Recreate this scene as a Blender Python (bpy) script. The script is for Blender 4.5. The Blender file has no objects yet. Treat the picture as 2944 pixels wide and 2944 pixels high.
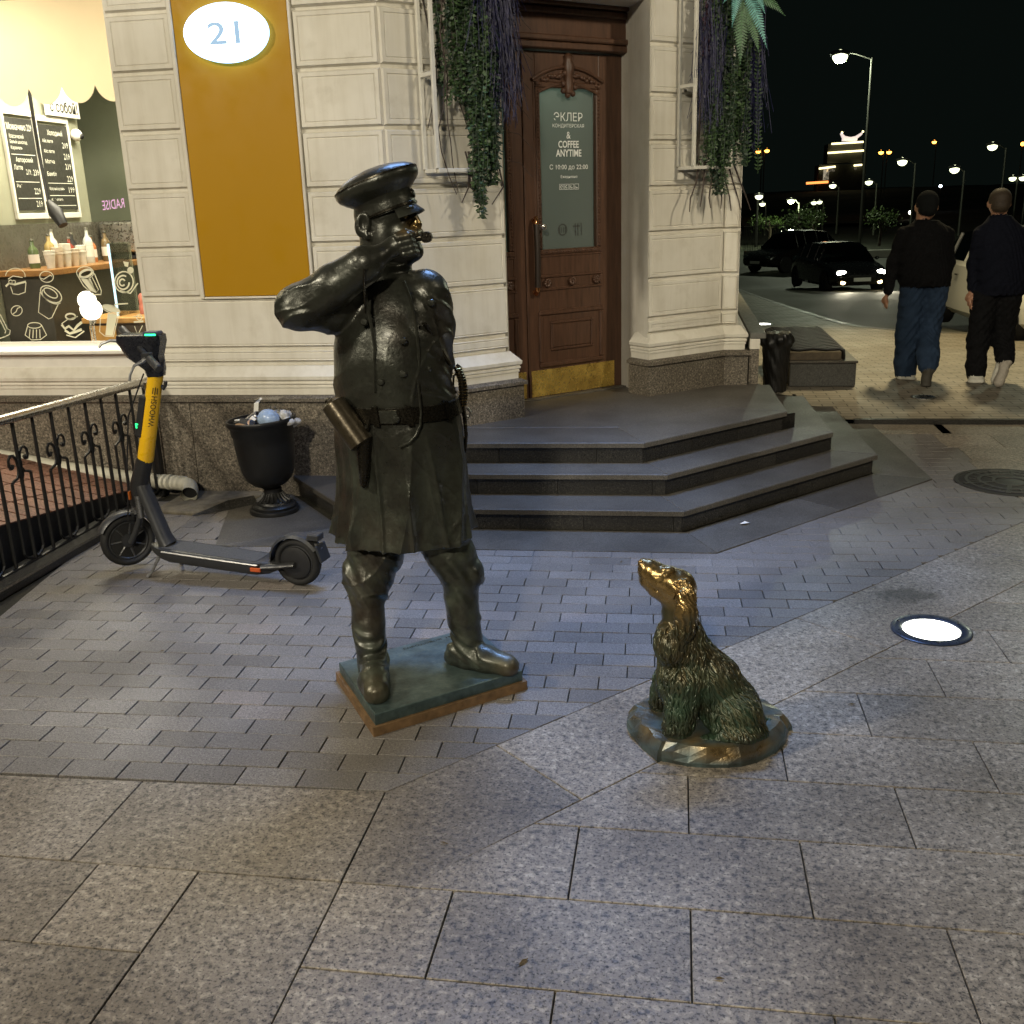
import bpy, math, random
import numpy as np
from mathutils import Matrix, Vector
random.seed(7); rng = np.random.default_rng(7)
S = bpy.context.scene
COL = S.collection
R_ = math.radians

# ------------------------------------------------------------------ camera
CAM_H = 1.70; FPX = 2905.26
CM = Matrix.Rotation(R_(9.498), 3, 'Z') @ Matrix.Rotation(R_(90 - 16.938), 3, 'X') @ Matrix.Rotation(R_(-1.862), 3, 'Z')
cd = bpy.data.cameras.new('camera'); cam = bpy.data.objects.new('camera', cd); COL.objects.link(cam)
cam.matrix_world = Matrix.Translation((0, 0, CAM_H)) @ CM.to_4x4()
cd.sensor_width = 36; cd.lens = 36 * FPX / 2944; cd.clip_end = 2000; cd.clip_start = 0.05
S.camera = cam

# ------------------------------------------------------------------ world: night sky
w = bpy.data.worlds.new('World'); S.world = w; w.use_nodes = True
wn = w.node_tree; sky = wn.nodes.new('ShaderNodeTexSky'); sky.sky_type = 'NISHITA'; sky.sun_disc = False
sky.sun_elevation = R_(-6.0); sky.sun_rotation = R_(150)
bg = wn.nodes['Background']; bg.inputs['Strength'].default_value = 0.15
ad = wn.nodes.new('ShaderNodeMix'); ad.data_type = 'RGBA'; ad.blend_type = 'ADD'; ad.inputs[0].default_value = 1.0
ad.inputs[7].default_value = (.016, .025, .021, 1)          # even city glow under the night sky
wn.links.new(sky.outputs['Color'], ad.inputs[6]); wn.links.new(ad.outputs[2], bg.inputs['Color'])

# ------------------------------------------------------------------ lights for the square (out of frame, fills placed for effect)
def lamp(name, kind, loc, target, power, color, size=0.3, size_y=None, spot=None, blend=0.4):
    d = bpy.data.lights.new(name, kind); d.energy = power; d.color = color
    if kind == 'AREA':
        d.shape = 'RECTANGLE' if size_y else 'DISK'; d.size = size
        if size_y: d.size_y = size_y
    else:
        d.shadow_soft_size = size
    if spot: d.spot_size = R_(spot); d.spot_blend = blend
    o = bpy.data.objects.new(name, d); COL.objects.link(o); o.location = loc
    if target is not None:
        o.rotation_euler = (Vector(target) - Vector(loc)).to_track_quat('-Z', 'Y').to_euler()
    return o
# unseen fills added left, behind and right; lit sign over the entrance; lobby light
for lx, ly, lz, lw in ((-5.4, .6, 4.4, 225), (-1.0, -5.2, 5.6, 500)):
    lamp('square_fill_light', 'AREA', (lx, ly, lz), (-1.0, 4.6, .7), lw, (1.0, .90, .70), .55)
lamp('square_fill_light', 'AREA', (4.6, 2.6, 5.2), (.1, 7.3, 1.6), 42, (1.0, .88, .66), .5).data.spread = R_(80)  # added light to brighten the right pier, no fixture behind it
lamp('entrance_sign_light', 'AREA', (-.70, 5.35, 4.4), (-.40, 4.25, 0.0), 48, (.27, .48, 1.0), 2.0, 0.40).data.spread = R_(74)
lamp('lobby_light', 'AREA', (-1.15, 7.75, 2.85), (-.95, 7.5, 0.8), 2.2, (.78, 1.0, .88), .5)
S.view_settings.view_transform = 'Standard'; S.view_settings.look = 'None'
S.view_settings.exposure = 0.0; S.view_settings.gamma = 1.0
S.cycles.max_bounces = 8; S.cycles.diffuse_bounces = 3; S.cycles.glossy_bounces = 4; S.cycles.transparent_max_bounces = 12
S.cycles.caustics_reflective = False; S.cycles.caustics_refractive = False
S.cycles.sample_clamp_indirect = 4.0
S.cycles.use_denoising = True

# ------------------------------------------------------------------ helpers
def at(px, py, Y):
    """world point on the depth plane y = Y that a spot of the photograph belongs to"""
    d = CM @ Vector((px - 1472, -(py - 1472), -FPX)); t = Y / d.y
    return Vector((d.x * t, Y, CAM_H + d.z * t))
def atg(px, py, z=0.0):
    d = CM @ Vector((px - 1472, -(py - 1472), -FPX)); t = (z - CAM_H) / d.z
    return Vector((d.x * t, d.y * t, z))

def thing(name, label, cat, loc=(0, 0, 0), rz=0.0, group=None, world=False):
    o = bpy.data.objects.new(name, None); COL.objects.link(o); o.location = loc; o.rotation_euler = (0, 0, rz)
    o.empty_display_size = 0.1
    o['label'] = label; o['category'] = cat
    if group: o['group'] = group
    if world: WORLD[o.name] = (Matrix.Translation(loc) @ Matrix.Rotation(rz, 4, 'Z')).inverted()
    return o
WORLD = {}          # things whose parts are written in world coordinates
def tag(o, label=None, cat=None, group=None, kind=None):
    if label: o['label'] = label
    if cat: o['category'] = cat
    if group: o['group'] = group
    if kind: o['kind'] = kind
    return o
def link(name, me, mat, parent=None, loc=None, rz=None):
    o = bpy.data.objects.new(name, me); COL.objects.link(o)
    if mat is not None and len(me.materials) == 0:
        for m in (mat if isinstance(mat, (list, tuple)) else [mat]): me.materials.append(m)
    if parent is not None:
        o.parent = parent
        if parent.name in WORLD: o.matrix_parent_inverse = WORLD[parent.name]
    if loc is not None: o.location = loc
    if rz is not None: o.rotation_euler = (0, 0, rz)
    return o
def copy_tree(o, parent=None):
    c = o.copy(); COL.objects.link(c); c.parent = parent
    for ch in list(o.children): copy_tree(ch, c)
    return c

class MB:
    """collects simple shapes into ONE mesh"""
    def __init__(s): s.v = []; s.f = []; s.mi = []; s.cur = 0
    def add(s, vs, fs):
        b = len(s.v); s.v += [tuple(p) for p in vs]; s.f += [tuple(i + b for i in f) for f in fs]; s.mi += [s.cur] * len(fs); return s
    def box(s, x0, x1, y0, y1, z0, z1, c=0.0, M=None):
        if x1 < x0: x0, x1 = x1, x0
        if y1 < y0: y0, y1 = y1, y0
        if z1 < z0: z0, z1 = z1, z0
        c = min(c, (x1 - x0) * .45, (y1 - y0) * .45, (z1 - z0) * .45)
        if c <= 0:
            vs = [(x, y, z) for z in (z0, z1) for y in (y0, y1) for x in (x0, x1)]
            fs = [(0, 2, 3, 1), (4, 5, 7, 6), (0, 1, 5, 4), (2, 6, 7, 3), (0, 4, 6, 2), (1, 3, 7, 5)]
        else:
            def ring(i, z): return [(x0 + i, y0 + i, z), (x1 - i, y0 + i, z), (x1 - i, y1 - i, z), (x0 + i, y1 - i, z)]
            def oct_(z):
                return [(x0 + c, y0, z), (x1 - c, y0, z), (x1, y0 + c, z), (x1, y1 - c, z), (x1 - c, y1, z), (x0 + c, y1, z), (x0, y1 - c, z), (x0, y0 + c, z)]
            vs = ring(c, z0) + oct_(z0 + c) + oct_(z1 - c) + ring(c, z1)
            fs = [(3, 2, 1, 0), (20, 21, 22, 23)]
            for k in range(8): fs.append((4 + k, 4 + (k + 1) % 8, 12 + (k + 1) % 8, 12 + k))
            for q in range(4):
                a = 4 + 2 * q; b_ = 4 + 2 * q + 1; fs.append((q, (q + 1) % 4, b_, a)); fs.append(((q + 1) % 4, 4 + (2 * q + 2) % 8, b_))
                a = 12 + 2 * q; b_ = 12 + 2 * q + 1; fs.append((a, b_, 20 + (q + 1) % 4, 20 + q)); fs.append((b_, 12 + (2 * q + 2) % 8, 20 + (q + 1) % 4))
        if M is not None: vs = [tuple(M @ Vector(p)) for p in vs]
        return s.add(vs, fs)
    def tube(s, path, r, n=8, cap=True, closed=False, flat=1.0):
        path = [Vector(p) for p in path]; m = len(path)
        rs = r if isinstance(r, (list, tuple)) else [r] * m
        up = None; vs = []
        for i in range(m):
            a = path[(i - 1) % m] if closed or i > 0 else path[0]; b = path[(i + 1) % m] if closed or i < m - 1 else path[-1]
            t = (b - a)
            if t.length < 1e-9: t = Vector((0, 0, 1))
            t.normalize()
            if up is None:
                up = Vector((0, 0, 1)) if abs(t.z) < .9 else Vector((1, 0, 0))
            x = up.cross(t)
            if x.length < 1e-6: x = Vector((1, 0, 0)).cross(t)
            x.normalize(); y = t.cross(x); up = y
            for k in range(n):
                a_ = 2 * math.pi * k / n; vs.append(path[i] + x * (math.cos(a_) * rs[i]) + y * (math.sin(a_) * rs[i] * flat))
        fs = []
        for i in range(m if closed else m - 1):
            for k in range(n):
                i2 = (i + 1) % m
                fs.append((i * n + k, i * n + (k + 1) % n, i2 * n + (k + 1) % n, i2 * n + k))
        if cap and not closed:
            fs.append(tuple(range(n - 1, -1, -1))); fs.append(tuple((m - 1) * n + k for k in range(n)))
        return s.add(vs, fs)
    def lathe(s, prof, n=24, c=(0, 0, 0), M=None, ax='Z'):
        vs = []
        for (r, z) in prof:
            for k in range(n):
                a = 2 * math.pi * k / n
                p = (r * math.cos(a), r * math.sin(a), z)
                if ax == 'X': p = (z, r * math.cos(a), r * math.sin(a))
                if ax == 'Y': p = (r * math.cos(a), z, -r * math.sin(a))
                p = Vector(p)
                if M is not None: p = M @ p
                vs.append(p + Vector(c))
        fs = []
        for i in range(len(prof) - 1):
            for k in range(n): fs.append((i * n + k, i * n + (k + 1) % n, (i + 1) * n + (k + 1) % n, (i + 1) * n + k))
        fs.append(tuple(range(n - 1, -1, -1))); fs.append(tuple((len(prof) - 1) * n + k for k in range(n)))
        return s.add(vs, fs)
    def prism(s, poly, z0, z1, M=None):
        n = len(poly); vs = [(x, y, z0) for x, y in poly] + [(x, y, z1) for x, y in poly]
        fs = [tuple(range(n - 1, -1, -1)), tuple(range(n, 2 * n))] + [(k, (k + 1) % n, n + (k + 1) % n, n + k) for k in range(n)]
        if M is not None: vs = [tuple(M @ Vector(p)) for p in vs]
        return s.add(vs, fs)
    def sphere(s, c, r, n=16, m=10, sc=(1, 1, 1)):
        prof = [(max(1e-4, r * math.sin(math.pi * i / m)), -r * math.cos(math.pi * i / m)) for i in range(m + 1)]
        M = Matrix.Diagonal((sc[0], sc[1], sc[2])); return s.lathe(prof, n, c, M)
    def strip(s, pts, wdt, nrm):
        """flat ribbon along pts lying in the plane with normal nrm"""
        pts = [Vector(p) for p in pts]; nrm = Vector(nrm); vs = []
        for i, p in enumerate(pts):
            a = pts[max(0, i - 1)]; b = pts[min(len(pts) - 1, i + 1)]; t = (b - a).normalized(); q = nrm.cross(t) * (wdt / 2); vs += [p - q, p + q]
        return s.add(vs, [(2 * i, 2 * i + 2, 2 * i + 3, 2 * i + 1) for i in range(len(pts) - 1)])
    def mesh(s, name, smooth=False, sharp=40):
        me = bpy.data.meshes.new(name); me.from_pydata(s.v, [], s.f)
        if any(s.mi): me.polygons.foreach_set('material_index', s.mi)
        if smooth:
            me.polygons.foreach_set('use_smooth', [True] * len(me.polygons))
            try: me.set_sharp_from_angle(angle=R_(sharp))
            except Exception: pass
        me.update(); return me
    def build(s, name, mat, parent=None, smooth=False, loc=None, rz=None, sharp=40):
        return link(name, s.mesh(name, smooth, sharp), mat, parent, loc, rz)

def slab_mesh(name, poly, top=0.0, depth=0.03, ch=0.003):
    """a stone piece over a convex counter-clockwise outline: chamfered arris, sides, no underside"""
    n = len(poly); c = Vector((sum(p[0] for p in poly) / n, sum(p[1] for p in poly) / n))
    P = [Vector(p) for p in poly]; inn = []
    for i in range(n):
        a, b, d = P[i - 1], P[i], P[(i + 1) % n]; e1 = (b - a).normalized(); e2 = (d - b).normalized()
        n1 = Vector((-e1.y, e1.x)); n2 = Vector((-e2.y, e2.x)); k = 1 + n1.dot(n2)
        inn.append(b + (n1 + n2) * (ch / max(k, .3)))
    vs = [(p.x, p.y, top) for p in inn] + [(p.x, p.y, top - ch) for p in P] + [(p.x, p.y, top - depth) for p in P]
    fs = [tuple(range(n))] + [(n + k, n + (k + 1) % n, (k + 1) % n, k) for k in range(n)] + [(2 * n + k, 2 * n + (k + 1) % n, n + (k + 1) % n, n + k) for k in range(n)]
    me = bpy.data.meshes.new(name); me.from_pydata(vs, [], fs); me.update(); return me
def clip(poly, p, nrm):
    """keep the part of poly where (q-p).nrm >= 0"""
    out = []; n = len(poly)
    for i in range(n):
        a = poly[i]; b = poly[(i + 1) % n]; da = (a[0] - p[0]) * nrm[0] + (a[1] - p[1]) * nrm[1]; db = (b[0] - p[0]) * nrm[0] + (b[1] - p[1]) * nrm[1]
        if da >= 0: out.append(a)
        if (da >= 0) != (db >= 0):
            t = da / (da - db); out.append((a[0] + t * (b[0] - a[0]), a[1] + t * (b[1] - a[1])))
    return out
def area(poly): return .5 * sum(poly[i - 1][0] * poly[i][1] - poly[i][0] * poly[i - 1][1] for i in range(len(poly)))
def inset(poly, d):
    n = len(poly); out = []
    P = [Vector(p) for p in poly]
    for i in range(n):
        e1 = (P[i] - P[i - 1]); e2 = (P[(i + 1) % n] - P[i])
        if e1.length < 1e-6 or e2.length < 1e-6: return None
        e1.normalize(); e2.normalize(); n1 = Vector((-e1.y, e1.x)); n2 = Vector((-e2.y, e2.x)); k = max(.25, 1 + n1.dot(n2)); q = P[i] + (n1 + n2) * (d / k); out.append((q.x, q.y))
    return out

def text_mesh(body, o, ex, ez, width=None, height=None, align='C', depth=0.0, slant=0.0, bold=0.0, res=3):
    """lettering as a flat mesh: centred on o, running along ex, upright along ez"""
    c = bpy.data.curves.new('lettering', 'FONT'); c.body = body; c.resolution_u = res; c.offset = bold
    ob = bpy.data.objects.new('lettering', c); COL.objects.link(ob); bpy.context.view_layer.update()
    m = bpy.data.meshes.new_from_object(ob.evaluated_get(bpy.context.evaluated_depsgraph_get()))
    bpy.data.objects.remove(ob); bpy.data.curves.remove(c)
    n = len(m.vertices); co = np.empty(n * 3); m.vertices.foreach_get('co', co); co = co.reshape(-1, 3)
    lo = co.min(0); hi = co.max(0); w_, h_ = hi[0] - lo[0], hi[1] - lo[1]
    sy = (height / h_) if height else (width / w_); sx = (width / w_) if width else sy
    x = (co[:, 0] - (lo[0] + hi[0]) / 2) * sx if align == 'C' else (co[:, 0] - lo[0]) * sx
    y = (co[:, 1] - (lo[1] + hi[1]) / 2) * sy; x = x + y * slant
    o, ex, ez = np.array(o), np.array(ex), np.array(ez)
    m.vertices.foreach_set('co', (o + x[:, None] * ex + y[:, None] * ez).ravel()); m.update(); m.materials.clear(); return m

# ------------------------------------------------------------------ materials
class NT:
    def __init__(s, name):
        s.m = bpy.data.materials.new(name); s.m.use_nodes = True; s.t = s.m.node_tree; s.n = s.t.nodes; s.b = s.n['Principled BSDF']; s.out = s.n['Material Output']
        s.tc = None
    def node(s, typ, **kw):
        x = s.n.new('ShaderNode' + typ)
        for k, v in kw.items():
            if k in x.inputs: x.inputs[k].default_value = v
            else: setattr(x, k, v)
        return x
    def l(s, a, b): s.t.links.new(a, b)
    def coord(s, kind='Object'):
        if s.tc is None: s.tc = s.node('TexCoord')
        return s.tc.outputs[kind]
    def geo(s):
        return s.node('NewGeometry').outputs['Position']
    def noise(s, scale, detail=4, rough=.55, vec=None, out='Fac'):
        x = s.node('TexNoise'); x.inputs['Scale'].default_value = scale; x.inputs['Detail'].default_value = detail; x.inputs['Roughness'].default_value = rough
        s.l(vec if vec is not None else s.coord(), x.inputs['Vector']); return x.outputs[out]
    def ramp(s, fac, stops):
        x = s.node('ValToRGB'); e = x.color_ramp.elements
        while len(e) < len(stops): e.new(.5)
        for i, (p, c) in enumerate(stops):
            e[i].position = p; e[i].color = (*c, 1) if len(c) == 3 else c
        s.l(fac, x.inputs['Fac']); return x.outputs['Color']
    def mix(s, fac, a, b, mode='MIX'):
        x = s.node('Mix', data_type='RGBA', blend_type=mode); 
        for inp, v in ((x.inputs[0], fac), (x.inputs[6], a), (x.inputs[7], b)):
            if isinstance(v, (int, float)): inp.default_value = v
            elif isinstance(v, (tuple, list)): inp.default_value = (*v, 1) if len(v) == 3 else v
            else: s.l(v, inp)
        return x.outputs[2]
    def math(s, op, a, b=0.0):
        x = s.node('Math', operation=op)
        for inp, v in ((x.inputs[0], a), (x.inputs[1], b)):
            if isinstance(v, (int, float)): inp.default_value = v
            else: s.l(v, inp)
        return x.outputs[0]
    def maprange(s, v, a, b, c=0.0, d=1.0):
        x = s.node('MapRange'); s.l(v, x.inputs[0]); x.inputs[1].default_value = a; x.inputs[2].default_value = b; x.inputs[3].default_value = c; x.inputs[4].default_value = d; return x.outputs[0]
    def bump(s, h, strength=.2, dist=.01):
        x = s.node('Bump'); x.inputs['Strength'].default_value = strength; x.inputs['Distance'].default_value = dist; s.l(h, x.inputs['Height']); s.l(x.outputs['Normal'], s.b.inputs['Normal']); return x
    def set(s, **kw):
        al = dict(col='Base Color', rough='Roughness', metal='Metallic', spec='Specular IOR Level', ecol='Emission Color', estr='Emission Strength', trans='Transmission Weight', ior='IOR', alpha='Alpha', coat='Coat Weight', sheen='Sheen Weight')
        for k, v in kw.items():
            i = s.b.inputs[al.get(k, k)]
            if isinstance(v, (int, float)): i.default_value = v
            elif isinstance(v, (tuple, list)): i.default_value = (*v, 1) if len(v) == 3 else v
            else: s.l(v, i)
        return s
def plain(name, col, rough=.5, metal=0.0, var=.12, scale=30, bump=0.0, spec=.5, coat=0.0, rvar=.12):
    """a base colour with mottled wear, varied roughness and fine relief"""
    t = NT(name); n = t.noise(scale, 5); n2 = t.noise(scale * 4.3, 3)
    lo = tuple(c * (1 - var) for c in col); hi = tuple(min(1, c * (1 + var)) for c in col)
    t.set(col=t.ramp(n, [(.3, lo), (.7, hi)]), metal=metal, spec=spec, coat=coat, rough=t.maprange(n2, .3, .7, max(.02, rough - rvar), min(1, rough + rvar)))
    if bump: t.bump(n2, bump, .004)
    return t.m
def emit(name, col, strength, base=None):
    t = NT(name); t.set(col=base or col, ecol=col, estr=strength, rough=.4); return t.m
# ================================================================== MATERIALS OF THE PLACE
def granite(name, dark, mid, light, scale, rough, rnd=.12, warm=None, bump=.12, stain=None):
    t = NT(name); v = t.geo(); oi = t.node('ObjectInfo').outputs['Random']
    off = t.node('VectorMath', operation='ADD'); sc = t.node('VectorMath', operation='SCALE'); cmb = t.node('CombineXYZ')
    t.l(oi, cmb.inputs[0]); t.l(oi, cmb.inputs[1]); t.l(cmb.outputs[0], sc.inputs[0]); sc.inputs['Scale'].default_value = 37.0
    t.l(v, off.inputs[0]); t.l(sc.outputs[0], off.inputs[1]); v = off.outputs[0]
    n1 = t.noise(scale, 6, .62, v); n2 = t.noise(scale * 2.6, 4, .6, v); n3 = t.noise(1.7, 3, .5, t.geo())
    vo = t.node('TexVoronoi', feature='F1'); vo.inputs['Scale'].default_value = scale * 1.5; t.l(v, vo.inputs['Vector'])
    base = t.ramp(n1, [(.38, dark), (.46, mid), (.54, mid), (.62, light)])
    spk = t.ramp(n2, [(.36, (.25, .25, .26)), (.47, (1, 1, 1)), (.60, (1, 1, 1)), (.70, (1.25, 1.22, 1.2))])
    c = t.mix(1.0, base, spk, 'MULTIPLY')
    cell = t.ramp(vo.outputs['Color'], [(0, (.82, .80, .79)), (1, (1.1, 1.09, 1.08))]); c = t.mix(.6, c, cell, 'MULTIPLY')
    if warm:  # some stones of a warmer quarry
        c = t.mix(t.maprange(oi, warm[0], warm[0] + .02, 0, warm[1]), c, t.mix(1.0, c, (1.35, .86, .72), 'MULTIPLY'))
    c = t.mix(1.0, c, t.ramp(oi, [(0, (1 - rnd,) * 3), (1, (1 + rnd,) * 3)]), 'MULTIPLY')
    dirt = t.ramp(n3, [(.35, (.78, .76, .73)), (.6, (1.05, 1.05, 1.05))]); c = t.mix(1.0, c, dirt, 'MULTIPLY')
    if stain:   # a dark spill with a ragged outline, and scattered old gum spots
        dv = t.node('VectorMath', operation='DISTANCE'); t.l(t.geo(), dv.inputs[0]); dv.inputs[1].default_value = (*stain, 0)
        dd = t.math('ADD', dv.outputs['Value'], t.math('MULTIPLY', t.noise(7, 4, .6, t.geo()), .42)); c = t.mix(t.maprange(dd, .26, .33, .62, 0), c, (.03, .027, .022))
        gm = t.node('TexVoronoi', feature='F1'); gm.inputs['Scale'].default_value = 3.1; t.l(t.geo(), gm.inputs['Vector']); c = t.mix(t.maprange(gm.outputs['Distance'], .030, .036, .35, 0), c, (.06, .055, .05))
        n4 = t.noise(.9, 5, .7, t.geo()); c = t.mix(1.0, c, t.ramp(n4, [(.38, (.70, .68, .64)), (.58, (1.06, 1.06, 1.05))]), 'MULTIPLY')
    r = t.math('ADD', t.maprange(n2, .3, .7, rough + .12, rough - .1), t.maprange(n3, .3, .7, .08, -.05))
    t.set(col=c, rough=r, spec=.45); t.bump(n2, bump, .003); return t.m
M_SLAB = granite('slab_granite', (.125, .114, .102), (.295, .262, .222), (.46, .415, .35), 46, .40, .15, bump=.2, stain=(1.03, 4.36))
M_PAV = granite('paver_granite', (.14, .13, .125), (.20, .187, .174), (.28, .262, .245), 130, .44, .20, (.94, .10))
M_PAVF = granite('paver_granite_far', (.14, .13, .125), (.19, .178, .168), (.28, .262, .245), 130, .44, .02)
M_STEP = granite('step_granite', (.072, .068, .06), (.11, .103, .092), (.17, .158, .14), 150, .5, .16, stain=(60, 60))
M_RISER = granite('riser_granite', (.012, .012, .011), (.03, .029, .026), (.07, .066, .058), 120, .3, .3)
M_PLINTH = granite('plinth_granite', (.05, .045, .035), (.16, .14, .11), (.34, .30, .24), 90, .6, .1)
M_JOINT = plain('joint_sand', (.020, .018, .011), .95, var=.5, scale=40, bump=.3)
def plaster():
    t = NT('painted_plaster'); g = t.geo(); n = t.noise(1.3, 4, .6, g); n2 = t.noise(60, 4, .6, g); n3 = t.noise(5, 5, .65, g)
    c = t.ramp(n, [(.3, (.66, .63, .55)), (.7, (.75, .72, .64))]); c = t.mix(.7, c, t.ramp(n3, [(.25, (.80, .78, .74)), (.45, (1, 1, 1))]), 'MULTIPLY')
    mp = t.node('Mapping'); mp.inputs['Scale'].default_value = (7, 7, .55); t.l(g, mp.inputs['Vector']); n6 = t.noise(.7, 5, .7, g); c = t.mix(1.0, c, t.ramp(n6, [(.36, (.86, .85, .82)), (.58, (1.02, 1.02, 1.02))]), 'MULTIPLY'); n5 = t.noise(2.2, 5, .65, mp.outputs[0]); c = t.mix(1.0, c, t.ramp(n5, [(.34, (.93, .92, .90)), (.56, (1.01, 1.01, 1.01))]), 'MULTIPLY')
    t.set(col=c, rough=.62, spec=.35); t.bump(t.math('ADD', n2, t.math('MULTIPLY', n3, 2.0)), .12, .004); return t.m
M_PLASTER = plaster()
def brickwalk():
    t = NT('brick_paving_far'); g = t.geo(); b = t.node('TexBrick'); t.l(g, b.inputs['Vector'])
    b.inputs['Scale'].default_value = 5.0; b.inputs['Mortar Size'].default_value = .025; b.inputs['Brick Width'].default_value = 1.0; b.inputs['Row Height'].default_value = .5
    for k, c in (('Color1', (.27, .24, .19)), ('Color2', (.22, .195, .155)), ('Mortar', (.06, .05, .035))): b.inputs[k].default_value = (*c, 1)
    n = t.noise(3, 5, .6, g); t.set(col=t.mix(1.0, b.outputs['Color'], t.ramp(n, [(.3, (.75, .74, .72)), (.7, (1.1, 1.1, 1.1))]), 'MULTIPLY'), rough=t.maprange(n, .3, .7, .7, .5))
    t.bump(t.math('SUBTRACT', 1.0, b.outputs['Fac']), .5, .006); return t.m
M_WALK = brickwalk()
def asphalt():
    t = NT('asphalt'); g = t.geo(); n = t.noise(.35, 5, .6, g); n2 = t.noise(140, 3, .6, g)
    t.set(col=t.ramp(n, [(.3, (.05, .052, .042)), (.7, (.085, .087, .07))]), rough=t.maprange(n, .3, .7, .62, .82), spec=.3); t.bump(n2, .4, .006); return t.m
M_ASPH = asphalt()
M_GROUND = plain('far_ground', (.03, .032, .025), .9, scale=.4, var=.4)
M_YELLOW = plain('ochre_panel', (.40, .21, .004), .5, var=.02, scale=2, bump=.02, spec=.2)
M_WOOD = plain('door_wood', (.085, .042, .022), .38, var=.3, scale=9, bump=.15, rvar=.1)
def wood(name, col, sx=1.0):
    t = NT(name); mp = t.node('Mapping'); mp.inputs['Scale'].default_value = (9, 9, .9); t.l(t.geo(), mp.inputs['Vector'])
    n = t.noise(5, 6, .65, mp.outputs[0]); n2 = t.noise(28, 4, .6, mp.outputs[0])
    t.set(col=t.ramp(n, [(.3, tuple(c * .62 for c in col)), (.7, tuple(c * 1.25 for c in col))]), rough=t.maprange(n2, .3, .7, .3, .5)); t.bump(n2, .15, .003); return t.m
M_DOOR = wood('dark_stained_wood', (.092, .045, .026))
M_BRASS = plain('brass_plate', (.80, .52, .13), .30, .75, var=.35, scale=7, rvar=.16)
M_IRON = plain('black_wrought_iron', (.012, .012, .012), .42, .3, scale=60, bump=.1)
M_STEEL = plain('brushed_steel', (.55, .53, .50), .3, 1.0, scale=14, var=.1)
M_BLACK = plain('black_plastic', (.010, .010, .011), .5, scale=40, bump=.06)
M_WHITE = plain('white_paint', (.78, .76, .70), .45, scale=12, var=.05)
M_RUBBER = plain('tyre_rubber', (.014, .014, .014), .8, scale=50, bump=.2)
def glass(name, tint=(1, 1, 1), refl=.9, rough=.0, film=None, filmcol=(.5, .55, .5)):
    t = NT(name); tr = t.node('BsdfTransparent'); tr.inputs[0].default_value = (*tint, 1); gl = t.node('BsdfGlossy'); gl.inputs['Roughness'].default_value = rough
    fr = t.node('Fresnel'); fr.inputs['IOR'].default_value = 1.5; mx = t.node('MixShader'); t.l(t.math('MULTIPLY', fr.outputs[0], refl), mx.inputs[0]); t.l(tr.outputs[0], mx.inputs[1]); t.l(gl.outputs[0], mx.inputs[2]); o = mx
    if film:
        df = t.node('BsdfDiffuse'); df.inputs[0].default_value = (*filmcol, 1); m2 = t.node('MixShader'); m2.inputs[0].default_value = film; t.l(tr.outputs[0], m2.inputs[1]); t.l(df.outputs[0], m2.inputs[2]); t.l(m2.outputs[0], mx.inputs[1])
    t.l(o.outputs[0], t.out.inputs['Surface']); return t.m
M_GLASS = glass('window_glass')
M_CARGLASS = glass('car_glass', (.05, .06, .06), 1.3)

# ================================================================== GROUND
def sheet(name, pts, z, mat):
    return tag(MB().add([(x, y, z) for x, y in pts], [tuple(range(len(pts)))]).build(name, mat), kind='structure')
sheet('ground', [(-900, -60), (900, -60), (900, 1500), (-900, 1500)], -1.6, M_GROUND)
plaza = sheet('paved_plaza', [(-9, -3), (9, -3), (9, 7.95), (-9, 7.95)], -0.009, M_JOINT)
def gz(y): return .028 - .05 * max(0.0, min(26.0, y - 10.0))
def slope_sheet(name, pts, dz, mat):
    """a sheet that follows the street: level to y = 10, falling to y = 36, level beyond"""
    m = MB()
    for lo_, hi_ in ((-99, 10), (10, 36), (36, 9999)):
        q = clip(clip(pts, (0, lo_), (0, 1)), (0, hi_), (0, -1)) if True else pts
        if len(q) > 2: m.add([(x, y, gz(y) + dz) for x, y in q], [tuple(range(len(q)))])
    return tag(m.build(name, mat), kind='structure')
EDGE = [(16, 13.6), (8, 14.2), (4.6, 14.75), (3.75, 15.1), (3.18, 15.7), (2.78, 16.6), (2.62, 17.6), (2.40, 21), (2.15, 27), (1.99, 31.7), (1.9, 36)]
walk = tag(MB().add([(-3, 7.98, .028), (16, 7.98, .028), (16, 10, .028), (-3, 10, .028)], [(0, 1, 2, 3)]).build('sidewalk', M_WALK), kind='structure')
ws = MB(); left = [(-3, y) for _, y in EDGE]
prev = (16, 10.0)
strip_ = [(-3, 10.0), (16, 10.0)] + EDGE[:1]
ws.add([(-3, 10, .028), (16, 10, .028)] + [(x, y, gz(y)) for x, y in EDGE] + [(-3, 36, gz(36))], [tuple(range(len(EDGE) + 3))])
ws.build('sidewalk_slope', M_WALK, walk)
road = slope_sheet('road', [(-80, 8.5), (80, 8.5), (80, 60), (-80, 60)], -.03, M_ASPH)
kb = MB()
for a, b in zip(EDGE[:-1], EDGE[1:]):
    d = Vector((b[0] - a[0], b[1] - a[1])).normalized(); q = Vector((-d.y, d.x)) * -.13; za, zb = gz(a[1]), gz(b[1])
    kb.add([(a[0], a[1], za + .004), (a[0] + q.x, a[1] + q.y, za + .004), (b[0] + q.x, b[1] + q.y, zb + .004), (b[0], b[1], zb + .004), (a[0], a[1], za - .06), (a[0] + q.x, a[1] + q.y, za - .06), (b[0] + q.x, b[1] + q.y, zb - .06), (b[0], b[1], zb - .06)], [(0, 1, 2, 3), (0, 3, 7, 4), (1, 5, 6, 2)])
tag(kb.build('road_kerb', M_STEP), kind='structure')
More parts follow.
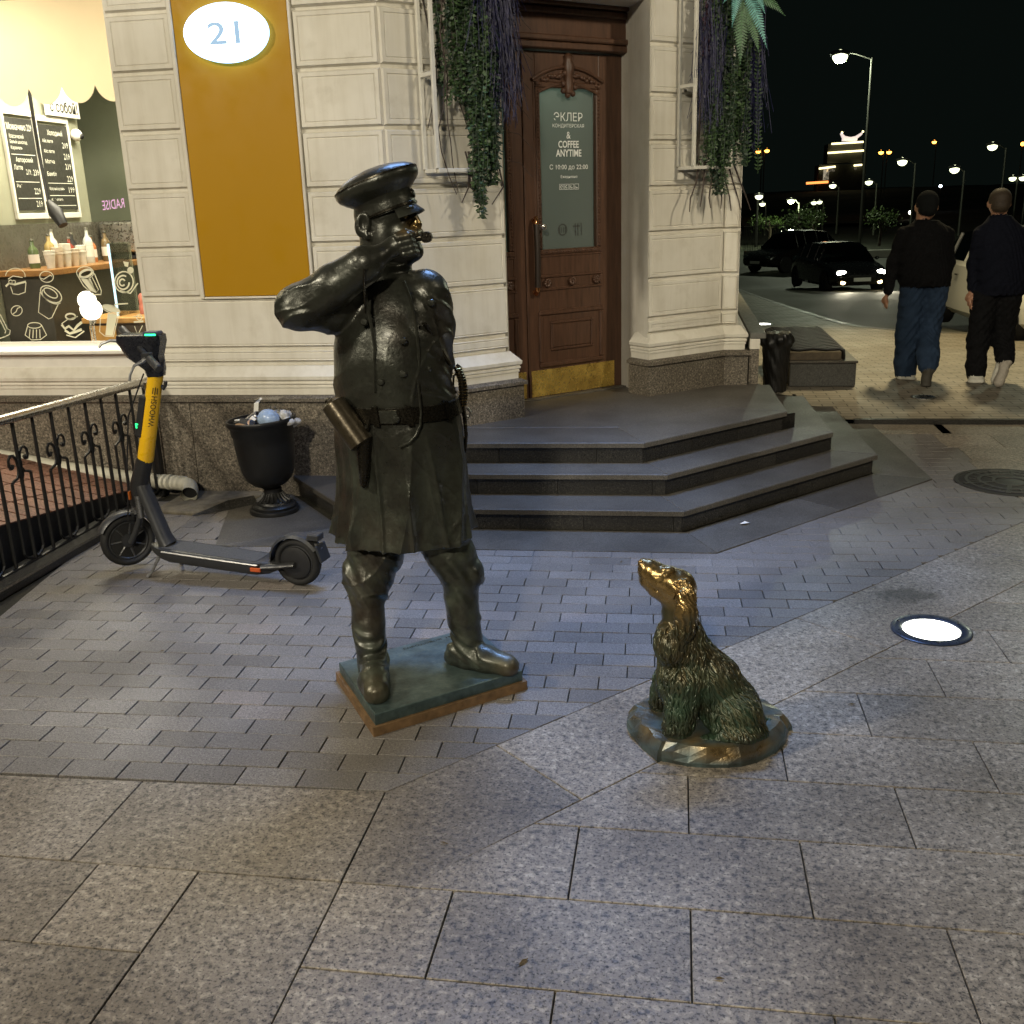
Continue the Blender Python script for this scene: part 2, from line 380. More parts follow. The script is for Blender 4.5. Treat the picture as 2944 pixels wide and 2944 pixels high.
tag(MB().box(1.36, 14, 7.945, 8.0, -.02, .034, .004).build('kerb', M_RISER), kind='structure')

DG = R_(47.0); dD = (math.cos(DG), math.sin(DG)); dN = (-dD[1], dD[0])      # diagonal border: along, towards the building
O0 = (-0.853, 2.594)                                                        # outer (building side) line of the border
I0 = (-0.672, 2.172)                                                        # inner line
GAP = .0021
def piece(parent, name, poly, mat, top=0.0, gap=GAP, depth=.012):
    q = inset(poly, gap)
    if q is None or area(q) < 2e-4: return None
    return link(name, slab_mesh(name, q, top, depth, .0013), mat, parent)
def slabs():
    rows = [1.235, 1.545, 1.852, 2.165, 2.482, 2.785, 3.085, 3.390, 3.695, 3.997, 4.300, 4.605, 4.91, 5.215, 5.52]
    ph = {2: .058, 3: -.25, 4: .057, 5: .356, 6: .653, 7: .955, 8: 1.255, 9: 1.55, 10: 1.25, 11: 1.6, 12: 1.3, 13: 1.6, 1: -.246, 0: .06}
    for r in range(len(rows) - 1):
        y0, y1 = rows[r], rows[r + 1]
        xs = [ph[r] + .6065 * k for k in range(-6, 8)]
        if r <= 2:
            xs = [x for x in xs if x > -.8]; left = {2: [-.851, -1.2525, -1.545, -2.15, -2.75], 1: [-.852, -1.2535, -1.86, -2.46], 0: [-.852, -1.2535, -1.55, -2.15]}[r]; xs = sorted(set(xs + left))
        for a, b in zip(xs[:-1], xs[1:]):
            if b - a < .03: continue
            if r <= 1 and abs(a + 1.2535) < .01: continue       # long slab laid the other way
            if r == 2 and abs(a + 1.2525) < .01: a_, b_, y0_ = a, b, 1.235; poly = [(a, 1.30), (b, 1.30), (b, y1), (a, y1)]
            else: poly = [(a, y0), (b, y0), (b, y1), (a, y1)]
            if r >= 3: poly = clip(poly, I0, (-dN[0], -dN[1]))
            if len(poly) < 3 or area(poly) < .002: continue
            cx = sum(p[0] for p in poly) / len(poly)
            if cx > 3.2 or cx < -2.9: continue
            piece(plaza, 'slab', poly, M_SLAB, top=random.uniform(-.0006, .0006))
    for a, b in ((-3.3, -2.43), (-2.43, -1.636), (-1.636, -.853)):      # big slabs before the small pavers
        f = lambda x: 2.597 + .031 * (x + .853)
        piece(plaza, 'slab', [(a, 2.165), (b, 2.168), (b, f(b)), (a, f(a))], M_SLAB)
    # border slabs
    ob = lambda s: (O0[0] + dD[0] * s, O0[1] + dD[1] * s)
    W = (I0[0] - O0[0]) * dN[0] + (I0[1] - O0[1]) * dN[1]
    ib = lambda s: (ob(s)[0] + dN[0] * W, ob(s)[1] + dN[1] * W)
    piece(plaza, 'border_slab', [(-.852, 2.166), (I0[0] + .004, 2.166), ib(.425), ob(.425), O0], M_SLAB)
    for s0, s1 in ((.425, 2.01), (2.01, 3.35), (3.35, 4.7), (4.7, 6.0)):
        piece(plaza, 'border_slab', [ib(s0), ib(s1), ob(s1), ob(s0)], M_SLAB)
    # slabs to the right of the paver band, towards the kerb
    for r in range(6):
        y0 = 5.70 + r * .375; y1 = min(7.94, y0 + .375)
        for k in range(4):
            a = 1.93 + k * .62 + (.31 if r % 2 else 0) - .31; b = a + .62; a = max(a, 1.915 - (y0 - 6.3) * .07)
            poly = clip([(a, y0), (b, y0), (b, y1), (a, y1)], ob(0), dN)
            if len(poly) > 2 and area(poly) > .005: piece(plaza, 'slab', poly, M_SLAB)
    for a, b in ((1.40, 2.0), (2.0, 2.7), (2.7, 3.6)): piece(plaza, 'slab', [(a, 7.62), (b, 7.62), (b, 7.94), (a, 7.94)], M_SLAB) if a < 1.5 else None
slabs()

STRIP = [(-2.42, 4.80), (.215, 4.86), (1.57, 6.33), (1.49, 7.94)]           # outer line of the granite strip round the steps
def pavers():
    th = R_(1.45); c, s = math.cos(th), math.sin(th); px, py = -1.14, 2.594; out = []
    for r in range(0, 52):
        for k in range(-14, 18):
            x0 = k * .1975 + (.0 if r % 2 == 0 else .0985) + (r % 5) * .004; y0 = r * .1022
            q = [(x0, y0), (x0 + .1975, y0), (x0 + .1975, y0 + .1022), (x0, y0 + .1022)]
            q = [(px + c * a - s * b, py + s * a + c * b) for a, b in q]
            q = clip(q, O0, dN); q = clip(q, (-3.02, 4.0), (.985, .17)) if len(q) > 2 else q
            q = clip(q, (1.93, 6.3), (-1, -.07)) if len(q) > 2 else q
            q = clip(q, (0, 7.6), (0, -1)) if len(q) > 2 else q
            if len(q) < 3: continue
            cx = sum(p[0] for p in q) / len(q); cy = sum(p[1] for p in q) / len(q)
            # cut along the strip: front, diagonal, right side
            if cx < .215 and cx > -2.42 and cy > 4.6:
                q = clip(q, STRIP[0], (.0228, -1))
            elif cy > 4.6 and cy < 6.4 and cx >= .215:
                d = Vector((STRIP[2][0] - STRIP[1][0], STRIP[2][1] - STRIP[1][1])).normalized(); q = clip(q, STRIP[1], (d.y, -d.x))
            if len(q) > 2 and cy > 6.25: q = clip(q, STRIP[2], (1, .05))
            if len(q) < 3 or area(q) < .0006 or cy > 7.7: continue
            if cx > -2.42 and cy > 4.86 and cx < .2: continue
            if cy > 5.66: 
                if cx < 1.0: continue
            if Vector((cx - 2.0, cy - 6.28)).length < .30: continue
            out.append((math.hypot(cx, cy), q))
    # pavers left of the strip, up to the wall
    out.sort(key=lambda e: e[0]); rest = MB()
    for i, (d, q) in enumerate(out):
        top = random.uniform(-.0014, .0010)
        if i < 298: piece(plaza, 'paver', q, M_PAV, top)
        else:
            w_ = inset(q, GAP)
            if w_ is None or area(w_) < 2e-4: continue
            m = slab_mesh('tmp', w_, top, .012, .0012); rest.add([v.co[:] for v in m.vertices], [tuple(p.vertices) for p in m.polygons]); bpy.data.meshes.remove(m)
    tag(rest.build('distant_pavers', M_PAVF, plaza), kind='stuff')
pavers()
MB().add([(x, y, -.0035) for x, y in ((-2.4, 4.55), (.3, 4.6), (1.95, 5.75), (1.95, 7.62), (1.35, 7.62), (1.5, 6.3), (.2, 4.87), (-2.4, 4.87))], [(0, 1, 6, 7), (1, 2, 5, 6), (2, 3, 4, 5)]).build('paver_underlay', M_PAVF, plaza)
piece(plaza, 'slab', [(1.38, 7.60), (2.06, 7.60), (2.06, 7.945), (1.38, 7.945)], M_SLAB, -.0022)

# manhole cover, in-ground spot lights, drain
def manhole(cx, cy, r, label):
    o = thing('manhole_cover', label, 'manhole cover', (cx, cy, 0))
    MB().lathe([(r, -.01), (r, .004), (r - .012, .006), (r - .02, .006), (r - .024, .002), (r - .03, .002), (r - .034, .005), (.001, .005)], 48).build('plate', M_MAN, o, True)
    ring = MB()
    for rr in (r * .78, r * .55, r * .30):
        ring.lathe([(rr - .014, .004), (rr - .010, .0095), (rr + .010, .0095), (rr + .014, .004)], 48)
    for k in range(6):
        a = k * math.pi / 3 + .2; ring.box(r * .32, r * .9, -.012, .012, .004, .009, M=Matrix.Rotation(a, 4, 'Z'))
    for k in range(24):
        a = k * math.pi / 12; ring.box(r * .60, r * .73, -.006, .006, .004, .009, M=Matrix.Rotation(a, 4, 'Z'))
    ring.build('raised_pattern', M_MAN, o); return o
M_MAN = plain('cast_iron_cover', (.05, .048, .043), .55, .4, scale=40, bump=.2)
manhole(2.005, 6.28, .315, 'round cast iron manhole cover with ringed pattern in the dark pavers')
o = thing('floor_lens', 'small round steel and glass plate set in the lit brick sidewalk', 'floor light', (2.07, 8.89, .028))
MB().lathe([(.10, 0), (.10, .006), (.085, .007), (.08, .004)], 32).build('rim', M_STEEL, o, True); MB().lathe([(.079, .003), (.05, .005), (.001, .006)], 32).build('lens', M_GLASS, o, True)
def ground_lamp(p, r, label, strength, group=None):
    o = thing('ground_lamp', label, 'floor light', p, group=group)
    k = r / .155
    MB().lathe([(.155 * k, -.004), (.155 * k, .006), (.150 * k, .009), (.118 * k, .009), (.112 * k, .006), (.110 * k, .001)], 48).build('rim', M_LRIM, o, True)
    MB().lathe([(.1095 * k, .002), (.105 * k, .005), (.06 * k, .0075), (.001, .008)], 48).build('lens', emit('ground_lamp_lens', (1.0, .98, .86), strength), o, True)
    b = MB()
    for q in range(3):
        a = q * 2.1 + .5; b.lathe([(.006 * k, .008), (.006 * k, .0115), (.001, .012)], 8, c=(.134 * k * math.cos(a), .134 * k * math.sin(a), 0))
    b.build('screws', M_STEEL, o, True)
M_LRIM = plain('blued_steel', (.035, .045, .07), .35, .4, scale=20, var=.2)
ground_lamp((1.035, 3.975, 0), .155, 'large glowing round lamp with dark steel rim set in the granite slabs', 9.0)
for p, l in (((1.535, 14.9, gz(14.9) + .002), 'nearest small glowing lamp in the sidewalk along the wall'), ((1.42, 17.4, gz(17.4) + .002), 'middle small glowing lamp in the sidewalk along the wall'), ((1.235, 19.8, gz(19.8) + .002), 'farthest small glowing lamp in the sidewalk, half hidden by the corner')):
    ground_lamp(p, .17, l, 14.0, 'small lamps in the sidewalk')
# ================================================================== THE CORNER BUILDING
AC = R_(42.0); UU = Vector((math.cos(AC), math.sin(AC), 0)); NN = Vector((-math.sin(AC), math.cos(AC), 0)); N0 = 5.45
def D(u, d, z=0.0):
    """cut-off corner frame: u along the wall, d into the building, z up"""
    p = UU * u + NN * (N0 + d); return Vector((p.x, p.y, z))
FY = 5.86
bld = thing('corner_building', 'cream rusticated corner building with granite plinth, shop window and carved wooden door', 'building', (-1.64, FY, 0), world=True)
uL = 2.705; CX = D(uL, 0).x
def plan(pts): return [(p[0], p[1]) for p in pts]
# --- wall core (what shows in the joints)
wc = MB()
g_ = .022
wc.box(-6.6, -3.235, FY + g_, 6.3, 0, .905); wc.box(-6.6, -3.235, FY + g_, 6.3, 3.05, 4.6); wc.box(-6.6, -5.45, FY + g_, 6.3, .905, 3.05)
pR = [(-3.235, FY + g_)] + plan([D(uL + .012, g_), D(3.48, g_), D(3.48, .60)]) + [(-2.0, 6.9), (-3.235, 6.3)]
wc.prism(pR, 0, 4.6)
pP = plan([D(4.65, g_), D(5.345, g_)]) + [(.44, 7.652), (.44, 14), (-1.2, 14), (-1.2, 8.2)] + plan([D(4.78, .50), D(4.755, .42), D(4.745, .34), D(4.70, .22), D(4.665, .10)])
wc.prism(pP, 0, 4.6)
wc.prism(plan([D(3.46, .06), D(4.7, .06), D(4.8, .8), D(3.3, .8)]), 2.93, 4.6)
wc.build('wall', M_PLASTER, bld)
# rounded plaster reveal right of the door
jv = MB(); J = [D(4.64, .0), D(4.645, .05), D(4.66, .11), D(4.69, .20), D(4.72, .29), D(4.742, .36), D(4.748, .46)]
jv.add([(p.x, p.y, z) for z in (.375, 2.95) for p in J], [(i, i + 1, len(J) + i + 1, len(J) + i) for i in range(len(J) - 1)]).build('door_reveal', M_PLASTER, bld, True)
jl = MB(); J = [D(3.46, .46), D(3.48, .2), D(3.498, .01)]
jl.add([(p.x, p.y, z) for z in (.375, 2.95) for p in J], [(i, i + 1, len(J) + i + 1, len(J) + i) for i in range(len(J) - 1)]).build('door_reveal', M_PLASTER, bld)
# --- rustication blocks: each one a stone with a drafted margin
def block(P0, e, nrm, wdt, z0, z1, edge=.011, proud=.022, parent=None, mat=None, name='stone_block', margin=.030):
    P0 = Vector(P0); e = Vector(e); nrm = Vector(nrm); vs = []
    gz = .008
    z0 += gz; z1 -= gz
    for (i, pr) in ((0, 0), (edge, proud), (margin, proud), (margin + .005, proud - .005), (margin + .010, proud - .001)):
        i = min(i, (z1 - z0) * .4, wdt * .4)
        for a, z in ((i, z0 + i), (wdt - i, z0 + i), (wdt - i, z1 - i), (i, z1 - i)): vs.append(P0 + e * a + nrm * pr + Vector((0, 0, z)))
    fs = [(4 * r + k, 4 * r + (k + 1) % 4, 4 * r + 4 + (k + 1) % 4, 4 * r + 4 + k) for r in range(4) for k in range(4)] + [(16, 17, 18, 19)]
    return MB().add(vs, fs).build(name, mat or M_PLASTER, parent or bld)
XA = (1, 0, 0); FN = (0, -1, 0); CN = tuple(-NN)
rowsL = [1.215, 1.503, 1.839, 2.163, 2.482, 2.797, 3.11, 3.43]; rowsR = [1.215, 1.51, 1.815, 2.135, 2.455, 2.765, 3.08, 3.40]
for a, b in zip(rowsL[:-1], rowsL[1:]): block((-3.232, FY + g_, 0), XA, FN, .392, a, b)
for a, b in zip(rowsR[:-1], rowsR[1:]):
    block((-2.125, FY + g_, 0), XA, FN, CX + 2.125 - .004, a, b); block(D(uL + .008, g_), UU, CN, 3.496 - uL - .008, a, b)
for a, b in ((.815, .905), (.905, 1.215)):
    block((-3.232, FY + g_, 0), XA, FN, CX + 3.232 - .004, a, b, margin=.012); block(D(uL + .008, g_), UU, CN, 3.496 - uL - .008, a, b, margin=.012)
rowsP = [.80, .905, 1.17, 1.48, 1.774, 2.065, 2.36, 2.665, 2.97, 3.28]
for a, b in zip(rowsP[:-1], rowsP[1:]):
    block(D(4.645, g_), UU, CN, .70, a, b); q = D(5.348, g_); block((q.x + .004, q.y, 0), XA, FN, .118, a, b, margin=.012)
# --- swept mouldings
def sweep(path, prof, name, mat, parent):
    P = [Vector((p[0], p[1])) for p in path]; n = len(P); off = []
    for i in range(n):
        e1 = (P[i] - P[i - 1]).normalized() if i > 0 else None; e2 = (P[i + 1] - P[i]).normalized() if i < n - 1 else None
        n1 = Vector((e1.y, -e1.x)) if e1 else None; n2 = Vector((e2.y, -e2.x)) if e2 else None
        off.append((n1 + n2) / (1 + n1.dot(n2)) if n1 and n2 else (n1 or n2))
    m = len(prof); vs = []
    for i in range(n):
        for (o_, z) in prof: q = P[i] + off[i] * o_; vs.append((q.x, q.y, z))
    fs = [(i * m + k, (i + 1) * m + k, (i + 1) * m + k + 1, i * m + k + 1) for i in range(n - 1) for k in range(m - 1)]
    fs += [tuple(range(m))[::-1], tuple((n - 1) * m + k for k in range(m))]
    return MB().add(vs, fs).build(name, mat, parent)
pathL = [(-6.6, FY)] + plan([D(uL, 0), D(3.50, 0), D(3.50, .40)])
pathP = plan([D(4.66, .16), D(4.66, 0), D(5.35, 0)]) + [(.462, D(5.35, 0).y), (.462, 13)]
PL = [(-.02, -.01), (.058, -.01), (.058, .586), (-.02, .586)]; CAP = [(-.02, .587), (.058, .587), (.078, .592), (.078, .612), (.05, .626), (-.02, .627)]
MOL = [(-.02, .628), (.034, .628), (.034, .668), (.040, .672), (.040, .682), (.036, .688), (.046, .694), (.046, .704), (.040, .710), (.052, .722), (.054, .742), (.046, .750), (.0, .800), (-.02, .801)]
for pth in (pathL, pathP):
    sweep(pth, PL, 'plinth', M_PLINTH, bld); sweep(pth, CAP, 'plinth_cap', M_PLINTH, bld); sweep(pth, MOL, 'base_moulding', M_PLASTER, bld)
sb = MB(); sb.box(.53, .645, 7.605, 13, .705, .745, .004); sb.build('side_ledge', plain('shaded_ledge_grey', (.15, .148, .13), .5, .3, scale=12, var=.2), bld); MB().box(.53, .605, 7.60, 13, .628, .704, .003).build('side_moulding', M_PLASTER, bld); MB().box(.53, .60, 7.61, 13, -.01, .626, .003).build('side_plinth', M_PLINTH, bld)  # shade on the ledge top is put into its darker grey
# thin joints cut in the granite plinth
pj = MB()
for x in (-2.98, -2.45, -1.93): pj.box(x - .0015, x + .0015, FY - .0600, FY - .05, .0, .585)
pj.build('plinth_joint', M_JOINT, bld)
# --- ochre panel in its frame
MB().box(-2.818, -2.143, FY - .004, FY + .03, 1.222, 3.4, .003).build('ochre_panel', M_YELLOW, bld)
fr = MB(); fr.box(-2.846, -2.820, FY - .012, FY + .03, 1.208, 3.4, .004); fr.box(-2.141, -2.124, FY - .012, FY + .03, 1.208, 3.4, .004); fr.box(-2.820, -2.141, FY - .012, FY + .03, 1.206, 1.220, .004)
fr.build('panel_frame', M_PLASTER, bld)
# --- glowing oval house number
sg = thing('house_number_sign', 'glowing white oval sign reading 21 on the ochre panel', 'sign', (-2.495, FY - .004, 2.66), world=True)
def ell(rx, rz, y, n=64): return [(-2.495 + rx * math.cos(2 * math.pi * k / n), y, 2.658 + rz * math.sin(2 * math.pi * k / n)) for k in range(n)]
n = 64; rings = ell(.236, .146, FY - .006) + ell(.243, .152, FY - .012) + ell(.243, .152, FY - .055) + ell(.239, .148, FY - .060)
MB().add(rings, [(r * n + (k + 1) % n, r * n + k, r * n + n + k, r * n + n + (k + 1) % n) for r in range(3) for k in range(n)]).build('case', emit('sign_case', (.35, .62, 1.0), 3.4), sg)
MB().add(ell(.2385, .1475, FY - .0605), [tuple(range(n))[::-1]]).build('face', emit('sign_face', (.86, .93, 1.0), 5.0), sg)
link('numerals', text_mesh('21', (-2.498, FY - .063, 2.655), (1, 0, 0), (0, 0, 1), .185, .115, bold=.012), emit('sign_numerals', (.36, .64, .92), .75, (.01, .01, .01)), sg)

# --- the door
dr = MB
door = D
DP = .42                                   # depth of the door plane
dmat = M_DOOR
def dbox(mb, u0, u1, d0, d1, z0, z1, c=.004):
    M = Matrix(((UU.x, NN.x, 0, NN.x * N0), (UU.y, NN.y, 0, NN.y * N0), (0, 0, 1, 0), (0, 0, 0, 1)))
    mb.box(u0, u1, d0, d1, z0, z1, c, M)
def framed(mb, u0, u1, z0, z1, wdt, d0, d1, c=.004):
    dbox(mb, u0, u1, d0, d1, z0, z0 + wdt, c); dbox(mb, u0, u1, d0, d1, z1 - wdt, z1, c); dbox(mb, u0, u0 + wdt, d0 + .001, d1, z0 + wdt, z1 - wdt, c); dbox(mb, u1 - wdt, u1, d0 + .001, d1, z0 + wdt, z1 - wdt, c)
def rosette(mb, u, z, r, n=9):
    for k in range(n):
        a = 2 * math.pi * k / n; p = D(u + r * .55 * math.cos(a), DP - .014, z + r * .55 * math.sin(a)); mb.sphere(p, r * .36, 8, 6)
    mb.sphere(D(u, DP - .016, z), r * .35, 8, 6)
def leaf(u0, u1, lab):
    """a door leaf: stiles and rails round a tall pane, a carved rail, a raised panel and a brass kick plate"""
    b = MB(); st = .105
    gz0, gz1 = 1.395, 2.415; ga, gb = u0 + .13, u1 - .235
    if u1 < 4.0: ga, gb = u0 + .235, u1 - .13
    dbox(b, u0, ga - .03, DP, DP + .05, .375, 2.645); dbox(b, gb + .03, u1, DP, DP + .05, .375, 2.645)
    dbox(b, ga - .03, gb + .03, DP, DP + .05, .375, gz0 - .03); dbox(b, ga - .03, gb + .03, DP, DP + .05, gz1 + .04, 2.645)
    leafo = b.build('door_leaf', dmat, bld)
    tag(leafo, lab)
    f = MB(); framed(f, ga - .034, gb + .034, gz0 - .034, gz1 + .044, .034, DP - .014, DP + .03, .006)
    framed(f, ga - .05, gb + .05, gz0 - .05, gz1 + .06, .016, DP - .006, DP + .02, .003)
    nb = 46
    for k in range(nb):                         # bead-and-reel carving round the pane
        z = gz0 + (gz1 - gz0) * (k + .5) / nb
        for u in (ga - .018, gb + .018): f.sphere(D(u, DP - .013, z), .0085, 6, 4)
    for k in range(20):
        u = ga + (gb - ga) * (k + .5) / 20; f.sphere(D(u, DP - .013, gz0 - .018), .0085, 6, 4)
    f.build('carved_pane_frame', dmat, leafo)
    # segment-headed carving over the pane
    c = MB(); um = (ga + gb) / 2; hw = (gb - ga) / 2 + .06; arc = []
    for k in range(13):
        a = -1 + 2 * k / 12; arc.append(D(um + a * hw, DP - .012, 2.470 + .085 * (1 - a * a)))
    c.tube(arc, .012, 8)
    arc2 = [D(um + a * (hw - .05), DP - .010, 2.395 + .055 * (1 - a * a)) for a in [-1 + 2 * k / 12 for k in range(13)]]
    c.tube(arc2, .010, 8)
    for k in range(26):
        a = -1 + 2 * (k + .5) / 26; zz = 2.437 + .07 * (1 - a * a); p = D(um + a * (hw - .03), DP - .012, zz + random.uniform(-.012, .012)); c.sphere(p, random.uniform(.012, .02), 7, 5)
    prof = [(.010, -.03), (.032, -.01), (.036, .04), (.03, .10), (.045, .15), (.028, .19), (.036, .215), (.012, .235)]
    c.lathe([(r, z) for r, z in prof], 10, D(um, DP - .012, 2.405))
    for k in range(7): c.sphere(D(um + .05 * math.cos(k * .9), DP - .016, 2.43 + .05 * math.sin(k * .9)), .02, 7, 5)
    c.build('carved_crest', dmat, leafo, True)
    dd = MB()                                   # fill behind the arch so that the pane ends in a curve
    seg = [(um + a * (hw - .05), 2.392 + .055 * (1 - a * a)) for a in [-1 + 2 * k / 12 for k in range(13)]]
    vs = [D(u, DP - .004, z) for u, z in seg] + [D(u, DP - .004, 2.55) for u, z in seg]
    dd.add(vs, [(k, k + 1, 14 + k, 13 + k) for k in range(12)]).build('crest_ground', dmat, leafo)
    # carved middle rail
    r = MB(); framed(r, ga - .04, gb + .05, 1.118, 1.225, .020, DP - .010, DP + .02, .005); r.build('rail_moulding', dmat, leafo)
    r = MB()
    for k in range(3): rosette(r, ga + .03 + (gb - ga - .04) * k / 2, 1.172, .036)
    r.build('carved_rail', dmat, leafo, True)
    # raised panel
    p = MB(); framed(p, ga - .045, gb + .055, .588, .985, .034, DP - .016, DP + .02, .008); framed(p, ga + .055, gb - .04, .70, .905, .018, DP - .012, DP + .02, .005)
    dbox(p, ga + .075, gb - .06, DP - .006, DP + .02, .722, .885, .004); p.build('raised_panel', dmat, leafo)
    k = MB(); dbox(k, u0 + .018, u1 - .075 if u1 > 4.0 else u1 - .018, DP - .004, DP + .02, .388, .574, .001); k.build('kick_plate', M_BRASS, leafo)
    # the pane, frosted film behind it
    vs = [D(u, DP + .028, z) for u, z in ((ga, gz0), (gb, gz0), (gb, gz1 + .06), (ga, gz1 + .06))]
    MB().add(vs, [(0, 1, 2, 3)]).build('pane', M_DGLASS, leafo)
    return leafo, ga, gb
M_DGLASS = glass('frosted_door_glass', (.75, .9, .85), 1.0, .06, .70, (.165, .195, .18))
lf, ga, gb = leaf(3.922, 4.752, 'right leaf of the dark wooden door with lettered frosted pane')
leaf(3.085, 3.914, None)
th = MB(); dbox(th, 3.05, 4.80, DP - .06, DP + .2, .375, .384, .002); th.build('threshold', M_STEP, bld)
db = MB(); dbox(db, 3.0, 4.9, DP + .9, DP + .95, .375, 3.0, 0); db.build('lobby_wall', plain('lobby_wall', (.30, .42, .36), .7, scale=2), bld)
# lintel with mouldings
lt = MB(); dbox(lt, 3.40, 4.775, DP - .05, DP + .1, 2.650, 2.95, .004); dbox(lt, 3.40, 4.785, DP - .085, DP - .045, 2.70, 2.735, .008); dbox(lt, 3.40, 4.78, DP - .07, DP - .045, 2.655, 2.695, .006); dbox(lt, 3.40, 4.785, DP - .075, DP - .045, 2.86, 2.90, .008); dbox(lt, 3.40, 4.79, DP - .105, DP - .045, 2.905, 2.93, .006)
lt.build('door_lintel', dmat, bld)
# handle: curled brass ends and a dark grip
h = MB(); h.tube([D(3.972, DP - z_, z) for z, z_ in ((1.565, .055), (1.45, .062), (1.30, .062), (1.15, .055))], .021, 10); grip = h.build('pull_handle', plain('handle_grip', (.03, .02, .014), .45), lf, True)
M_COPM = plain('copper_mount', (.75, .36, .16), .2, 1.0, scale=25)
h = MB(); h.tube([D(3.972 + x, DP - y, z) for x, y, z in ((0, .055, 1.56), (.0, .06, 1.585), (.004, .045, 1.607), (.012, .02, 1.60), (.016, .0, 1.58))], [.017, .016, .014, .013, .016], 10); h.build('handle_mount', M_COPM, grip, True); h = MB()
h.tube([D(3.972 + x, DP - y, z) for x, y, z in ((0, .052, 1.155), (-.004, .055, 1.125), (.002, .035, 1.104), (.008, .0, 1.115))], [.016, .015, .013, .016], 10)
h.build('handle_mount', M_COPM, grip, True)
h = MB(); h.lathe([(.018, 0), (.018, .02), (.011, .025), (.011, .04), (.02, .05), (.02, .07), (.004, .078)], 14, D(4.026, DP, 1.545), Matrix.Rotation(AC, 3, 'Z') @ Matrix.Rotation(R_(90), 3, 'X')); h.build('door_knob', M_STEEL, lf, True)
# lettering on the pane
M_LET = plain('white_lettering', (.88, .89, .85), .6, scale=8, var=.03)
um = 4.306; ez = (0, 0, 1); exd = tuple(UU)
def dtxt(s, u, z, w_, h_, **k): return link('lettering', text_mesh(s, D(u, DP + .0225, z), exd, ez, w_, h_, **k), M_LET, lf)
dtxt('ЭКЛЕР', um, 2.250, .238, .056); dtxt('КОНДИТЕРСКАЯ', um, 2.192, .262, .028); dtxt('&', um, 2.134, .034, .044)
dtxt('COFFEE', um, 2.076, .172, .046, bold=.02); dtxt('ANYTIME', um, 2.020, .214, .046, bold=.02); dtxt('С 10:00 до 22:00', um, 1.928, .322, .038); dtxt('Ежедневно', um, 1.866, .14, .022)
ic = MB()
for k in range(4):
    u = um - .064 + k * .043; q = [(u - .017, 1.785), (u + .017, 1.785), (u + .017, 1.819), (u - .017, 1.819), (u - .017, 1.785)]
    ic.strip([D(a, DP + .0245, z) for a, z in q], .003, CN); ic.strip([D(u + .009 * math.cos(a * .9 + k), DP + .0245, 1.802 + .009 * math.sin(a * .9 + k)) for a in range(7 - k)], .004, CN)
ic.build('icon_row', M_LET, lf)
st = MB(); q = [(um - .06 + .036 * math.cos(a * .4), 1.52 + .036 * math.sin(a * .4)) for a in range(17)]; st.strip([D(u, DP + .0245, z) for u, z in q], .007, CN)
for a in range(4): st.strip([D(um - .085 + .016 * a, DP + .0245, 1.50), D(um - .085 + .016 * a, DP + .0245, 1.535)], .005, CN)
st.strip([D(um + .03, DP + .0245, 1.54), D(um + .09, DP + .0245, 1.54)], .007, CN); st.strip([D(um + .05, DP + .0245, 1.56), D(um + .05, DP + .0245, 1.475)], .006, CN); st.strip([D(um + .072, DP + .0245, 1.56), D(um + .072, DP + .0245, 1.475)], .006, CN); st.strip([D(um + .10, DP + .0245, 1.56), D(um + .104, DP + .0245, 1.48)], .006, CN)
st.build('sticker_outline', plain('dark_sticker', (.05, .05, .045), .6), lf)

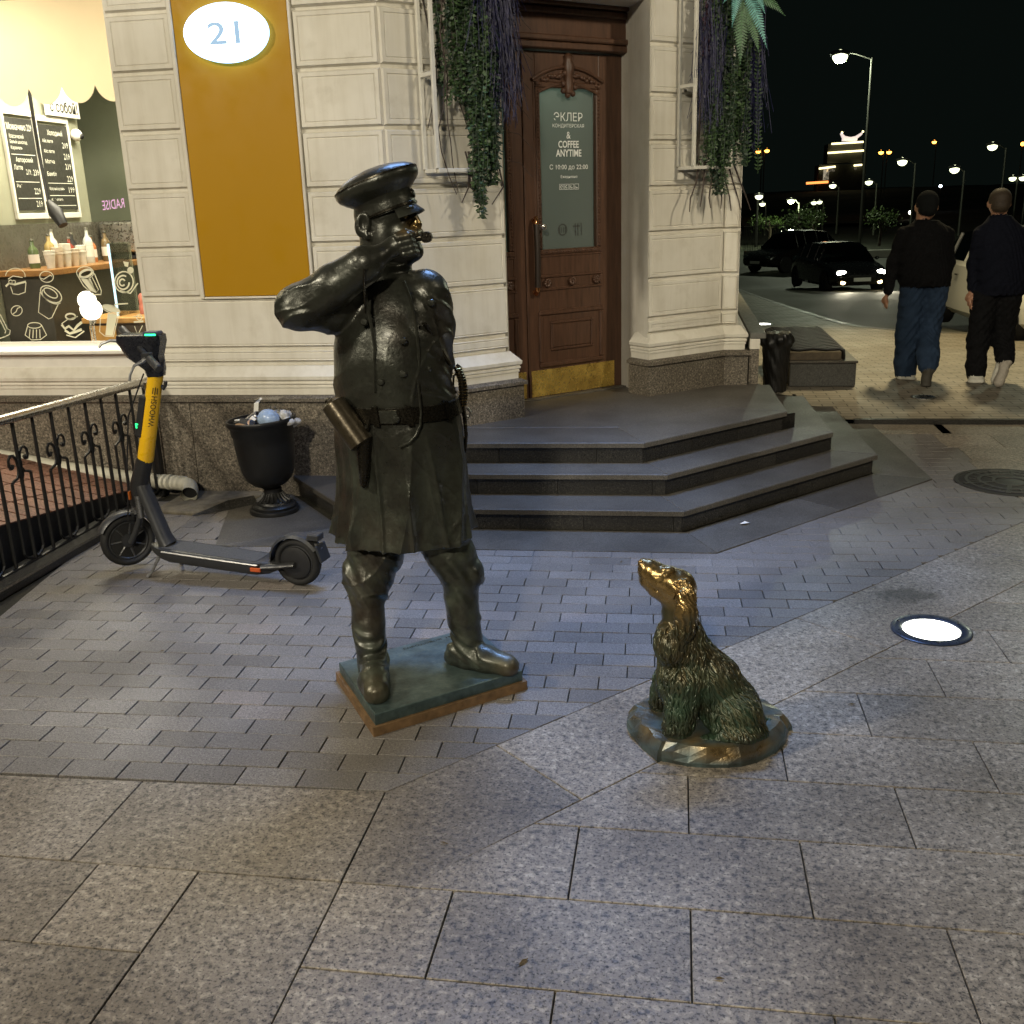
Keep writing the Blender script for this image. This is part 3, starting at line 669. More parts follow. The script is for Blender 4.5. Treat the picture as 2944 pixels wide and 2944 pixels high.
# ================================================================== ENTRANCE STEPS
stp = thing('entrance_steps', 'three dark granite steps and landing wrapping the building corner', 'steps', (-.2, 6.2, 0), world=True)
LV = [(.125, [(-2.35, 5.80), (-1.80, 5.135), (.057, 5.165), (1.262, 6.447), (1.205, 8.02)]), (.25, [(-2.05, 5.80), (-1.55, 5.40), (-.034, 5.44), (.995, 6.525), (.955, 7.78)]), (.375, [(-1.72, 5.80), (-1.45, 5.63), (-.168, 5.67), (.709, 6.57), (.685, 7.56)])]
for z, pts in LV:
    inn = [(-2.3, 6.4), (-1.3, 7.4), (-.2, 8.2), (.5, 8.0)]
    n_ = len(pts)
    # tread stones: mitred at the corners, 3 cm nosing
    back = {0: .36, 1: .36, 2: .42}[LV.index((z, pts))]
    P = [Vector(p) for p in pts]; off = []
    for i in range(n_):
        e1 = (P[i] - P[i - 1]).normalized() if i else None; e2 = (P[i + 1] - P[i]).normalized() if i < n_ - 1 else None
        n1 = Vector((-e1.y, e1.x)) if e1 else None; n2 = Vector((-e2.y, e2.x)) if e2 else None
        off.append((n1 + n2) / (1 + n1.dot(n2)) if n1 and n2 else (n1 or n2))
    for i in range(n_ - 1):
        a, b, c_, d_ = P[i], P[i + 1], P[i + 1] + off[i + 1] * back, P[i] + off[i] * back
        L = (b - a).length; m_ = max(1, round(L / 1.3))
        for k in range(m_):
            t0, t1 = k / m_, (k + 1) / m_
            q = [a.lerp(b, t0), a.lerp(b, t1), d_.lerp(c_, t1), d_.lerp(c_, t0)]
            me = slab_mesh('tread', inset([(v.x, v.y) for v in q], .0012), z, .030, .004); link('tread', me, M_STEP, stp)
    # risers: dark polished tiles, set back under the nosing
    ri = [P[i] + off[i] * .028 for i in range(n_)]
    for i in range(n_ - 1):
        a, b = ri[i], ri[i + 1]; L = (b - a).length; cuts = [0.0]
        while cuts[-1] < L - .35: cuts.append(cuts[-1] + random.uniform(.34, .62))
        cuts.append(L)
        e = (b - a).normalized(); nr = Vector((e.y, -e.x))
        for c0, c1 in zip(cuts[:-1], cuts[1:]):
            p0, p1 = a + e * (c0 + .0012), a + e * (c1 - .0012); q0, q1 = p0 - nr * .02, p1 - nr * .02
            MB().prism([(p0.x, p0.y), (p1.x, p1.y), (q1.x, q1.y), (q0.x, q0.y)], z - .125 + .001, z - .031).build('riser_tile', M_RISER, stp)
    core = [(p + off[i] * .05) for i, p in enumerate(P)]
    MB().prism([(v.x, v.y) for v in core] + [(.3, 8.3), (-1.2, 8.3), (-2.2, 6.6)], z - .125 - .02, z - .004).build('fill', M_STEP if z > .3 else M_JOINT, stp)
link('landing_slab', slab_mesh('landing_slab', [(-1.35, 6.06), (-.33, 6.09), (.30, 6.74), (.27, 7.7), (-.1, 8.0), (-1.3, 7.2)], .3755, .03, .002), M_STEP, stp)
# granite strip at the foot of the steps
i3 = LV[0][1]
for a, b, c_, d_ in ((STRIP[0], (-1.1, 4.83), (-1.1, 5.17), (-1.83, 5.155)), ((-1.1, 4.83), STRIP[1], (.07, 5.185), (-1.1, 5.17)), (STRIP[1], (.93, 5.635), (.70, 5.86), (.07, 5.185)), ((.93, 5.635), STRIP[2], (1.24, 6.44), (.70, 5.86)), (STRIP[2], STRIP[3], (1.17, 7.94), (1.24, 6.44)), ((-2.42, 4.80), (-1.83, 5.155), (-2.36, 5.80), (-2.75, 5.80))):
    pl_ = [a, b, c_, d_]
    if area(pl_) < 0: pl_ = pl_[::-1]
    piece(plaza, 'strip_slab', pl_, M_STEP, .004, .0015, .016)

# ================================================================== SHOP WINDOW AND ROOM
WX0, WX1, WZ0, WZ1, WY = -5.45, -3.238, .955, 3.05, 5.93
win = MB(); win.box(WX0, WX1, FY - .05, WY + .10, .888, .908, .003); win.box(WX0, WX1, FY + .005, FY + .03, .64, .886, .002)
wo = win.build('window_sill', M_WHITE, bld)
MB().box(WX0, WX1 + .002, WY - .012, WY + .012, .9085, WZ0, .002).build('window_rail', M_WHITE, bld)
MB().box(WX0 + .02, WX1 - .03, WY - .028, WY - .014, .909, .922).build('light_strip', emit('led_strip', (1.0, .95, .72), 2.2), bld)
pane = MB().add([(WX0, WY, WZ0), (WX1, WY, WZ0), (WX1, WY, WZ1), (WX0, WY, WZ1)], [(0, 1, 2, 3)]).build('shop_pane', M_GLASS, bld)
MB().box(WX1 - .004, WX1 + .016, FY + .02, WY + .05, .908, 3.05, .002).build('window_jamb', M_PLASTER, bld)
# cream scalloped valance behind the glass
def cloth(name, col):
    t = NT(name); df = t.node('BsdfDiffuse'); tl_ = t.node('BsdfTranslucent'); mx = t.node('MixShader'); mx.inputs[0].default_value = .45
    n_c = t.ramp(t.noise(3, 3), [(.3, tuple(c * .94 for c in col)), (.7, col)]); t.l(n_c, df.inputs[0]); t.l(n_c, tl_.inputs[0]); t.l(df.outputs[0], mx.inputs[1]); t.l(tl_.outputs[0], mx.inputs[2]); t.l(mx.outputs[0], t.out.inputs['Surface']); return t.m
M_CREAM = cloth('cream_film', (.80, .66, .46))
top = 2.92; pts = []; x = -5.42; edge = []
ww = .213
sx = -3.39
xs0 = [sx - ww * k for k in range(10)][::-1]
prev = xs0[0]
for a, b in zip(xs0 + [sx], (xs0 + [sx])[1:] + [sx + ww]):
    if b <= a: continue
    for k in range(12):
        t = k / 12; xx = a + (b - a) * t
        if xx > -3.245: break
        edge.append((xx, 2.442 - .092 * (max(0, 1 - (2 * t - 1) ** 2)) ** .72 + (a + 5) * .0))
nE = len(edge)
MB().add([(x_, WY + .012, z) for x_, z in edge] + [(x_, WY + .012, top) for x_, z in edge], [(k, k + 1, nE + k + 1, nE + k) for k in range(nE - 1)]).build('scalloped_valance', M_CREAM, pane)
# white drawings on the glass
DY = WY - .0015
M_DEC = plain('cream_decal', (.82, .80, .60), .6, scale=5, var=.03)
def decal(strokes, name='window_decal', fills=()):
    b = MB()
    for pts_, wd in strokes: b.strip([(at(x_, y_, DY).x, DY, at(x_, y_, DY).z) for x_, y_ in pts_], wd, (0, -1, 0))
    for pts_ in fills:
        q = [(at(x_, y_, DY).x, DY, at(x_, y_, DY).z) for x_, y_ in pts_]; b.add(q, [tuple(range(len(q)))])
    return b.build(name, M_DEC, pane)
def Zp(*pts_): return [(x_ / 4.293, 600 + y_ / 4.293) for x_, y_ in pts_]
def circ(cx, cy, rx, ry, a0=0, a1=360, n=18, rot=0):
    out = []
    for k in range(n + 1):
        a = R_(a0 + (a1 - a0) * k / n); x_, y_ = rx * math.cos(a), ry * math.sin(a); c_, s_ = math.cos(R_(rot)), math.sin(R_(rot)); out.append((cx + x_ * c_ - y_ * s_, cy + x_ * s_ + y_ * c_))
    return Zp(*out)
tk = .0055
decal([(circ(575, 840, 85, 68, rot=10), tk), (Zp((495, 855), (540, 870), (580, 845), (620, 820), (640, 835)), tk)], 'bean_decal')
decal([(circ(630, 1055, 145, 85, rot=32), tk * 1.3), (circ(625, 1040, 95, 45, rot=32), tk * 1.3), (circ(640, 1080, 135, 75, 10, 190, rot=32), tk), (Zp((495, 1030), (475, 1280), (600, 1360), (640, 1345), (725, 1165)), tk)], 'cup_decal')
decal([(circ(1050, 790, 105, 75), tk), (circ(1060, 800, 80, 42, rot=-20), tk * 2.5), (Zp((960, 830), (1030, 950), (1150, 1060), (1245, 1060), (1250, 1010), (1165, 800)), tk * 1.2), (Zp((1130, 830), (1215, 1000), (1190, 1030), (1080, 860)), tk)], 'glass_decal', [Zp((1000, 870), (1110, 850), (1190, 1040), (1110, 1010))])
decal([(circ(1530, 905, 115, 130, -60, 300), tk * 1.5), (circ(1520, 910, 75, 85, 0, 300), tk * 1.8), (circ(1510, 910, 35, 40, 40, 330), tk * 1.8), (Zp((1480, 1010), (1610, 1045), (1700, 920)), tk * 1.5)], 'roll_decal', [circ(1610, 760, 40, 42)[:-1], Zp((1520, 650), (1590, 660), (1580, 720), (1540, 710))])
decal([(circ(190, 830, 120, 95, 180, 370), tk), (Zp((70, 960), (110, 920), (180, 935), (320, 900)), tk * 2.2), (Zp((130, 960), (160, 1050), (230, 1060), (310, 1030), (320, 910)), tk), (Zp((100, 870), (160, 830), (280, 850)), tk), (circ(130, 900, 22, 20), tk), (circ(170, 905, 22, 20), tk)], 'cupcake_decal')
decal([(circ(205, 1260, 70, 62, rot=-20), tk), (Zp((160, 1300), (200, 1270), (215, 1230), (250, 1215)), tk)], 'bean_decal')
decal([(circ(425, 1440, 85, 35), tk), (Zp((340, 1450), (310, 1560), (390, 1620), (500, 1615), (575, 1560), (510, 1430)), tk)] + [(Zp((370 + 40 * k, 1490), (360 + 45 * k, 1600)), tk) for k in range(4)], 'cupcake_decal')
decal([(circ(870, 1330, 60, 35), tk * 2), (Zp((760, 1430), (800, 1480), (850, 1450), (910, 1500), (960, 1440), (1010, 1400)), tk * 3), (Zp((800, 1500), (860, 1540), (930, 1520), (1010, 1490)), tk * 3), (Zp((820, 1560), (930, 1590), (1040, 1510)), tk * 1.5), (Zp((760, 1420), (830, 1370), (960, 1330)), tk)], 'cake_decal')
decal([(circ(1370, 1240, 115, 45, rot=18), tk), (Zp((1400, 1220), (1420, 1180), (1580, 1170)), tk * 1.5), (Zp((1245, 1270), (1230, 1520), (1290, 1570)), tk), (Zp((1470, 1290), (1400, 1580), (1290, 1570)), tk)], 'drink_decal', [Zp((1330, 1290), (1450, 1310), (1390, 1570), (1300, 1560)), circ(1370, 1235, 108, 38, rot=18)[:-1]])
decal([(Zp((1650, 1400), (1770, 1390)), tk * 2), (Zp((1660, 1450), (1700, 1560), (1760, 1440)), tk), (circ(1720, 1340, 35, 35), tk), (Zp((1640, 1330), (1760, 1330)), tk)], 'cake_decal')
decal([(Zp((0, 1300), (90, 1480), (125, 1500), (120, 1550), (60, 1580), (0, 1600)), tk), (Zp((0, 1370), (70, 1510), (60, 1540)), tk)], 'glass_decal')
# pink neon writing mirrored in the glass
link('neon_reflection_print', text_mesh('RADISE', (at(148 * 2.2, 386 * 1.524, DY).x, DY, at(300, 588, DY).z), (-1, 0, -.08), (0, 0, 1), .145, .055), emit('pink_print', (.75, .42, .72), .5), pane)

room = thing('cafe_room', 'bright cafe interior behind the shop window', 'room', (-4.2, 7.2, .3), world=True)
M_RWALL = plain('cafe_wall', (.27, .295, .21), .7, scale=3, var=.05)
rm = MB(); rm.box(-7.5, -2.2, 9.0, 9.1, .1, 3.3); rm.box(-2.62, -2.5, 6.35, 9.0, .1, 3.3); rm.box(-7.6, -7.5, 6.35, 9.1, .1, 3.3); rm.build('wall', M_RWALL, room)
MB().box(-7.5, -2.5, 6.3, 9.0, .2, .3).build('floor', plain('cafe_floor', (.16, .12, .08), .5), room); MB().box(-7.5, -2.5, 6.31, 9.0, 3.12, 3.2).build('ceiling', M_RWALL, room)
MX = -4.62
MB().box(MX - .12, MX, 6.40, 7.76, 1.02, 2.95).build('menu_wall', plain('menu_wall', (.33, .335, .25), .6, scale=4, var=.05), room)
rd = MB(); rd.box(-3.9, -2.75, 8.955, 8.99, .3, 2.25); rd.build('back_door', plain('green_door', (.40, .42, .29), .5, scale=4), room)
mlamp = MB()
lamp_pos = [(-4.55, 6.35, 3.02), (-3.7, 6.4, 3.02), (-4.1, 7.6, 3.02), (-3.3, 7.6, 3.02)]
for p in lamp_pos: mlamp = MB().lathe([(.075, 0), (.075, .05), (.03, .09)], 18, p); mlamp.build('ceiling_spot', emit('cafe_spot', (1.0, .9, .62), 6.0), room, True)
lamp('cafe_ceiling_light', 'AREA', (-4.0, 7.0, 3.0), (-3.9, 6.9, 0), 120, (1.0, .92, .70), 1.6, 1.0)
# menu boards
M_BOARD = plain('menu_board', (.035, .035, .03), .5, scale=10); M_CHALK = emit('chalk_text', (.8, .8, .68), .25)
def atx(px, py, X):
    d = CM @ Vector((px - 1472, -(py - 1472), -FPX)); t = X / d.x; return Vector((X, d.y * t, CAM_H + d.z * t))
def board(y0, y1, z0, z1, lines, lab):
    b = thing('menu_board', lab, 'menu board', (MX + .01, (y0 + y1) / 2, z0), world=True, group='chalk menu boards in the cafe')
    MB().box(MX + .001, MX + .02, y0, y1, z0, z1, .002).build('panel', M_BOARD, b)
    for a_, b_ in ((y0 - .022, y0 - .001), (y1 + .001, y1 + .022)): MB().box(MX + .001, MX + .026, a_, b_, z0 - .02, z1 + .02, .002).build('frame_strip', M_WHITE, b)
    MB().box(MX + .001, MX + .026, y0 - .022, y1 + .022, z1 + .021, z1 + .06, .002).build('frame_strip', M_WHITE, b); MB().box(MX + .001, MX + .026, y0 - .022, y1 + .022, z0 - .06, z0 - .021, .002).build('frame_strip', M_WHITE, b)
    w_ = y1 - y0
    for (s, fy, fz, fw, h_) in lines:
        fz *= .80; h_ *= .85
        if s == '-': MB().box(MX + .0205, MX + .0215, y0 + w_ * fy, y0 + w_ * (fy + fw), z1 - fz - .004, z1 - fz).build('chalk_line', M_CHALK, b)
        else: link('lettering', text_mesh(s, (MX + .0215, y0 + w_ * fy, z1 - fz), (0, 1, 0), (0, 0, 1), w_ * fw, h_, align='L', res=1), M_CHALK, b)
bz1 = 2.375; bz0 = 1.765
board(6.81, 7.135, bz0, bz1 + .01, [('Моккачино 229', .06, .07, .88, .055), ('Классический', .1, .15, .5, .035), ('Белый шоколад', .1, .20, .6, .035), ('Карамель', .1, .25, .4, .035), ('-', .08, .30, .85, 0), ('Авторский', .2, .35, .6, .05), ('Латте', .1, .41, .3, .04), ('219,', .5, .45, .2, .05), ('239', .76, .45, .2, .05), ('-', .08, .53, .85, 0), ('Раф', .1, .57, .2, .035), ('229', .7, .61, .22, .05), ('-', .08, .67, .85, 0), ('219', .7, .72, .22, .05)], 'left chalk menu board with the higher prices behind the glass')
board(7.19, 7.57, bz0, bz1 - .01, [('Холодный', .3, .07, .5, .055), ('Айс латте', .1, .14, .35, .03), ('209', .75, .17, .2, .05), ('Айс латте', .1, .23, .35, .03), ('219', .75, .27, .2, .05), ('Матча', .1, .32, .3, .035), ('219', .75, .36, .2, .05), ('Бамбл', .1, .43, .3, .035), ('229', .75, .47, .2, .05), ('-', .08, .51, .85, 0), ('Молочный коктейль', .1, .56, .5, .03), ('199', .75, .57, .2, .05), ('-', .08, .62, .85, 0), ('Аффогато', .1, .66, .4, .03), ('-', .08, .71, .85, 0)], 'right chalk menu board beside the small camera behind the glass')
b = thing('menu_sign', 'white sign with dark lettering hung above the menu boards', 'sign', (MX + .03, 7.5, 2.42), world=True)
MB().box(MX + .03, MX + .05, 7.30, 7.73, 2.43, 2.66, .002).build('panel', M_WHITE, b); link('lettering', text_mesh('с собой!', (MX + .0525, 7.52, 2.50), (0, 1, 0), (0, 0, 1), .36, .085, bold=.02), M_BOARD, b)
b = thing('security_camera', 'small white dome camera beside the menu boards', 'camera', (MX + .03, 7.64, 2.31), world=True)
MB().sphere((MX + .05, 7.64, 2.31), .045, 14, 8).build('housing', M_WHITE, b, True); MB().sphere((MX + .085, 7.645, 2.30), .022, 12, 8).build('lens', M_BLACK, b, True)
# back bar with bottles, front counter, warm wood panels
bar = thing('back_bar', 'dark bar counter under the menu boards behind the glass', 'counter', (-4.3, 7.0, .3), world=True)
MB().box(MX, MX + .36, 6.5, 8.4, .3, 1.33, .004).build('cabinet', plain('bar_front', (.05, .045, .035), .4), bar); MB().box(MX, MX + .40, 6.45, 8.4, 1.33, 1.37, .004).build('worktop', plain('bar_top', (.30, .15, .05), .35), bar)
MB().box(MX - .02, MX + .012, 6.5, 8.4, 1.37, 1.67).build('splashback', plain('bar_tiles', (.10, .095, .075), .3, scale=9, var=.15), bar)
bc = [((.10, .14, .06), 'green'), ((.40, .30, .12), 'amber'), ((.75, .72, .62), 'white'), ((.25, .05, .03), 'dark red'), ((.03, .03, .03), 'black'), ((.55, .58, .55), 'clear'), ((.5, .2, .08), 'orange'), ((.14, .10, .05), 'brown')]
for k, (c_, nm) in enumerate(bc):
    yy = 6.72 + k * .125; xx = MX + .14 + .05 * (k % 2); hh = .20 + .03 * ((k * 7) % 3)
    o = thing('bottle', nm + ' bottle standing on the back bar behind the glass', 'bottle', (xx, yy, 1.37), group='bottles on the back bar')
    MB().lathe([(.034, 0), (.036, .01), (.036, hh * .6), (.03, hh * .68), (.013, hh * .78), (.012, hh * .95)], 12).build('body', plain(nm + '_bottle', c_, .15), o, True); MB().lathe([(.0145, hh * .94), (.0145, hh), (.002, hh + .002)], 10).build('cap', M_STEEL, o, True)
    MB().lathe([(.0365, hh * .18), (.0365, hh * .48)], 12).build('paper_label', M_WHITE, o, True)
em = thing('espresso_machine', 'steel espresso machine at the end of the back bar behind the glass', 'coffee machine', (MX + .2, 7.95, 1.37), world=True)
MB().box(MX + .04, MX + .36, 7.78, 8.2, 1.43, 1.66, .012).build('body', M_STEEL, em); MB().box(MX + .04, MX + .34, 7.80, 8.18, 1.372, 1.40, .006).build('drip_tray', M_BLACK, em)
for y_ in (7.88, 8.06): MB().lathe([(.02, 0), (.032, .02), (.032, .035)], 14, (MX + .27, y_, 1.405)).build('group_head', M_BLACK, em, True)
for y_ in (7.8, 8.18): MB().tube([(MX + .08, y_, 1.372), (MX + .08, y_, 1.435)], .012, 8).build('foot', M_BLACK, em)
for k in range(5):
    o = thing('paper_cup_stack', ('first', 'second', 'third', 'fourth', 'fifth')[k] + ' stack of white paper cups from the left on the back bar', 'cups', (MX + .30, 6.66 + .10 * k, 1.37), group='cup stacks on the back bar'); MB().lathe([(.026, 0), (.036, .09), (.039, .092), (.039, .10), (.036, .11), (.039, .112), (.039, .12 + .02 * (k % 3)), (.030, .121 + .02 * (k % 3))], 16).build('cups', plain('cup_paper', (.62, .52, .40) if k % 2 else (.7, .68, .6), .6), o, True)
hl = thing('spot_lamp', 'black jointed spot lamp hanging in front of the menu boards', 'lamp', (-4.25, 6.9, 2.95), world=True)
a_ = [at(98, 352, 6.7), at(112, 440, 6.7), at(140, 580, 6.65)]; MB().tube([Vector((a_[0].x, 6.7, 3.1))] + a_, .012, 8).build('rod', M_BLACK, hl, True); MB().tube([a_[2], at(160, 610, 6.62), at(182, 648, 6.6)], [.02, .05, .032], 12).build('shade', M_BLACK, hl, True)
cnt = thing('service_counter', 'wooden service counter with a dark front inside the cafe', 'counter', (-3.6, 6.8, .3), world=True)
MB().box(-4.15, -2.95, 6.75, 7.15, .3, .98, .004).build('front', plain('counter_front', (.06, .045, .03), .45), cnt); MB().box(-4.18, -2.92, 6.70, 7.2, .98, 1.02, .006).build('top', plain('counter_wood', (.55, .30, .09), .4), cnt)
MB().box(-3.25, -2.95, 6.74, 6.749, .3, .96).build('wood_panel', plain('orange_wood', (.62, .34, .09), .45), cnt); MB().box(-4.15, -3.95, 6.74, 6.749, .3, .96).build('wood_panel', plain('orange_wood2', (.60, .33, .09), .45), cnt)
o = thing('glass_case', 'frameless glass display case on the service counter', 'display case', (-3.6, 6.9, 1.02), world=True)
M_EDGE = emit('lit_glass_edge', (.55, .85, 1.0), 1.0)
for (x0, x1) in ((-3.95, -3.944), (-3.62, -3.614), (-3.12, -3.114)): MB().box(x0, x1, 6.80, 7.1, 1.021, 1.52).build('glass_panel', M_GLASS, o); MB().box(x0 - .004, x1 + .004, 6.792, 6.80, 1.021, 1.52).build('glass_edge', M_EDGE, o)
MB().box(-3.95, -3.114, 6.80, 7.1, 1.521, 1.527).build('glass_top', M_GLASS, o)
for k, (x_, c_) in enumerate(((-3.80, (.55, .2, .15)), (-3.50, (.75, .7, .55)), (-3.35, (.6, .6, .7)), (-3.22, (.7, .45, .3)))):
    q = thing('cake', ('red', 'cream', 'grey', 'apricot')[k] + ' layered cake inside the glass display case', 'cake', (x_, 6.95, 1.021)); MB().lathe([(.055, 0), (.055, .06), (.05, .07), (.052, .08), (.052, .13), (.04, .145), (.001, .15)], 16).build('layers', plain('cake_sponge', c_, .7), q, True); MB().sphere((0, 0, .16), .016, 8, 6).build('topping', plain('cake_topping', (.8, .75, .7), .5), q, True)
for k, (px_, py_, r) in enumerate(((250, 863, .058), (262, 890, .068))):
    p = at(px_, py_, 6.12 - .05 * k); q = thing('globe_lamp', ('upper' if k == 0 else 'lower') + ' of two glowing white globe lamps behind the shop window', 'lamp', p)
    MB().sphere((0, 0, 0), r, 20, 14).build('globe', emit('globe_light', (1.0, .93, .80), 2.6), q, True); MB().lathe([(.02, -r - .02), (.022, -r + .006)], 12).build('fitting', M_STEEL, q, True)
    zz = p.z - .93
    MB().tube([(0, 0, -r - .01), (0, 0, -zz + (.0 if k else .0))], .006, 8).build('stem', M_STEEL, q, True)
# ================================================================== SCULPTING: distance fields on a grid, meshed with surface nets
class Vox:
    def __init__(s, lo, hi, h):
        s.h = h; s.lo = np.array(lo, np.float32); n = np.ceil((np.array(hi) - np.array(lo)) / h).astype(int) + 1
        s.n = n; s.ax = [s.lo[i] + h * np.arange(n[i], dtype=np.float32) for i in range(3)]
        s.F = np.full(tuple(n), 1.0, np.float32); s.I = np.zeros(tuple(n), np.int8)
    def sub(s, lo, hi, m):
        sl = []
        for i in range(3):
            a = int(np.floor((lo[i] - m - s.lo[i]) / s.h)); b = int(np.ceil((hi[i] + m - s.lo[i]) / s.h)) + 1
            sl.append(slice(max(0, a), min(s.n[i], max(b, 0))))
        return tuple(sl), s.ax[0][sl[0]][:, None, None], s.ax[1][sl[1]][None, :, None], s.ax[2][sl[2]][None, None, :]
    def put(s, sl, d, k, mid, op):
        if 0 in d.shape: return
        F = s.F[sl]; d = d.astype(np.float32)
        if op == 'cut': d = -d; s.F[sl] = np.maximum(F, d) + (np.maximum(k - np.abs(F - d), 0) ** 2 / (4 * k) if k > 0 else 0); return
        I = s.I[sl]; I[d < F] = mid
        r = np.minimum(F, d)
        if k > 0: r = r - np.maximum(k - np.abs(F - d), 0) ** 2 / (4 * k)
        s.F[sl] = r
    def cap(s, a, b, ra, rb=None, k=.02, mid=0, op='add', sc=(1, 1, 1)):
        rb = ra if rb is None else rb; a = np.array(a, np.float32); b = np.array(b, np.float32); R = max(ra, rb) * max(sc)
        sl, x, y, z = s.sub(np.minimum(a, b) - R, np.maximum(a, b) + R, k + 3 * s.h)
        ab = b - a; L = float(ab @ ab) + 1e-12
        px, py, pz = x - a[0], y - a[1], z - a[2]
        t = np.clip((px * ab[0] + py * ab[1] + pz * ab[2]) / L, 0, 1)
        d = np.sqrt(((px - t * ab[0]) / sc[0]) ** 2 + ((py - t * ab[1]) / sc[1]) ** 2 + ((pz - t * ab[2]) / sc[2]) ** 2) - (ra + (rb - ra) * t)
        s.put(sl, d, k, mid, op); return s
    def chain(s, pts, rs, k=.02, mid=0, **kw):
        for i in range(len(pts) - 1): s.cap(pts[i], pts[i + 1], rs[i], rs[i + 1], k, mid, **kw)
        return s
    def ell(s, c, r, k=.02, mid=0, op='add', rot=None):
        c = np.array(c, np.float32); R = max(r); sl, x, y, z = s.sub(c - R, c + R, k + 3 * s.h)
        p = [x - c[0], y - c[1], z - c[2]]
        if rot is not None:
            q = np.array(rot.to_3x3().transposed()); p = [q[i][0] * p[0] + q[i][1] * p[1] + q[i][2] * p[2] for i in range(3)]
        k0 = np.sqrt((p[0] / r[0]) ** 2 + (p[1] / r[1]) ** 2 + (p[2] / r[2]) ** 2); k1 = np.sqrt((p[0] / r[0] ** 2) ** 2 + (p[1] / r[1] ** 2) ** 2 + (p[2] / r[2] ** 2) ** 2) + 1e-9
        s.put(sl, k0 * (k0 - 1) / k1, k, mid, op); return s
    def loft(s, st, k=.02, mid=0, mod=None, op='add', flat=(True, True)):
        """stations (z, cx, cy, rx, ry) from low to high"""
        st = sorted([tuple(map(float, q)) for q in st]); zz = np.array([q[0] for q in st]); A = np.array(st)
        R = max(A[:, 3].max(), A[:, 4].max()) * 1.15
        sl, x, y, z = s.sub((A[:, 1].min() - R, A[:, 2].min() - R, zz[0]), (A[:, 1].max() + R, A[:, 2].max() + R, zz[-1]), k + 3 * s.h)
        zf = z.ravel(); dense = np.linspace(zz[0], zz[-1], 400); ker = np.hanning(41); ker /= ker.sum()
        def itp(col):
            v = np.interp(dense, zz, A[:, col]); v = np.convolve(np.pad(v, 20, mode='edge'), ker, 'valid'); return np.interp(zf, dense, v)[None, None, :].astype(np.float32)
        cx, cy, rx, ry = itp(1), itp(2), itp(3), itp(4); p0, p1 = x - cx, y - cy
        if mod is not None:
            m = mod(np.arctan2(p1, p0), z); rx = rx * m; ry = ry * m
        k0 = np.sqrt((p0 / rx) ** 2 + (p1 / ry) ** 2); k1 = np.sqrt((p0 / rx ** 2) ** 2 + (p1 / ry ** 2) ** 2) + 1e-6
        d = k0 * (k0 - 1) / k1
        d = np.maximum(d, np.maximum(zz[0] - z, z - zz[-1])); s.put(sl, d, k, mid, op); return s
    def disp(s, fn):
        m = np.abs(s.F) < .03; i = np.nonzero(m); s.F[i] += fn(s.ax[0][i[0]], s.ax[1][i[1]], s.ax[2][i[2]]).astype(np.float32); return s
    def floor(s, z): s.F = np.maximum(s.F, (z - s.ax[2])[None, None, :]); return s
    def mesh(s, name, mats=False, smooth_it=1):
        F, h = s.F, s.h; S_ = F < 0
        for i in (0, -1): S_[i] = False; S_[:, i] = False; S_[:, :, i] = False
        F = np.where(S_, np.minimum(F, -1e-6), np.maximum(F, 1e-6))
        c = np.zeros(tuple(s.n - 1), np.int8)
        for dx in (0, 1):
            for dy in (0, 1):
                for dz in (0, 1): c += S_[dx:S_.shape[0] - 1 + dx, dy:S_.shape[1] - 1 + dy, dz:S_.shape[2] - 1 + dz]
        act = (c > 0) & (c < 8); ii, jj, kk = np.nonzero(act); N = len(ii)
        cor = [(a, b, e) for a in (0, 1) for b in (0, 1) for e in (0, 1)]
        val = {q: F[ii + q[0], jj + q[1], kk + q[2]] for q in cor}
        acc = np.zeros((N, 3)); cnt = np.zeros(N)
        for q in cor:
            for ax_ in range(3):
                if q[ax_]: continue
                r = list(q); r[ax_] = 1; r = tuple(r); va, vb = val[q], val[r]; m = (va < 0) != (vb < 0)
                t = np.where(m, va / np.where(m, va - vb, 1), 0); p = np.zeros((N, 3)); p += np.array(q); p[:, ax_] += t; acc += p * m[:, None]; cnt += m
        V = (np.stack([ii, jj, kk], 1) + acc / cnt[:, None]) * h + s.lo
        idx = np.full(c.shape, -1, np.int32); idx[ii, jj, kk] = np.arange(N)
        quads = []
        for ax_ in range(3):
            a = [slice(None)] * 3; b = [slice(None)] * 3; a[ax_] = slice(0, -1); b[ax_] = slice(1, None)
            A, B = S_[tuple(a)], S_[tuple(b)]; e = np.argwhere(A != B); u, v = [(1, 2), (2, 0), (0, 1)][ax_]
            e = e[(e[:, u] > 0) & (e[:, v] > 0) & (e[:, u] < c.shape[u]) & (e[:, v] < c.shape[v])]
            def cell(du, dv):
                q = e.copy(); q[:, u] += du; q[:, v] += dv; return idx[q[:, 0], q[:, 1], q[:, 2]]
            Q = np.stack([cell(-1, -1), cell(0, -1), cell(0, 0), cell(-1, 0)], 1); ins = A[e[:, 0], e[:, 1], e[:, 2]]
            Q[~ins] = Q[~ins][:, ::-1]; quads.append(Q)
        Q = np.concatenate(quads); Q = Q[(Q >= 0).all(1)]
        me = bpy.data.meshes.new(name); nf = len(Q)
        me.vertices.add(N); me.vertices.foreach_set('co', V.astype(np.float32).ravel()); me.loops.add(nf * 4); me.loops.foreach_set('vertex_index', Q.ravel().astype(np.int32))
        me.polygons.add(nf); me.polygons.foreach_set('loop_start', np.arange(0, nf * 4, 4, dtype=np.int32)); me.polygons.foreach_set('use_smooth', np.ones(nf, bool))
        if mats: me.polygons.foreach_set('material_index', s.I[ii, jj, kk][Q[:, 0]].astype(np.int32))
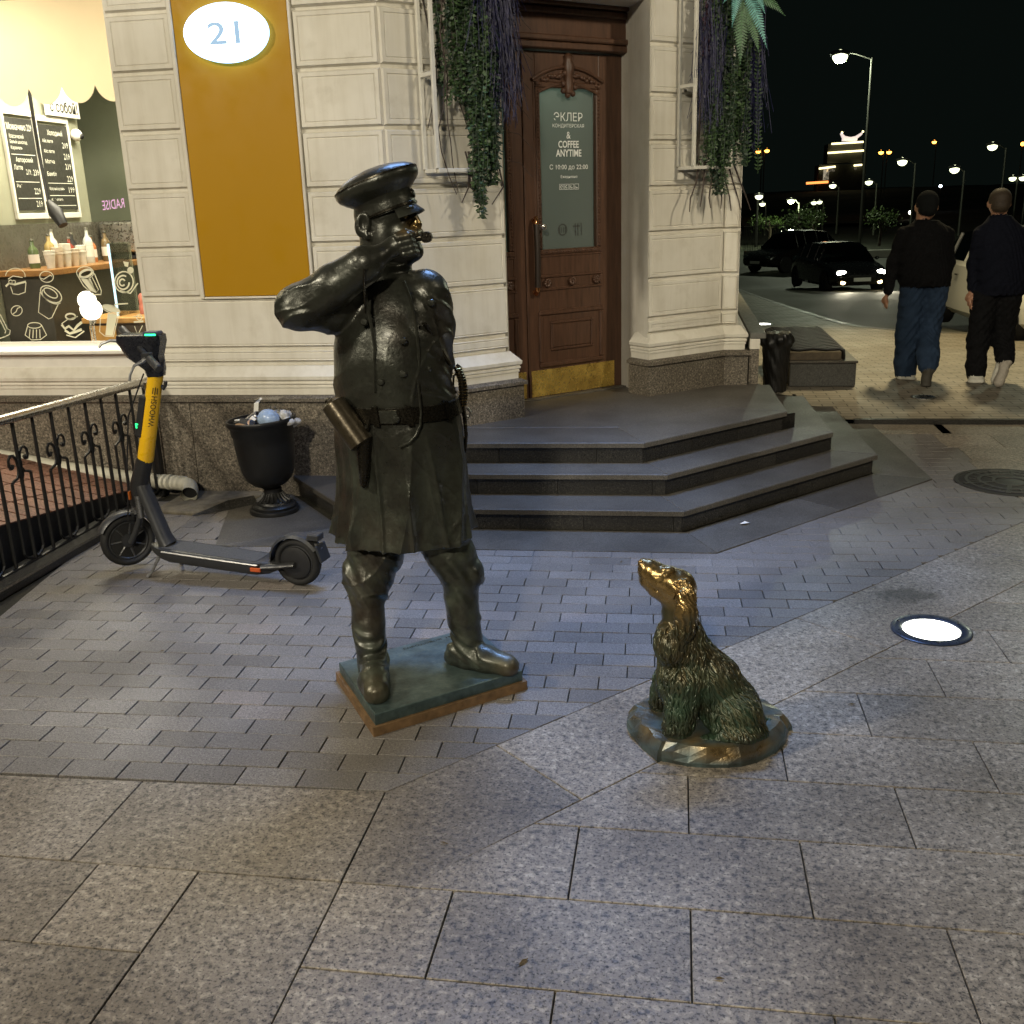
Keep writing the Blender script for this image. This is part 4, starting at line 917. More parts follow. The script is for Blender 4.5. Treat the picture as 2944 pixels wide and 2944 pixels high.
        me.update(calc_edges=True); me.validate(); return me, V
def attr(me, name, vals):
    a = me.attributes.new(name, 'FLOAT', 'POINT'); a.data.foreach_set('value', np.asarray(vals, np.float32))
def sstep(a, b, x): t = np.clip((x - a) / (b - a), 0, 1); return t * t * (3 - 2 * t)

def bronze(name, dark=(.035, .034, .028), green=(.05, .085, .062), zlo=.3, zhi=1.0):
    t = NT(name); g = t.geo(); n = t.noise(9, 5, .62, g); n2 = t.noise(70, 4, .6, g); n3 = t.noise(3.0, 3, .6, g)
    at_ = t.node('Attribute', attribute_name='polish'); pol = at_.outputs['Fac']
    sep = t.node('SeparateXYZ'); t.l(g, sep.inputs[0])
    pat = t.math('MULTIPLY', t.maprange(n, .38, .66), t.maprange(sep.outputs[2], zlo, zhi, 1.0, .25))
    c = t.mix(pat, dark, green); c = t.mix(t.maprange(n3, .52, .72, 0, .45), c, (.06, .038, .028))
    cw = t.mix(t.maprange(n, .3, .7), (.52, .33, .11), (.36, .25, .11)); c = t.mix(pol, c, cw)
    met = t.math('ADD', t.math('SUBTRACT', .55, t.math('MULTIPLY', pat, .3)), t.math('MULTIPLY', pol, .45))
    r = t.math('SUBTRACT', t.math('ADD', t.maprange(n2, .3, .7, .25, .40), t.math('MULTIPLY', pat, .18)), t.math('MULTIPLY', pol, .12))
    t.set(col=c, metal=met, rough=r, spec=.55, coat=.25); t.b.inputs['Coat Roughness'].default_value = .25; t.bump(t.math('ADD', t.math('ADD', n2, t.math('MULTIPLY', n, 1.5)), t.math('MULTIPLY', t.noise(28, 4, .6, g), 1.6)), .30, .005); return t.m
M_BRONZE = bronze('patinated_bronze', (.040, .040, .032), (.070, .084, .060))
M_DOGB = bronze('green_patinated_bronze', (.036, .038, .024), (.034, .075, .042), .10, .50)
M_DARKB = plain('dark_bronze', (.045, .040, .030), .3, .9, scale=40, bump=.08)
M_HOLB = plain('brown_bronze', (.060, .048, .030), .36, .6, scale=30, bump=.08)
def platemat():
    t = NT('weathered_plate'); g = t.geo(); n = t.noise(14, 5, .65, g); n2 = t.noise(90, 4, .6, g)
    t.set(col=t.ramp(n, [(.3, (.05, .075, .075)), (.55, (.10, .145, .14)), (.75, (.17, .22, .20))]), metal=.55, rough=t.maprange(n2, .3, .7, .3, .5)); t.bump(n2, .15, .003); return t.m
M_PLATE = platemat()
M_RUST = plain('rusty_footing', (.17, .10, .045), .75, .1, scale=25, var=.35, bump=.2)

# ------------------------------------------------------------------ the policeman statue
st = thing('policeman_statue', 'bronze statue of a stout old policeman blowing a whistle, on a square plate', 'statue', (-.884, 3.312, 0), world=True)
SY = 3.36
def px(x, y, Y=SY): return tuple(at(x, y, Y))
def statue_body():
    v = Vox((-1.50, 2.93, .070), (-.44, 3.68, 1.80), .004)
    lv = [(1536, 966, 1361, .205, 3.35), (1500, 973, 1358, .200, 3.35), (1414, 984, 1350, .192, 3.35), (1331, 984, 1343, .187, 3.35), (1224, 975, 1331, .185, 3.345), (1165, 982, 1316, .178, 3.345), (1107, 974, 1300, .185, 3.34), (1020, 972, 1290, .188, 3.34), (951, 972, 1280, .178, 3.345), (890, 990, 1270, .155, 3.355), (840, 1012, 1248, .128, 3.36), (805, 1040, 1215, .100, 3.365), (785, 1058, 1180, .08, 3.365)]
    stn = []
    for y, l, r, ry, cy in lv:
        a, b = at(l, y, SY), at(r, y, SY); stn.append(((a.z + b.z) / 2, (a.x + b.x) / 2, cy, (b.x - a.x) / 2, ry))
    zb = stn[5][0]; zh = stn[0][0]
    def folds(th, z):
        a = np.clip((zb - .03 - z) / (zb - zh), 0, 1)
        f1 = 1 - np.abs(np.sin(3.5 * th + .6 + 1.1 * a)); f2 = 1 - np.abs(np.sin(6 * th + 2.0 - 1.6 * a))
        return 1 + a ** .8 * (.17 * (f1 ** 2 - .30) + .085 * (f2 ** 2 - .30) + .012 * np.sin(17 * th + .5 + 3 * a))
    v.loft(stn, .004, 0, folds)
    # hem plane slopes down to the front middle
    # legs: breeches bulging over the boots
    L1 = [px(1100, 1500), px(1080, 1590, 3.34), px(1062, 1662, 3.31), px(1056, 1715, 3.29)]; v.chain(L1, [.105, .095, .079, .065], .03)
    v.chain([px(1056, 1715, 3.29), px(1060, 1790, 3.27), px(1066, 1850, 3.25), px(1070, 1905, 3.235), px(1070, 1950, 3.225)], [.062, .060, .056, .052, .048], .008)
    L2 = [px(1245, 1500), px(1300, 1600, 3.36), px(1322, 1660, 3.355), px(1324, 1705, 3.35)]; v.chain(L2, [.10, .082, .064, .056], .03)
    v.chain([px(1323, 1690, 3.35), px(1334, 1780, 3.345), px(1345, 1848, 3.34), px(1350, 1890, 3.335)], [.063, .060, .055, .051], .008)
    v.ell(px(1010, 1650, 3.30), (.03, .04, .05), .03); v.ell(px(1372, 1650, 3.35), (.02, .04, .045), .03)
    v.chain([(-1.062, 3.225, .118), (-1.030, 3.10, .113), (-1.002, 3.035, .105)], [.050, .053, .046], .02); v.cap((-1.066, 3.25, .095), (-1.062, 3.225, .10), .036, .038, .02)
    v.chain([(-.775, 3.345, .122), (-.67, 3.312, .113), (-.588, 3.287, .104)], [.048, .050, .041], .02); v.cap((-.80, 3.352, .10), (-.775, 3.345, .10), .034, .036, .02)
    v.ell(px(1462, 1918, 3.285), (.035, .035, .028), .02)
    # collar and neck
    cz = at(1105, 800, SY); v.loft([(1.448, -.960, 3.365, .098, .094), (1.475, -.962, 3.362, .089, .086), (1.522, -.964, 3.36, .086, .083)], .006)
    v.cap((-.972, 3.368, 1.46), (-.965, 3.362, 1.62), .080, .076, .012)
    # head in profile, looking right
    v.ell((-.960, 3.362, 1.682), (.098, .080, .10), .02); v.cap((-.955, 3.362, 1.605), (-.892, 3.36, 1.578), .066, .050, .03)
    for sg_ in (-1, 1):
        v.ell((-.895, 3.362 + sg_ * .040, 1.622), (.036, .026, .030), .015)                       # cheeks
        v.ell((-.862, 3.362 + sg_ * .032, 1.700), (.018, .028, .009), .008)                       # brows
        v.ell((-.864, 3.362 + sg_ * .036, 1.679), (.022, .022, .014), .006, op='cut')             # eye sockets
        v.ell((-.880, 3.362 + sg_ * .033, 1.678), (.014, .015, .011), .003)                       # eyeballs
        v.chain([(-.852, 3.362, 1.620), (-.856, 3.362 + sg_ * .030, 1.614), (-.872, 3.362 + sg_ * .060, 1.606), (-.885, 3.362 + sg_ * .078, 1.612)], [.019, .022, .018, .007], .005)   # moustache
        e = 3.362 + sg_ * .080
        v.ell((-1.008, e, 1.652), (.027, .013, .042), .008, rot=Matrix.Rotation(R_(14), 4, 'Y')); v.ell((-1.003, e + sg_ * .013, 1.656), (.015, .010, .026), .006, op='cut'); v.ell((-.996, e, 1.615), (.012, .012, .014), .006)
        v.ell((-.955, 3.362 + sg_ * .058, 1.600), (.03, .022, .05), .02)                          # whiskers
    v.cap((-.866, 3.362, 1.690), (-.850, 3.362, 1.652), .014, .016, .012); v.ell((-.846, 3.362, 1.645), (.015, .016, .014), .006)
    for sg_ in (-1, 1): v.ell((-.855, 3.362 + sg_ * .014, 1.641), (.011, .009, .009), .005)
    v.cap((-.862, 3.345, 1.590), (-.862, 3.38, 1.590), .011, .011, .006); v.ell((-.862, 3.362, 1.558), (.030, .036, .028), .02); v.ell((-.905, 3.362, 1.556), (.048, .050, .028), .02)
    # his right arm raised to the mouth: upper arm out, forearm back in front of the face
    Sx, Ex, Wx = px(1055, 856, 3.34), px(862, 884, 3.17), px(1082, 742, 3.175)
    v.chain([Sx, px(950, 880, 3.25), Ex], [.098, .088, .078], .02); v.chain([Ex, px(960, 822, 3.165), px(1046, 765, 3.17)], [.076, .068, .058], .015)
    v.cap(px(1040, 768, 3.17), px(1050, 760, 3.17), .0605, .0595, .003)                           # cuff
    v.cap(px(1060, 752, 3.18), Wx, .038, .034, .008)
    H = Vector(px(1140, 706, 3.215)); v.ell(tuple(H), (.036, .026, .033), .010, rot=Matrix.Rotation(R_(-25), 4, 'Y')); v.cap(Wx, tuple(H - Vector((.02, 0, .008))), .033, .030, .015)
    for k in range(4):                                                                            # curled fingers
        b0 = H + Vector((.012 + .004 * k, -.020 + .004 * k, .024 - .017 * k)); b1 = b0 + Vector((.030, .010, .006)); b2 = b1 + Vector((.004, .028, -.002)); b3 = b2 + Vector((-.016, .018, 0))
        v.chain([tuple(b0), tuple(b1), tuple(b2), tuple(b3)], [.0105, .010, .009, .008], .003)
    v.chain([tuple(H + Vector((.005, -.012, .03))), tuple(H + Vector((.030, .0, .040))), tuple(H + Vector((.052, .018, .034)))], [.012, .011, .009], .004)
    # his left arm, hand behind his back
    v.chain([px(1222, 845, 3.36), px(1240, 930, 3.38), px(1244, 1045, 3.44), px(1190, 1110, 3.54)], [.082, .078, .070, .058], .015)
    # belt line pinch and cloth relief
    def relief(x, y, z):
        r = np.zeros_like(x)
        ank = sstep(.10, .14, z) * (1 - sstep(.235, .30, z)); th = np.arctan2(y - 3.29, x + .93)
        r += .0048 * ank * np.sin(z * 2 * np.pi / .046 + 6 * np.sin(14 * x + 4) + 4.5 * np.sin(26 * y)) * (.4 + .6 * np.sin(20 * x + 17 * y + 30 * z)) 
        kn = sstep(.30, .36, z) * (1 - sstep(.46, .56, z)); r += .003 * kn * np.sin((z * .8 + x * 1.1 + .02 * np.sin(40 * y)) * 2 * np.pi / .075)
        arm = (1 - sstep(-1.17, -1.10, x)) * sstep(1.26, 1.30, z); arm = arm * sstep(-1.285, -1.235, x)
        r += .010 * arm * (.45 - (1 - np.abs(np.sin((x * .62 - z * 1.0 + .016 * np.sin(32 * x + 9 * y)) * np.pi / .088))) ** 2)
        ches = sstep(1.06, 1.12, z) * (1 - sstep(1.36, 1.44, z)) * sstep(-1.16, -1.10, x); r += .0022 * ches * np.sin((z * 1.0 + .45 * np.abs(x + .95) + .015 * np.sin(20 * x)) * 2 * np.pi / .115) * (1 - np.exp(-((x + .96) / .06) ** 2) * .6)
        larm = sstep(-.80, -.76, x) * sstep(1.05, 1.10, z) * (1 - sstep(1.42, 1.46, z)); r += .004 * larm * np.sin((z * .9 + y * .8 + .01 * np.sin(30 * x)) * 2 * np.pi / .07)
        wr = np.zeros_like(x); rg = random.Random(4)
        for q in range(6):                                             # crisp thin creases running at different angles, broken up along their length
            a_, b_, c_ = rg.uniform(-1, 1), rg.uniform(-1, 1), rg.uniform(-1, 1); n_ = math.sqrt(a_ * a_ + b_ * b_ + c_ * c_); f_ = rg.uniform(13, 26); ph = rg.uniform(0, 6)
            s_ = np.abs(np.sin((a_ * x + b_ * y + c_ * z) / n_ * f_ + ph + .9 * np.sin(11 * x + 7 * z + q) + .7 * np.sin(17 * y - 9 * z + 2 * q))); g_ = .5 + .5 * np.sin(9 * x * b_ + 13 * z * a_ + 8 * y + 3 * q)
            wr += (1 - s_) ** 7 * g_ ** 2
        cloth_ = sstep(.30, .36, z) * (1 - sstep(1.42, 1.46, z)); r -= .0042 * wr * cloth_ * (.5 + .5 * np.maximum(sstep(1.02, 1.12, z), 1 - sstep(.52, .58, z)))
        r -= .0035 * np.exp(-((x + .984 + (z - .9) * .02) / .006) ** 2) * (1 - sstep(1.0, 1.03, z)) * (y < 3.3) * sstep(.55, .57, z)     # front overlap of the coat
        return r
    v.disp(relief); v.floor(.0755)
    me, V = v.mesh('body'); x, y, z = V.T
    pol = np.exp(-(((x + .846) / .022) ** 2 + ((z - 1.645) / .02) ** 2)) * 1.0
    for c_, rr in (((-1.005, 3.03, .11), .055), ((-.575, 3.285, .11), .06)): pol = np.maximum(pol, .14 * np.exp(-(((x - c_[0]) ** 2 + (y - c_[1]) ** 2 + (z - c_[2]) ** 2) / rr ** 2)))
    attr(me, 'polish', pol); return me
body = link('body', statue_body(), M_BRONZE, st)
# cap, tilted up at the front
TL = Matrix.Rotation(R_(-19), 3, 'Y')
def caplathe(prof, n=48, c=(-.952, 3.362, 1.708), sx=1.0, sy=.90): return MB().lathe(prof, n, c, TL @ Matrix.Diagonal((sx, sy, 1)))
capo = caplathe([(.094, -.028), (.100, -.030), (.101, .0), (.099, .022), (.103, .026), (.122, .040), (.138, .054), (.1445, .068), (.1435, .080), (.134, .092), (.112, .104), (.080, .114), (.045, .120), (.001, .122)]).build('peaked_cap', M_BRONZE, st, True, sharp=60)
caplathe([(.1025, -.028), (.1045, -.026), (.1045, -.020), (.1025, -.018)]).build('cap_piping', M_DARKB, capo, True)
caplathe([(.140, .078), (.1450, .080), (.1440, .085), (.139, .086)]).build('crown_piping', M_DARKB, capo, True)
vs_ = []
for r_, dz in ((.094, -.024), (.119, -.056), (.120, -.060), (.094, -.030)):
    for k in range(13):
        a = R_(-62 + 124 * k / 12); q = TL @ Vector((r_ * math.cos(a) * (1 if r_ < .1 else (1 - .10 * abs(math.sin(a)))), r_ * .92 * math.sin(a) * (1 if r_ < .1 else .93), dz)); vs_.append(q + Vector((-.952, 3.362, 1.708)))
MB().add(vs_, [(r_ * 13 + k, r_ * 13 + k + 1, (r_ + 1) % 4 * 13 + k + 1, (r_ + 1) % 4 * 13 + k) for r_ in range(4) for k in range(12)]).build('visor', M_BRONZE, capo, True, sharp=50)
cq = TL @ Vector((.102, 0, .004)); MB().lathe([(.016, 0), (.016, .003), (.009, .006), (.001, .006)], 16, Vector((-.952, 3.362, 1.708)) + cq, TL @ Matrix.Rotation(R_(90), 3, 'Y')).build('cockade', M_DARKB, capo, True)
# whistle held at the lips
wh = MB(); wh.tube([(-.868, 3.325, 1.598), (-.812, 3.315, 1.606), (-.800, 3.313, 1.608)], [.009, .010, .013], 12); wh.lathe([(.016, -.012), (.018, -.010), (.018, .010), (.016, .012)], 16, (-.806, 3.314, 1.606), Matrix.Rotation(R_(90), 3, 'X')); wh.build('whistle', M_DARKB, st, True)
# belt with keepers and buckle
def band(z0, z1, grow, name, mat, parent, t0=0, t1=360, n=64):
    out = MB(); vs_ = []
    def ring(z, g_):
        y_ = np.interp(z, [1.0, 1.1], [1172, 1100]); a, b = at(np.interp(z, [.97, 1.045, 1.12], [976, 982, 974]), 1165, SY), at(np.interp(z, [.97, 1.045, 1.12], [1326, 1316, 1302]), 1165, SY)
        cx, rx = (a.x + b.x) / 2, (b.x - a.x) / 2
        return [(cx + (rx + g_) * math.cos(R_(t0 + (t1 - t0) * k / n)), 3.345 + (.179 + g_) * math.sin(R_(t0 + (t1 - t0) * k / n)), z) for k in range(n + 1)]
    for z, g_ in ((z0, .002), (z0 + .002, grow), (z1 - .002, grow), (z1, .002)): vs_ += ring(z, g_)
    m_ = n + 1; out.add(vs_, [(r * m_ + k, r * m_ + k + 1, (r + 1) * m_ + k + 1, (r + 1) * m_ + k) for r in range(3) for k in range(n)])
    return out.build(name, mat, parent, True, sharp=30)
belt = band(1.018, 1.072, .012, 'belt', M_DARKB, st)
for a in (205, 236, 262, 291, 330): band(1.010, 1.080, .017, 'belt_keeper', M_DARKB, belt, a, a + 5, 3)
band(1.022, 1.068, .016, 'buckle', M_BRONZE, belt, 268, 283, 8)
# placket edges, lanyard, buttons, shoulder board
def chest(xp, yp): 
    """front surface of the coat under a spot of the photograph"""
    zz_ = at(xp, yp, 3.17); cx, rx, ry = -.955, .20, .185
    y_ = 3.342 - ry * math.sqrt(max(.02, 1 - ((zz_.x - cx) / rx) ** 2)); return at(xp, yp, y_ - .004)
for pts_ in ([(1043, 800), (1052, 860), (1066, 925), (1078, 1000), (1076, 1060), (1078, 1128)], [(1160, 808), (1180, 860), (1196, 930), (1204, 1010), (1206, 1070), (1205, 1135)]):
    MB().tube([chest(*p) for p in pts_], .0055, 6).build('placket_edge', M_BRONZE, st, True)
MB().tube([chest(*p) for p in ((1220, 930), (1250, 980), (1280, 1030), (1296, 1050))] , .010, 8, flat=.5).build('cross_strap', M_DARKB, st, True)
def skirt(xp, yp):
    y_ = 3.35 - .19 * math.sqrt(max(.02, 1 - ((at(xp, yp, 3.2).x + .955) / .225) ** 2)); return at(xp, yp, y_ - .010)
MB().tube([chest(1205, 1100) + Vector((0, -.012, 0))] + [skirt(x_, y_) + Vector((0, -.006, 0)) for x_, y_ in ((1212, 1185), (1210, 1220), (1198, 1250), (1178, 1272), (1150, 1284))], .004, 6).build('lanyard', M_BRONZE, st, True)
MB().tube([px(1084, 768, 3.165), px(1046, 775, 3.10), (at(1047, 830, 3.13)), chest(1050, 900)], .003, 6).build('whistle_cord', M_DARKB, st, True)
for (x_, y_) in ((1048, 925), (1240, 870), (1250, 945), (1095, 1098), (1230, 1060), (1160, 1075), (1160, 980)):
    p = chest(x_, y_); MB().lathe([(.013, 0), (.013, .004), (.009, .009), (.001, .010)], 14, p, Matrix.Rotation(R_(90), 3, 'X')).build('button', M_BRONZE, st, True)
p = skirt(1140, 1205); MB().lathe([(.013, 0), (.013, .004), (.009, .009), (.001, .010)], 14, p, Matrix.Rotation(R_(90), 3, 'X')).build('button', M_BRONZE, st, True)
a, b = Vector(px(1182, 779, 3.34)), Vector(px(1268, 822, 3.35)); e = (b - a).normalized(); s_ = Vector((0, 1, 0)); u_ = e.cross(s_) * -1
M_ = Matrix(((e.x, s_.x, u_.x, a.x), (e.y, s_.y, u_.y, a.y), (e.z, s_.z, u_.z, a.z), (0, 0, 0, 1)))
eb = MB(); eb.box(0, (b - a).length, -.032, .032, -.004, .010, .004, M_).build('shoulder_board', M_BRONZE, st); 
# holster on its strap
hs = MB()
A_, B_, C_ = Vector(px(958, 1160, 3.17)), Vector(px(1040, 1275, 3.15)), Vector(px(1046, 1395, 3.16))
hs.tube([A_ + (A_ - B_).normalized() * .012, A_, A_.lerp(B_, .5), B_, B_ + (B_ - A_).normalized() * .006], [.026, .047, .050, .049, .040], 16, flat=.85); ho = hs.build('holster', M_HOLB, st, True)
MB().tube([B_ + Vector((.006, .012, .02)), B_.lerp(C_, .5) + Vector((.004, .01, 0)), C_, C_ + Vector((0, 0, -.008))], [.042, .032, .018, .008], 12, flat=.7).build('holster_barrel', M_DARKB, ho, True)
MB().tube([Vector(px(1068, 1150, 3.175)), Vector(px(1066, 1195, 3.165)), Vector(px(1056, 1240, 3.155))], .006, 6).build('holster_strap', M_DARKB, ho, True)
rg = Vector(px(948, 1162, 3.15)); MB().tube([rg + Vector((.014 * math.cos(k * .7), 0, .02 * math.sin(k * .7))) for k in range(9)], .0035, 6, closed=True).build('holster_ring', M_DARKB, ho, True)
# sabre at his left hip
sa = MB(); G_ = [Vector(px(x_, y_, 3.40)) for x_, y_ in ((1316, 1058), (1328, 1090), (1333, 1130), (1330, 1165))]; sa.tube([G_[0] + Vector((-.008, 0, .006))] + G_, [.012, .013, .0145, .0155, .014], 10); so = sa.build('sabre_grip', M_DARKB, st, True)
gr_ = MB()
for k in range(14):
    t = k / 13; i = min(2, int(t * 3)); q = G_[i].lerp(G_[i + 1], t * 3 - i); gr_.lathe([(.0150 + .001 * t, -.0012), (.0172 + .001 * t, 0), (.0150 + .001 * t, .0012)], 10, q)
gr_.build('grip_wire', plain('gilt_wire', (.5, .36, .14), .3, 1.0), so, True)
MB().tube([Vector(px(x_, y_, 3.395)) for x_, y_ in ((1312, 1076), (1304, 1080), (1303, 1110), (1312, 1130))], .004, 6).build('hilt_guard', M_DARKB, so, True)
MB().tube([Vector(px(x_, y_, 3.40)) for x_, y_ in ((1330, 1165), (1336, 1200), (1340, 1250), (1338, 1300))], [.014, .013, .011, .008], 8, flat=.6).build('scabbard', M_DARKB, so, True)
MB().tube([Vector(px(x_, y_, 3.385)) for x_, y_ in ((1344, 1172), (1354, 1186), (1350, 1200), (1343, 1196))], .0045, 6).build('scabbard_ring', M_STEEL, so, True)
# the plate
bA, bB, bC = Vector((-1.249, 3.316)), Vector((-.983, 2.912)), Vector((-.518, 3.308)); bD = bA + bC - bB
q = [tuple(bA), tuple(bB), tuple(bC), tuple(bD)]
fo = MB(); fo.prism(q, -.004, .034); fo.build('footing', M_RUST, st)
link('base_plate', slab_mesh('base_plate', inset(q, .013), .0752, .043, .003), M_PLATE, st)
e1 = (bC - bB).normalized(); e2 = Vector((-e1.y, e1.x)); mid_ = bA.lerp(bD, .62) - e2 * .048
link('lettering', text_mesh('ГОРОДОВОЙ  1904', (mid_.x, mid_.y, .0762), (e1.x, e1.y, 0), (e2.x, e2.y, 0), .23, .020), M_DARKB, st)

# ------------------------------------------------------------------ the spaniel statue
dg = thing('dog_statue', 'bronze statue of a long-haired spaniel sitting and looking up, on a rough round base', 'statue', (.115, 3.03, 0), world=True)
DYc = 3.03
def dp(x, y, Y=DYc): return tuple(at(x, y, Y))
def dog_body():
    v = Vox((-.17, 2.80, .055), (.40, 3.26, .66), .0028)
    # head thrown up
    v.ell(dp(1950, 1684, 3.02), (.055, .052, .052), .015); v.chain([dp(1938, 1682, 3.02), dp(1895, 1662, 3.02), dp(1866, 1640, 3.02)], [.047, .041, .037], .02)
    v.chain([dp(1925, 1715, 3.02), dp(1890, 1692, 3.02), dp(1862, 1668, 3.02)], [.034, .029, .027], .012); v.ell(dp(1850, 1620, 3.02), (.018, .020, .016), .006)
    for sg_ in (-1, 1):
        v.ell(dp(1905, 1652, 3.02 + sg_ * .030), (.016, .010, .010), .008); v.ell(dp(1917, 1652, 3.02 + sg_ * .036), (.010, .010, .009), .004, op='cut'); v.ell(dp(1916, 1654, 3.02 + sg_ * .032), (.009, .009, .009), .003)
        v.ell(dp(1868, 1652, 3.02 + sg_ * .018), (.022, .014, .018), .01); v.ell(dp(1846, 1617, 3.02 + sg_ * .010), (.005, .005, .005), .002, op='cut')
        v.ell(dp(1922, 1638, 3.02 + sg_ * .022), (.022, .016, .012), .01)
        e = sg_ * .052
        v.chain([dp(1964, 1678, 3.02 + e * .9), dp(1974, 1716, 3.02 + e * 1.25), dp(1972, 1765, 3.02 + e * 1.45), dp(1962, 1815, 3.02 + e * 1.5), dp(1952, 1850, 3.02 + e * 1.45)], [.018, .030, .034, .030, .012], .006, sc=(1, .5, 1))
    v.cap(dp(1848, 1668, 2.985), dp(1890, 1700, 2.985), .0035, .0035, .003, op='cut')
    # neck, ruff, chest, back
    v.chain([dp(1955, 1700), dp(1953, 1765), dp(1958, 1830), dp(1968, 1905)], [.050, .053, .066, .080], .02); v.ell(dp(1935, 1850, 3.0), (.055, .07, .07), .02)
    v.chain([dp(1985, 1880), dp(2045, 1955), dp(2095, 2030), dp(2115, 2075)], [.070, .084, .090, .090], .025); v.ell(dp(1950, 1960, 3.02), (.068, .082, .09), .02)
    # fore legs with feathering
    v.chain([dp(1965, 1960, 2.965), dp(1958, 2040, 2.95), dp(1945, 2105, 2.935)], [.055, .046, .046], .015); v.ell(dp(1918, 2128, 2.925), (.042, .032, .022), .012)
    v.chain([dp(1925, 1950, 3.085), dp(1908, 2000, 3.10), dp(1898, 2045, 3.105)], [.05, .040, .038], .015); v.ell(dp(1870, 2062, 3.11), (.04, .03, .02), .012)
    # haunch and hind feet
    v.ell(dp(2115, 2070, 2.965), (.088, .060, .085), .02); v.chain([dp(2090, 2120, 2.925), dp(2140, 2125, 2.925), dp(2175, 2115, 2.95)], [.040, .042, .038], .02); v.ell(dp(2045, 2132, 2.915), (.045, .032, .022), .012)
    v.chain([dp(2180, 2080, 3.05), dp(2208, 2078, 3.05)], [.03, .016], .015); v.ell(dp(2120, 2080, 3.10), (.08, .06, .08), .02)
    def fur(x, y, z):
        hd = sstep(.40, .45, z - .25 * (x - .03)) ; hd = sstep(.405, .45, z)
        ear = sstep(-.005, .015, x) * (np.abs(y - 3.02) > .045) * sstep(.39, .42, z)
        back = sstep(.10, .20, x + .15 * (z - .2)); 
        w1 = .008 * np.sin(z * 52 + 30 * x + 4 * np.sin(25 * y)) + .004 * np.sin(z * 120 + 50 * y)
        pv = x * .9 + (y - 3.0) * .75 + w1; pb = x * .80 + z * .62 + (y - 3.0) * .55 + w1
        q = x * .86 + z * .26 + (y - 3.0) * .72 + w1
        l1 = np.sin(q * 2 * np.pi / .0150 + 1.5 * np.sin(z * 38)); l2 = np.sin(q * 2 * np.pi / .0085 + 2.0 * np.sin(z * 60 + 1))
        tuft = np.sin(z * 2 * np.pi / .085 + 3.2 * np.sin(q * 55)) 
        a = (1 - hd) * (.0020 - .0004 * back); a = np.maximum(a, ear * .0030)
        return -a * (l1 * .8 + l2 * .45) - (1 - hd) * (1 - back * .6) * .0016 * tuft
    v.disp(fur); v.floor(.062)
    me, V = v.mesh('body'); x, y, z = V.T
    pol = sstep(.44, .51, z) * .92 * (1 - .55 * sstep(.03, .07, x) * (1 - sstep(.50, .56, z)))
    pol = np.maximum(pol, .20 * sstep(.10, .22, x + (z - .25) * .35) * sstep(.16, .30, z + .4 * (x - .2)))
    pol = np.maximum(pol, .16 * sstep(.30, .42, z)); cr = np.clip(-fur(x, y, z) / .004, 0, 1); nz = .5 + .5 * np.sin(31 * x + 19 * z) * np.sin(27 * y + 23 * z + 1)
    pol = np.clip(pol * (.55 + .45 * nz) + .35 * cr * sstep(.16, .30, z), 0, 1); attr(me, 'polish', pol); return me
dme = dog_body(); dbo = link('body', dme, M_DOGB, dg)
def fur_locks(me, n, seed):
    """cast locks of hair: tapered wavy strands that follow the surface downwards"""
    from mathutils.bvhtree import BVHTree
    nv = len(me.vertices); co = np.empty(nv * 3, np.float32); me.vertices.foreach_get('co', co); co = co.reshape(-1, 3)
    bvh = BVHTree.FromPolygons([tuple(p) for p in co], [tuple(p.vertices) for p in me.polygons]); rr = random.Random(seed); mb = MB(); pol = []
    k = 0; tries = 0
    while k < n and tries < n * 6:
        tries += 1; p = Vector(co[rr.randrange(nv)]); loc, nr, _, _ = bvh.find_nearest(p)
        if p.z > .455 - .35 * max(0, .02 - p.x) or p.z < .075 or nr.y > .55: continue
        if p.z > .40 and (p.x < -.01 or abs(p.y - 3.02) < .035): continue
        back = p.x > .11 + (.3 - p.z) * .25; sgn = rr.choice((-1, 1)); ph = rr.uniform(0, 6.28); steps = rr.randint(9, 14); st_l = rr.uniform(.0050, .0068); path = []; w0 = rr.uniform(.0042, .0066) * (.8 if back else 1.1); amp = rr.uniform(.25, .75)
        for i in range(steps):
            g_ = Vector((.55, 0, -.8)) if back else Vector((-.04, -.12, -1.0)); t = g_ - nr * g_.dot(nr)
            if t.length < .15: break
            t.normalize(); s_ = nr.cross(t); d_ = (t + s_ * sgn * amp * math.sin(i * .75 + ph)).normalized(); path.append(p + nr * (.0006 + .0022 * math.sin(math.pi * i / steps)))
            loc, nr2, _, _ = bvh.find_nearest(p + d_ * st_l)
            if loc is None or loc.z < .070: break
            p = loc; nr = (nr * .5 + nr2 * .5).normalized()
        if len(path) < 5: continue
        m_ = len(path); mb.tube(path, [w0 * (.35 + .65 * math.sin(math.pi * min(1, .25 + .75 * i / (m_ - 1))) ** .7) if i < m_ - 1 else w0 * .12 for i in range(m_)], 6, flat=.75)
        v_ = (.12 if path[0].z > .25 or back else .03) * rr.uniform(.2, 1.2); pol += [v_] * (m_ * 6); k += 1
    m = mb.mesh('fur_locks', True, 80); attr(m, 'polish', pol); return m
tag(link('fur_locks', fur_locks(dme, 950, 12), M_DOGB, dg), kind='stuff')
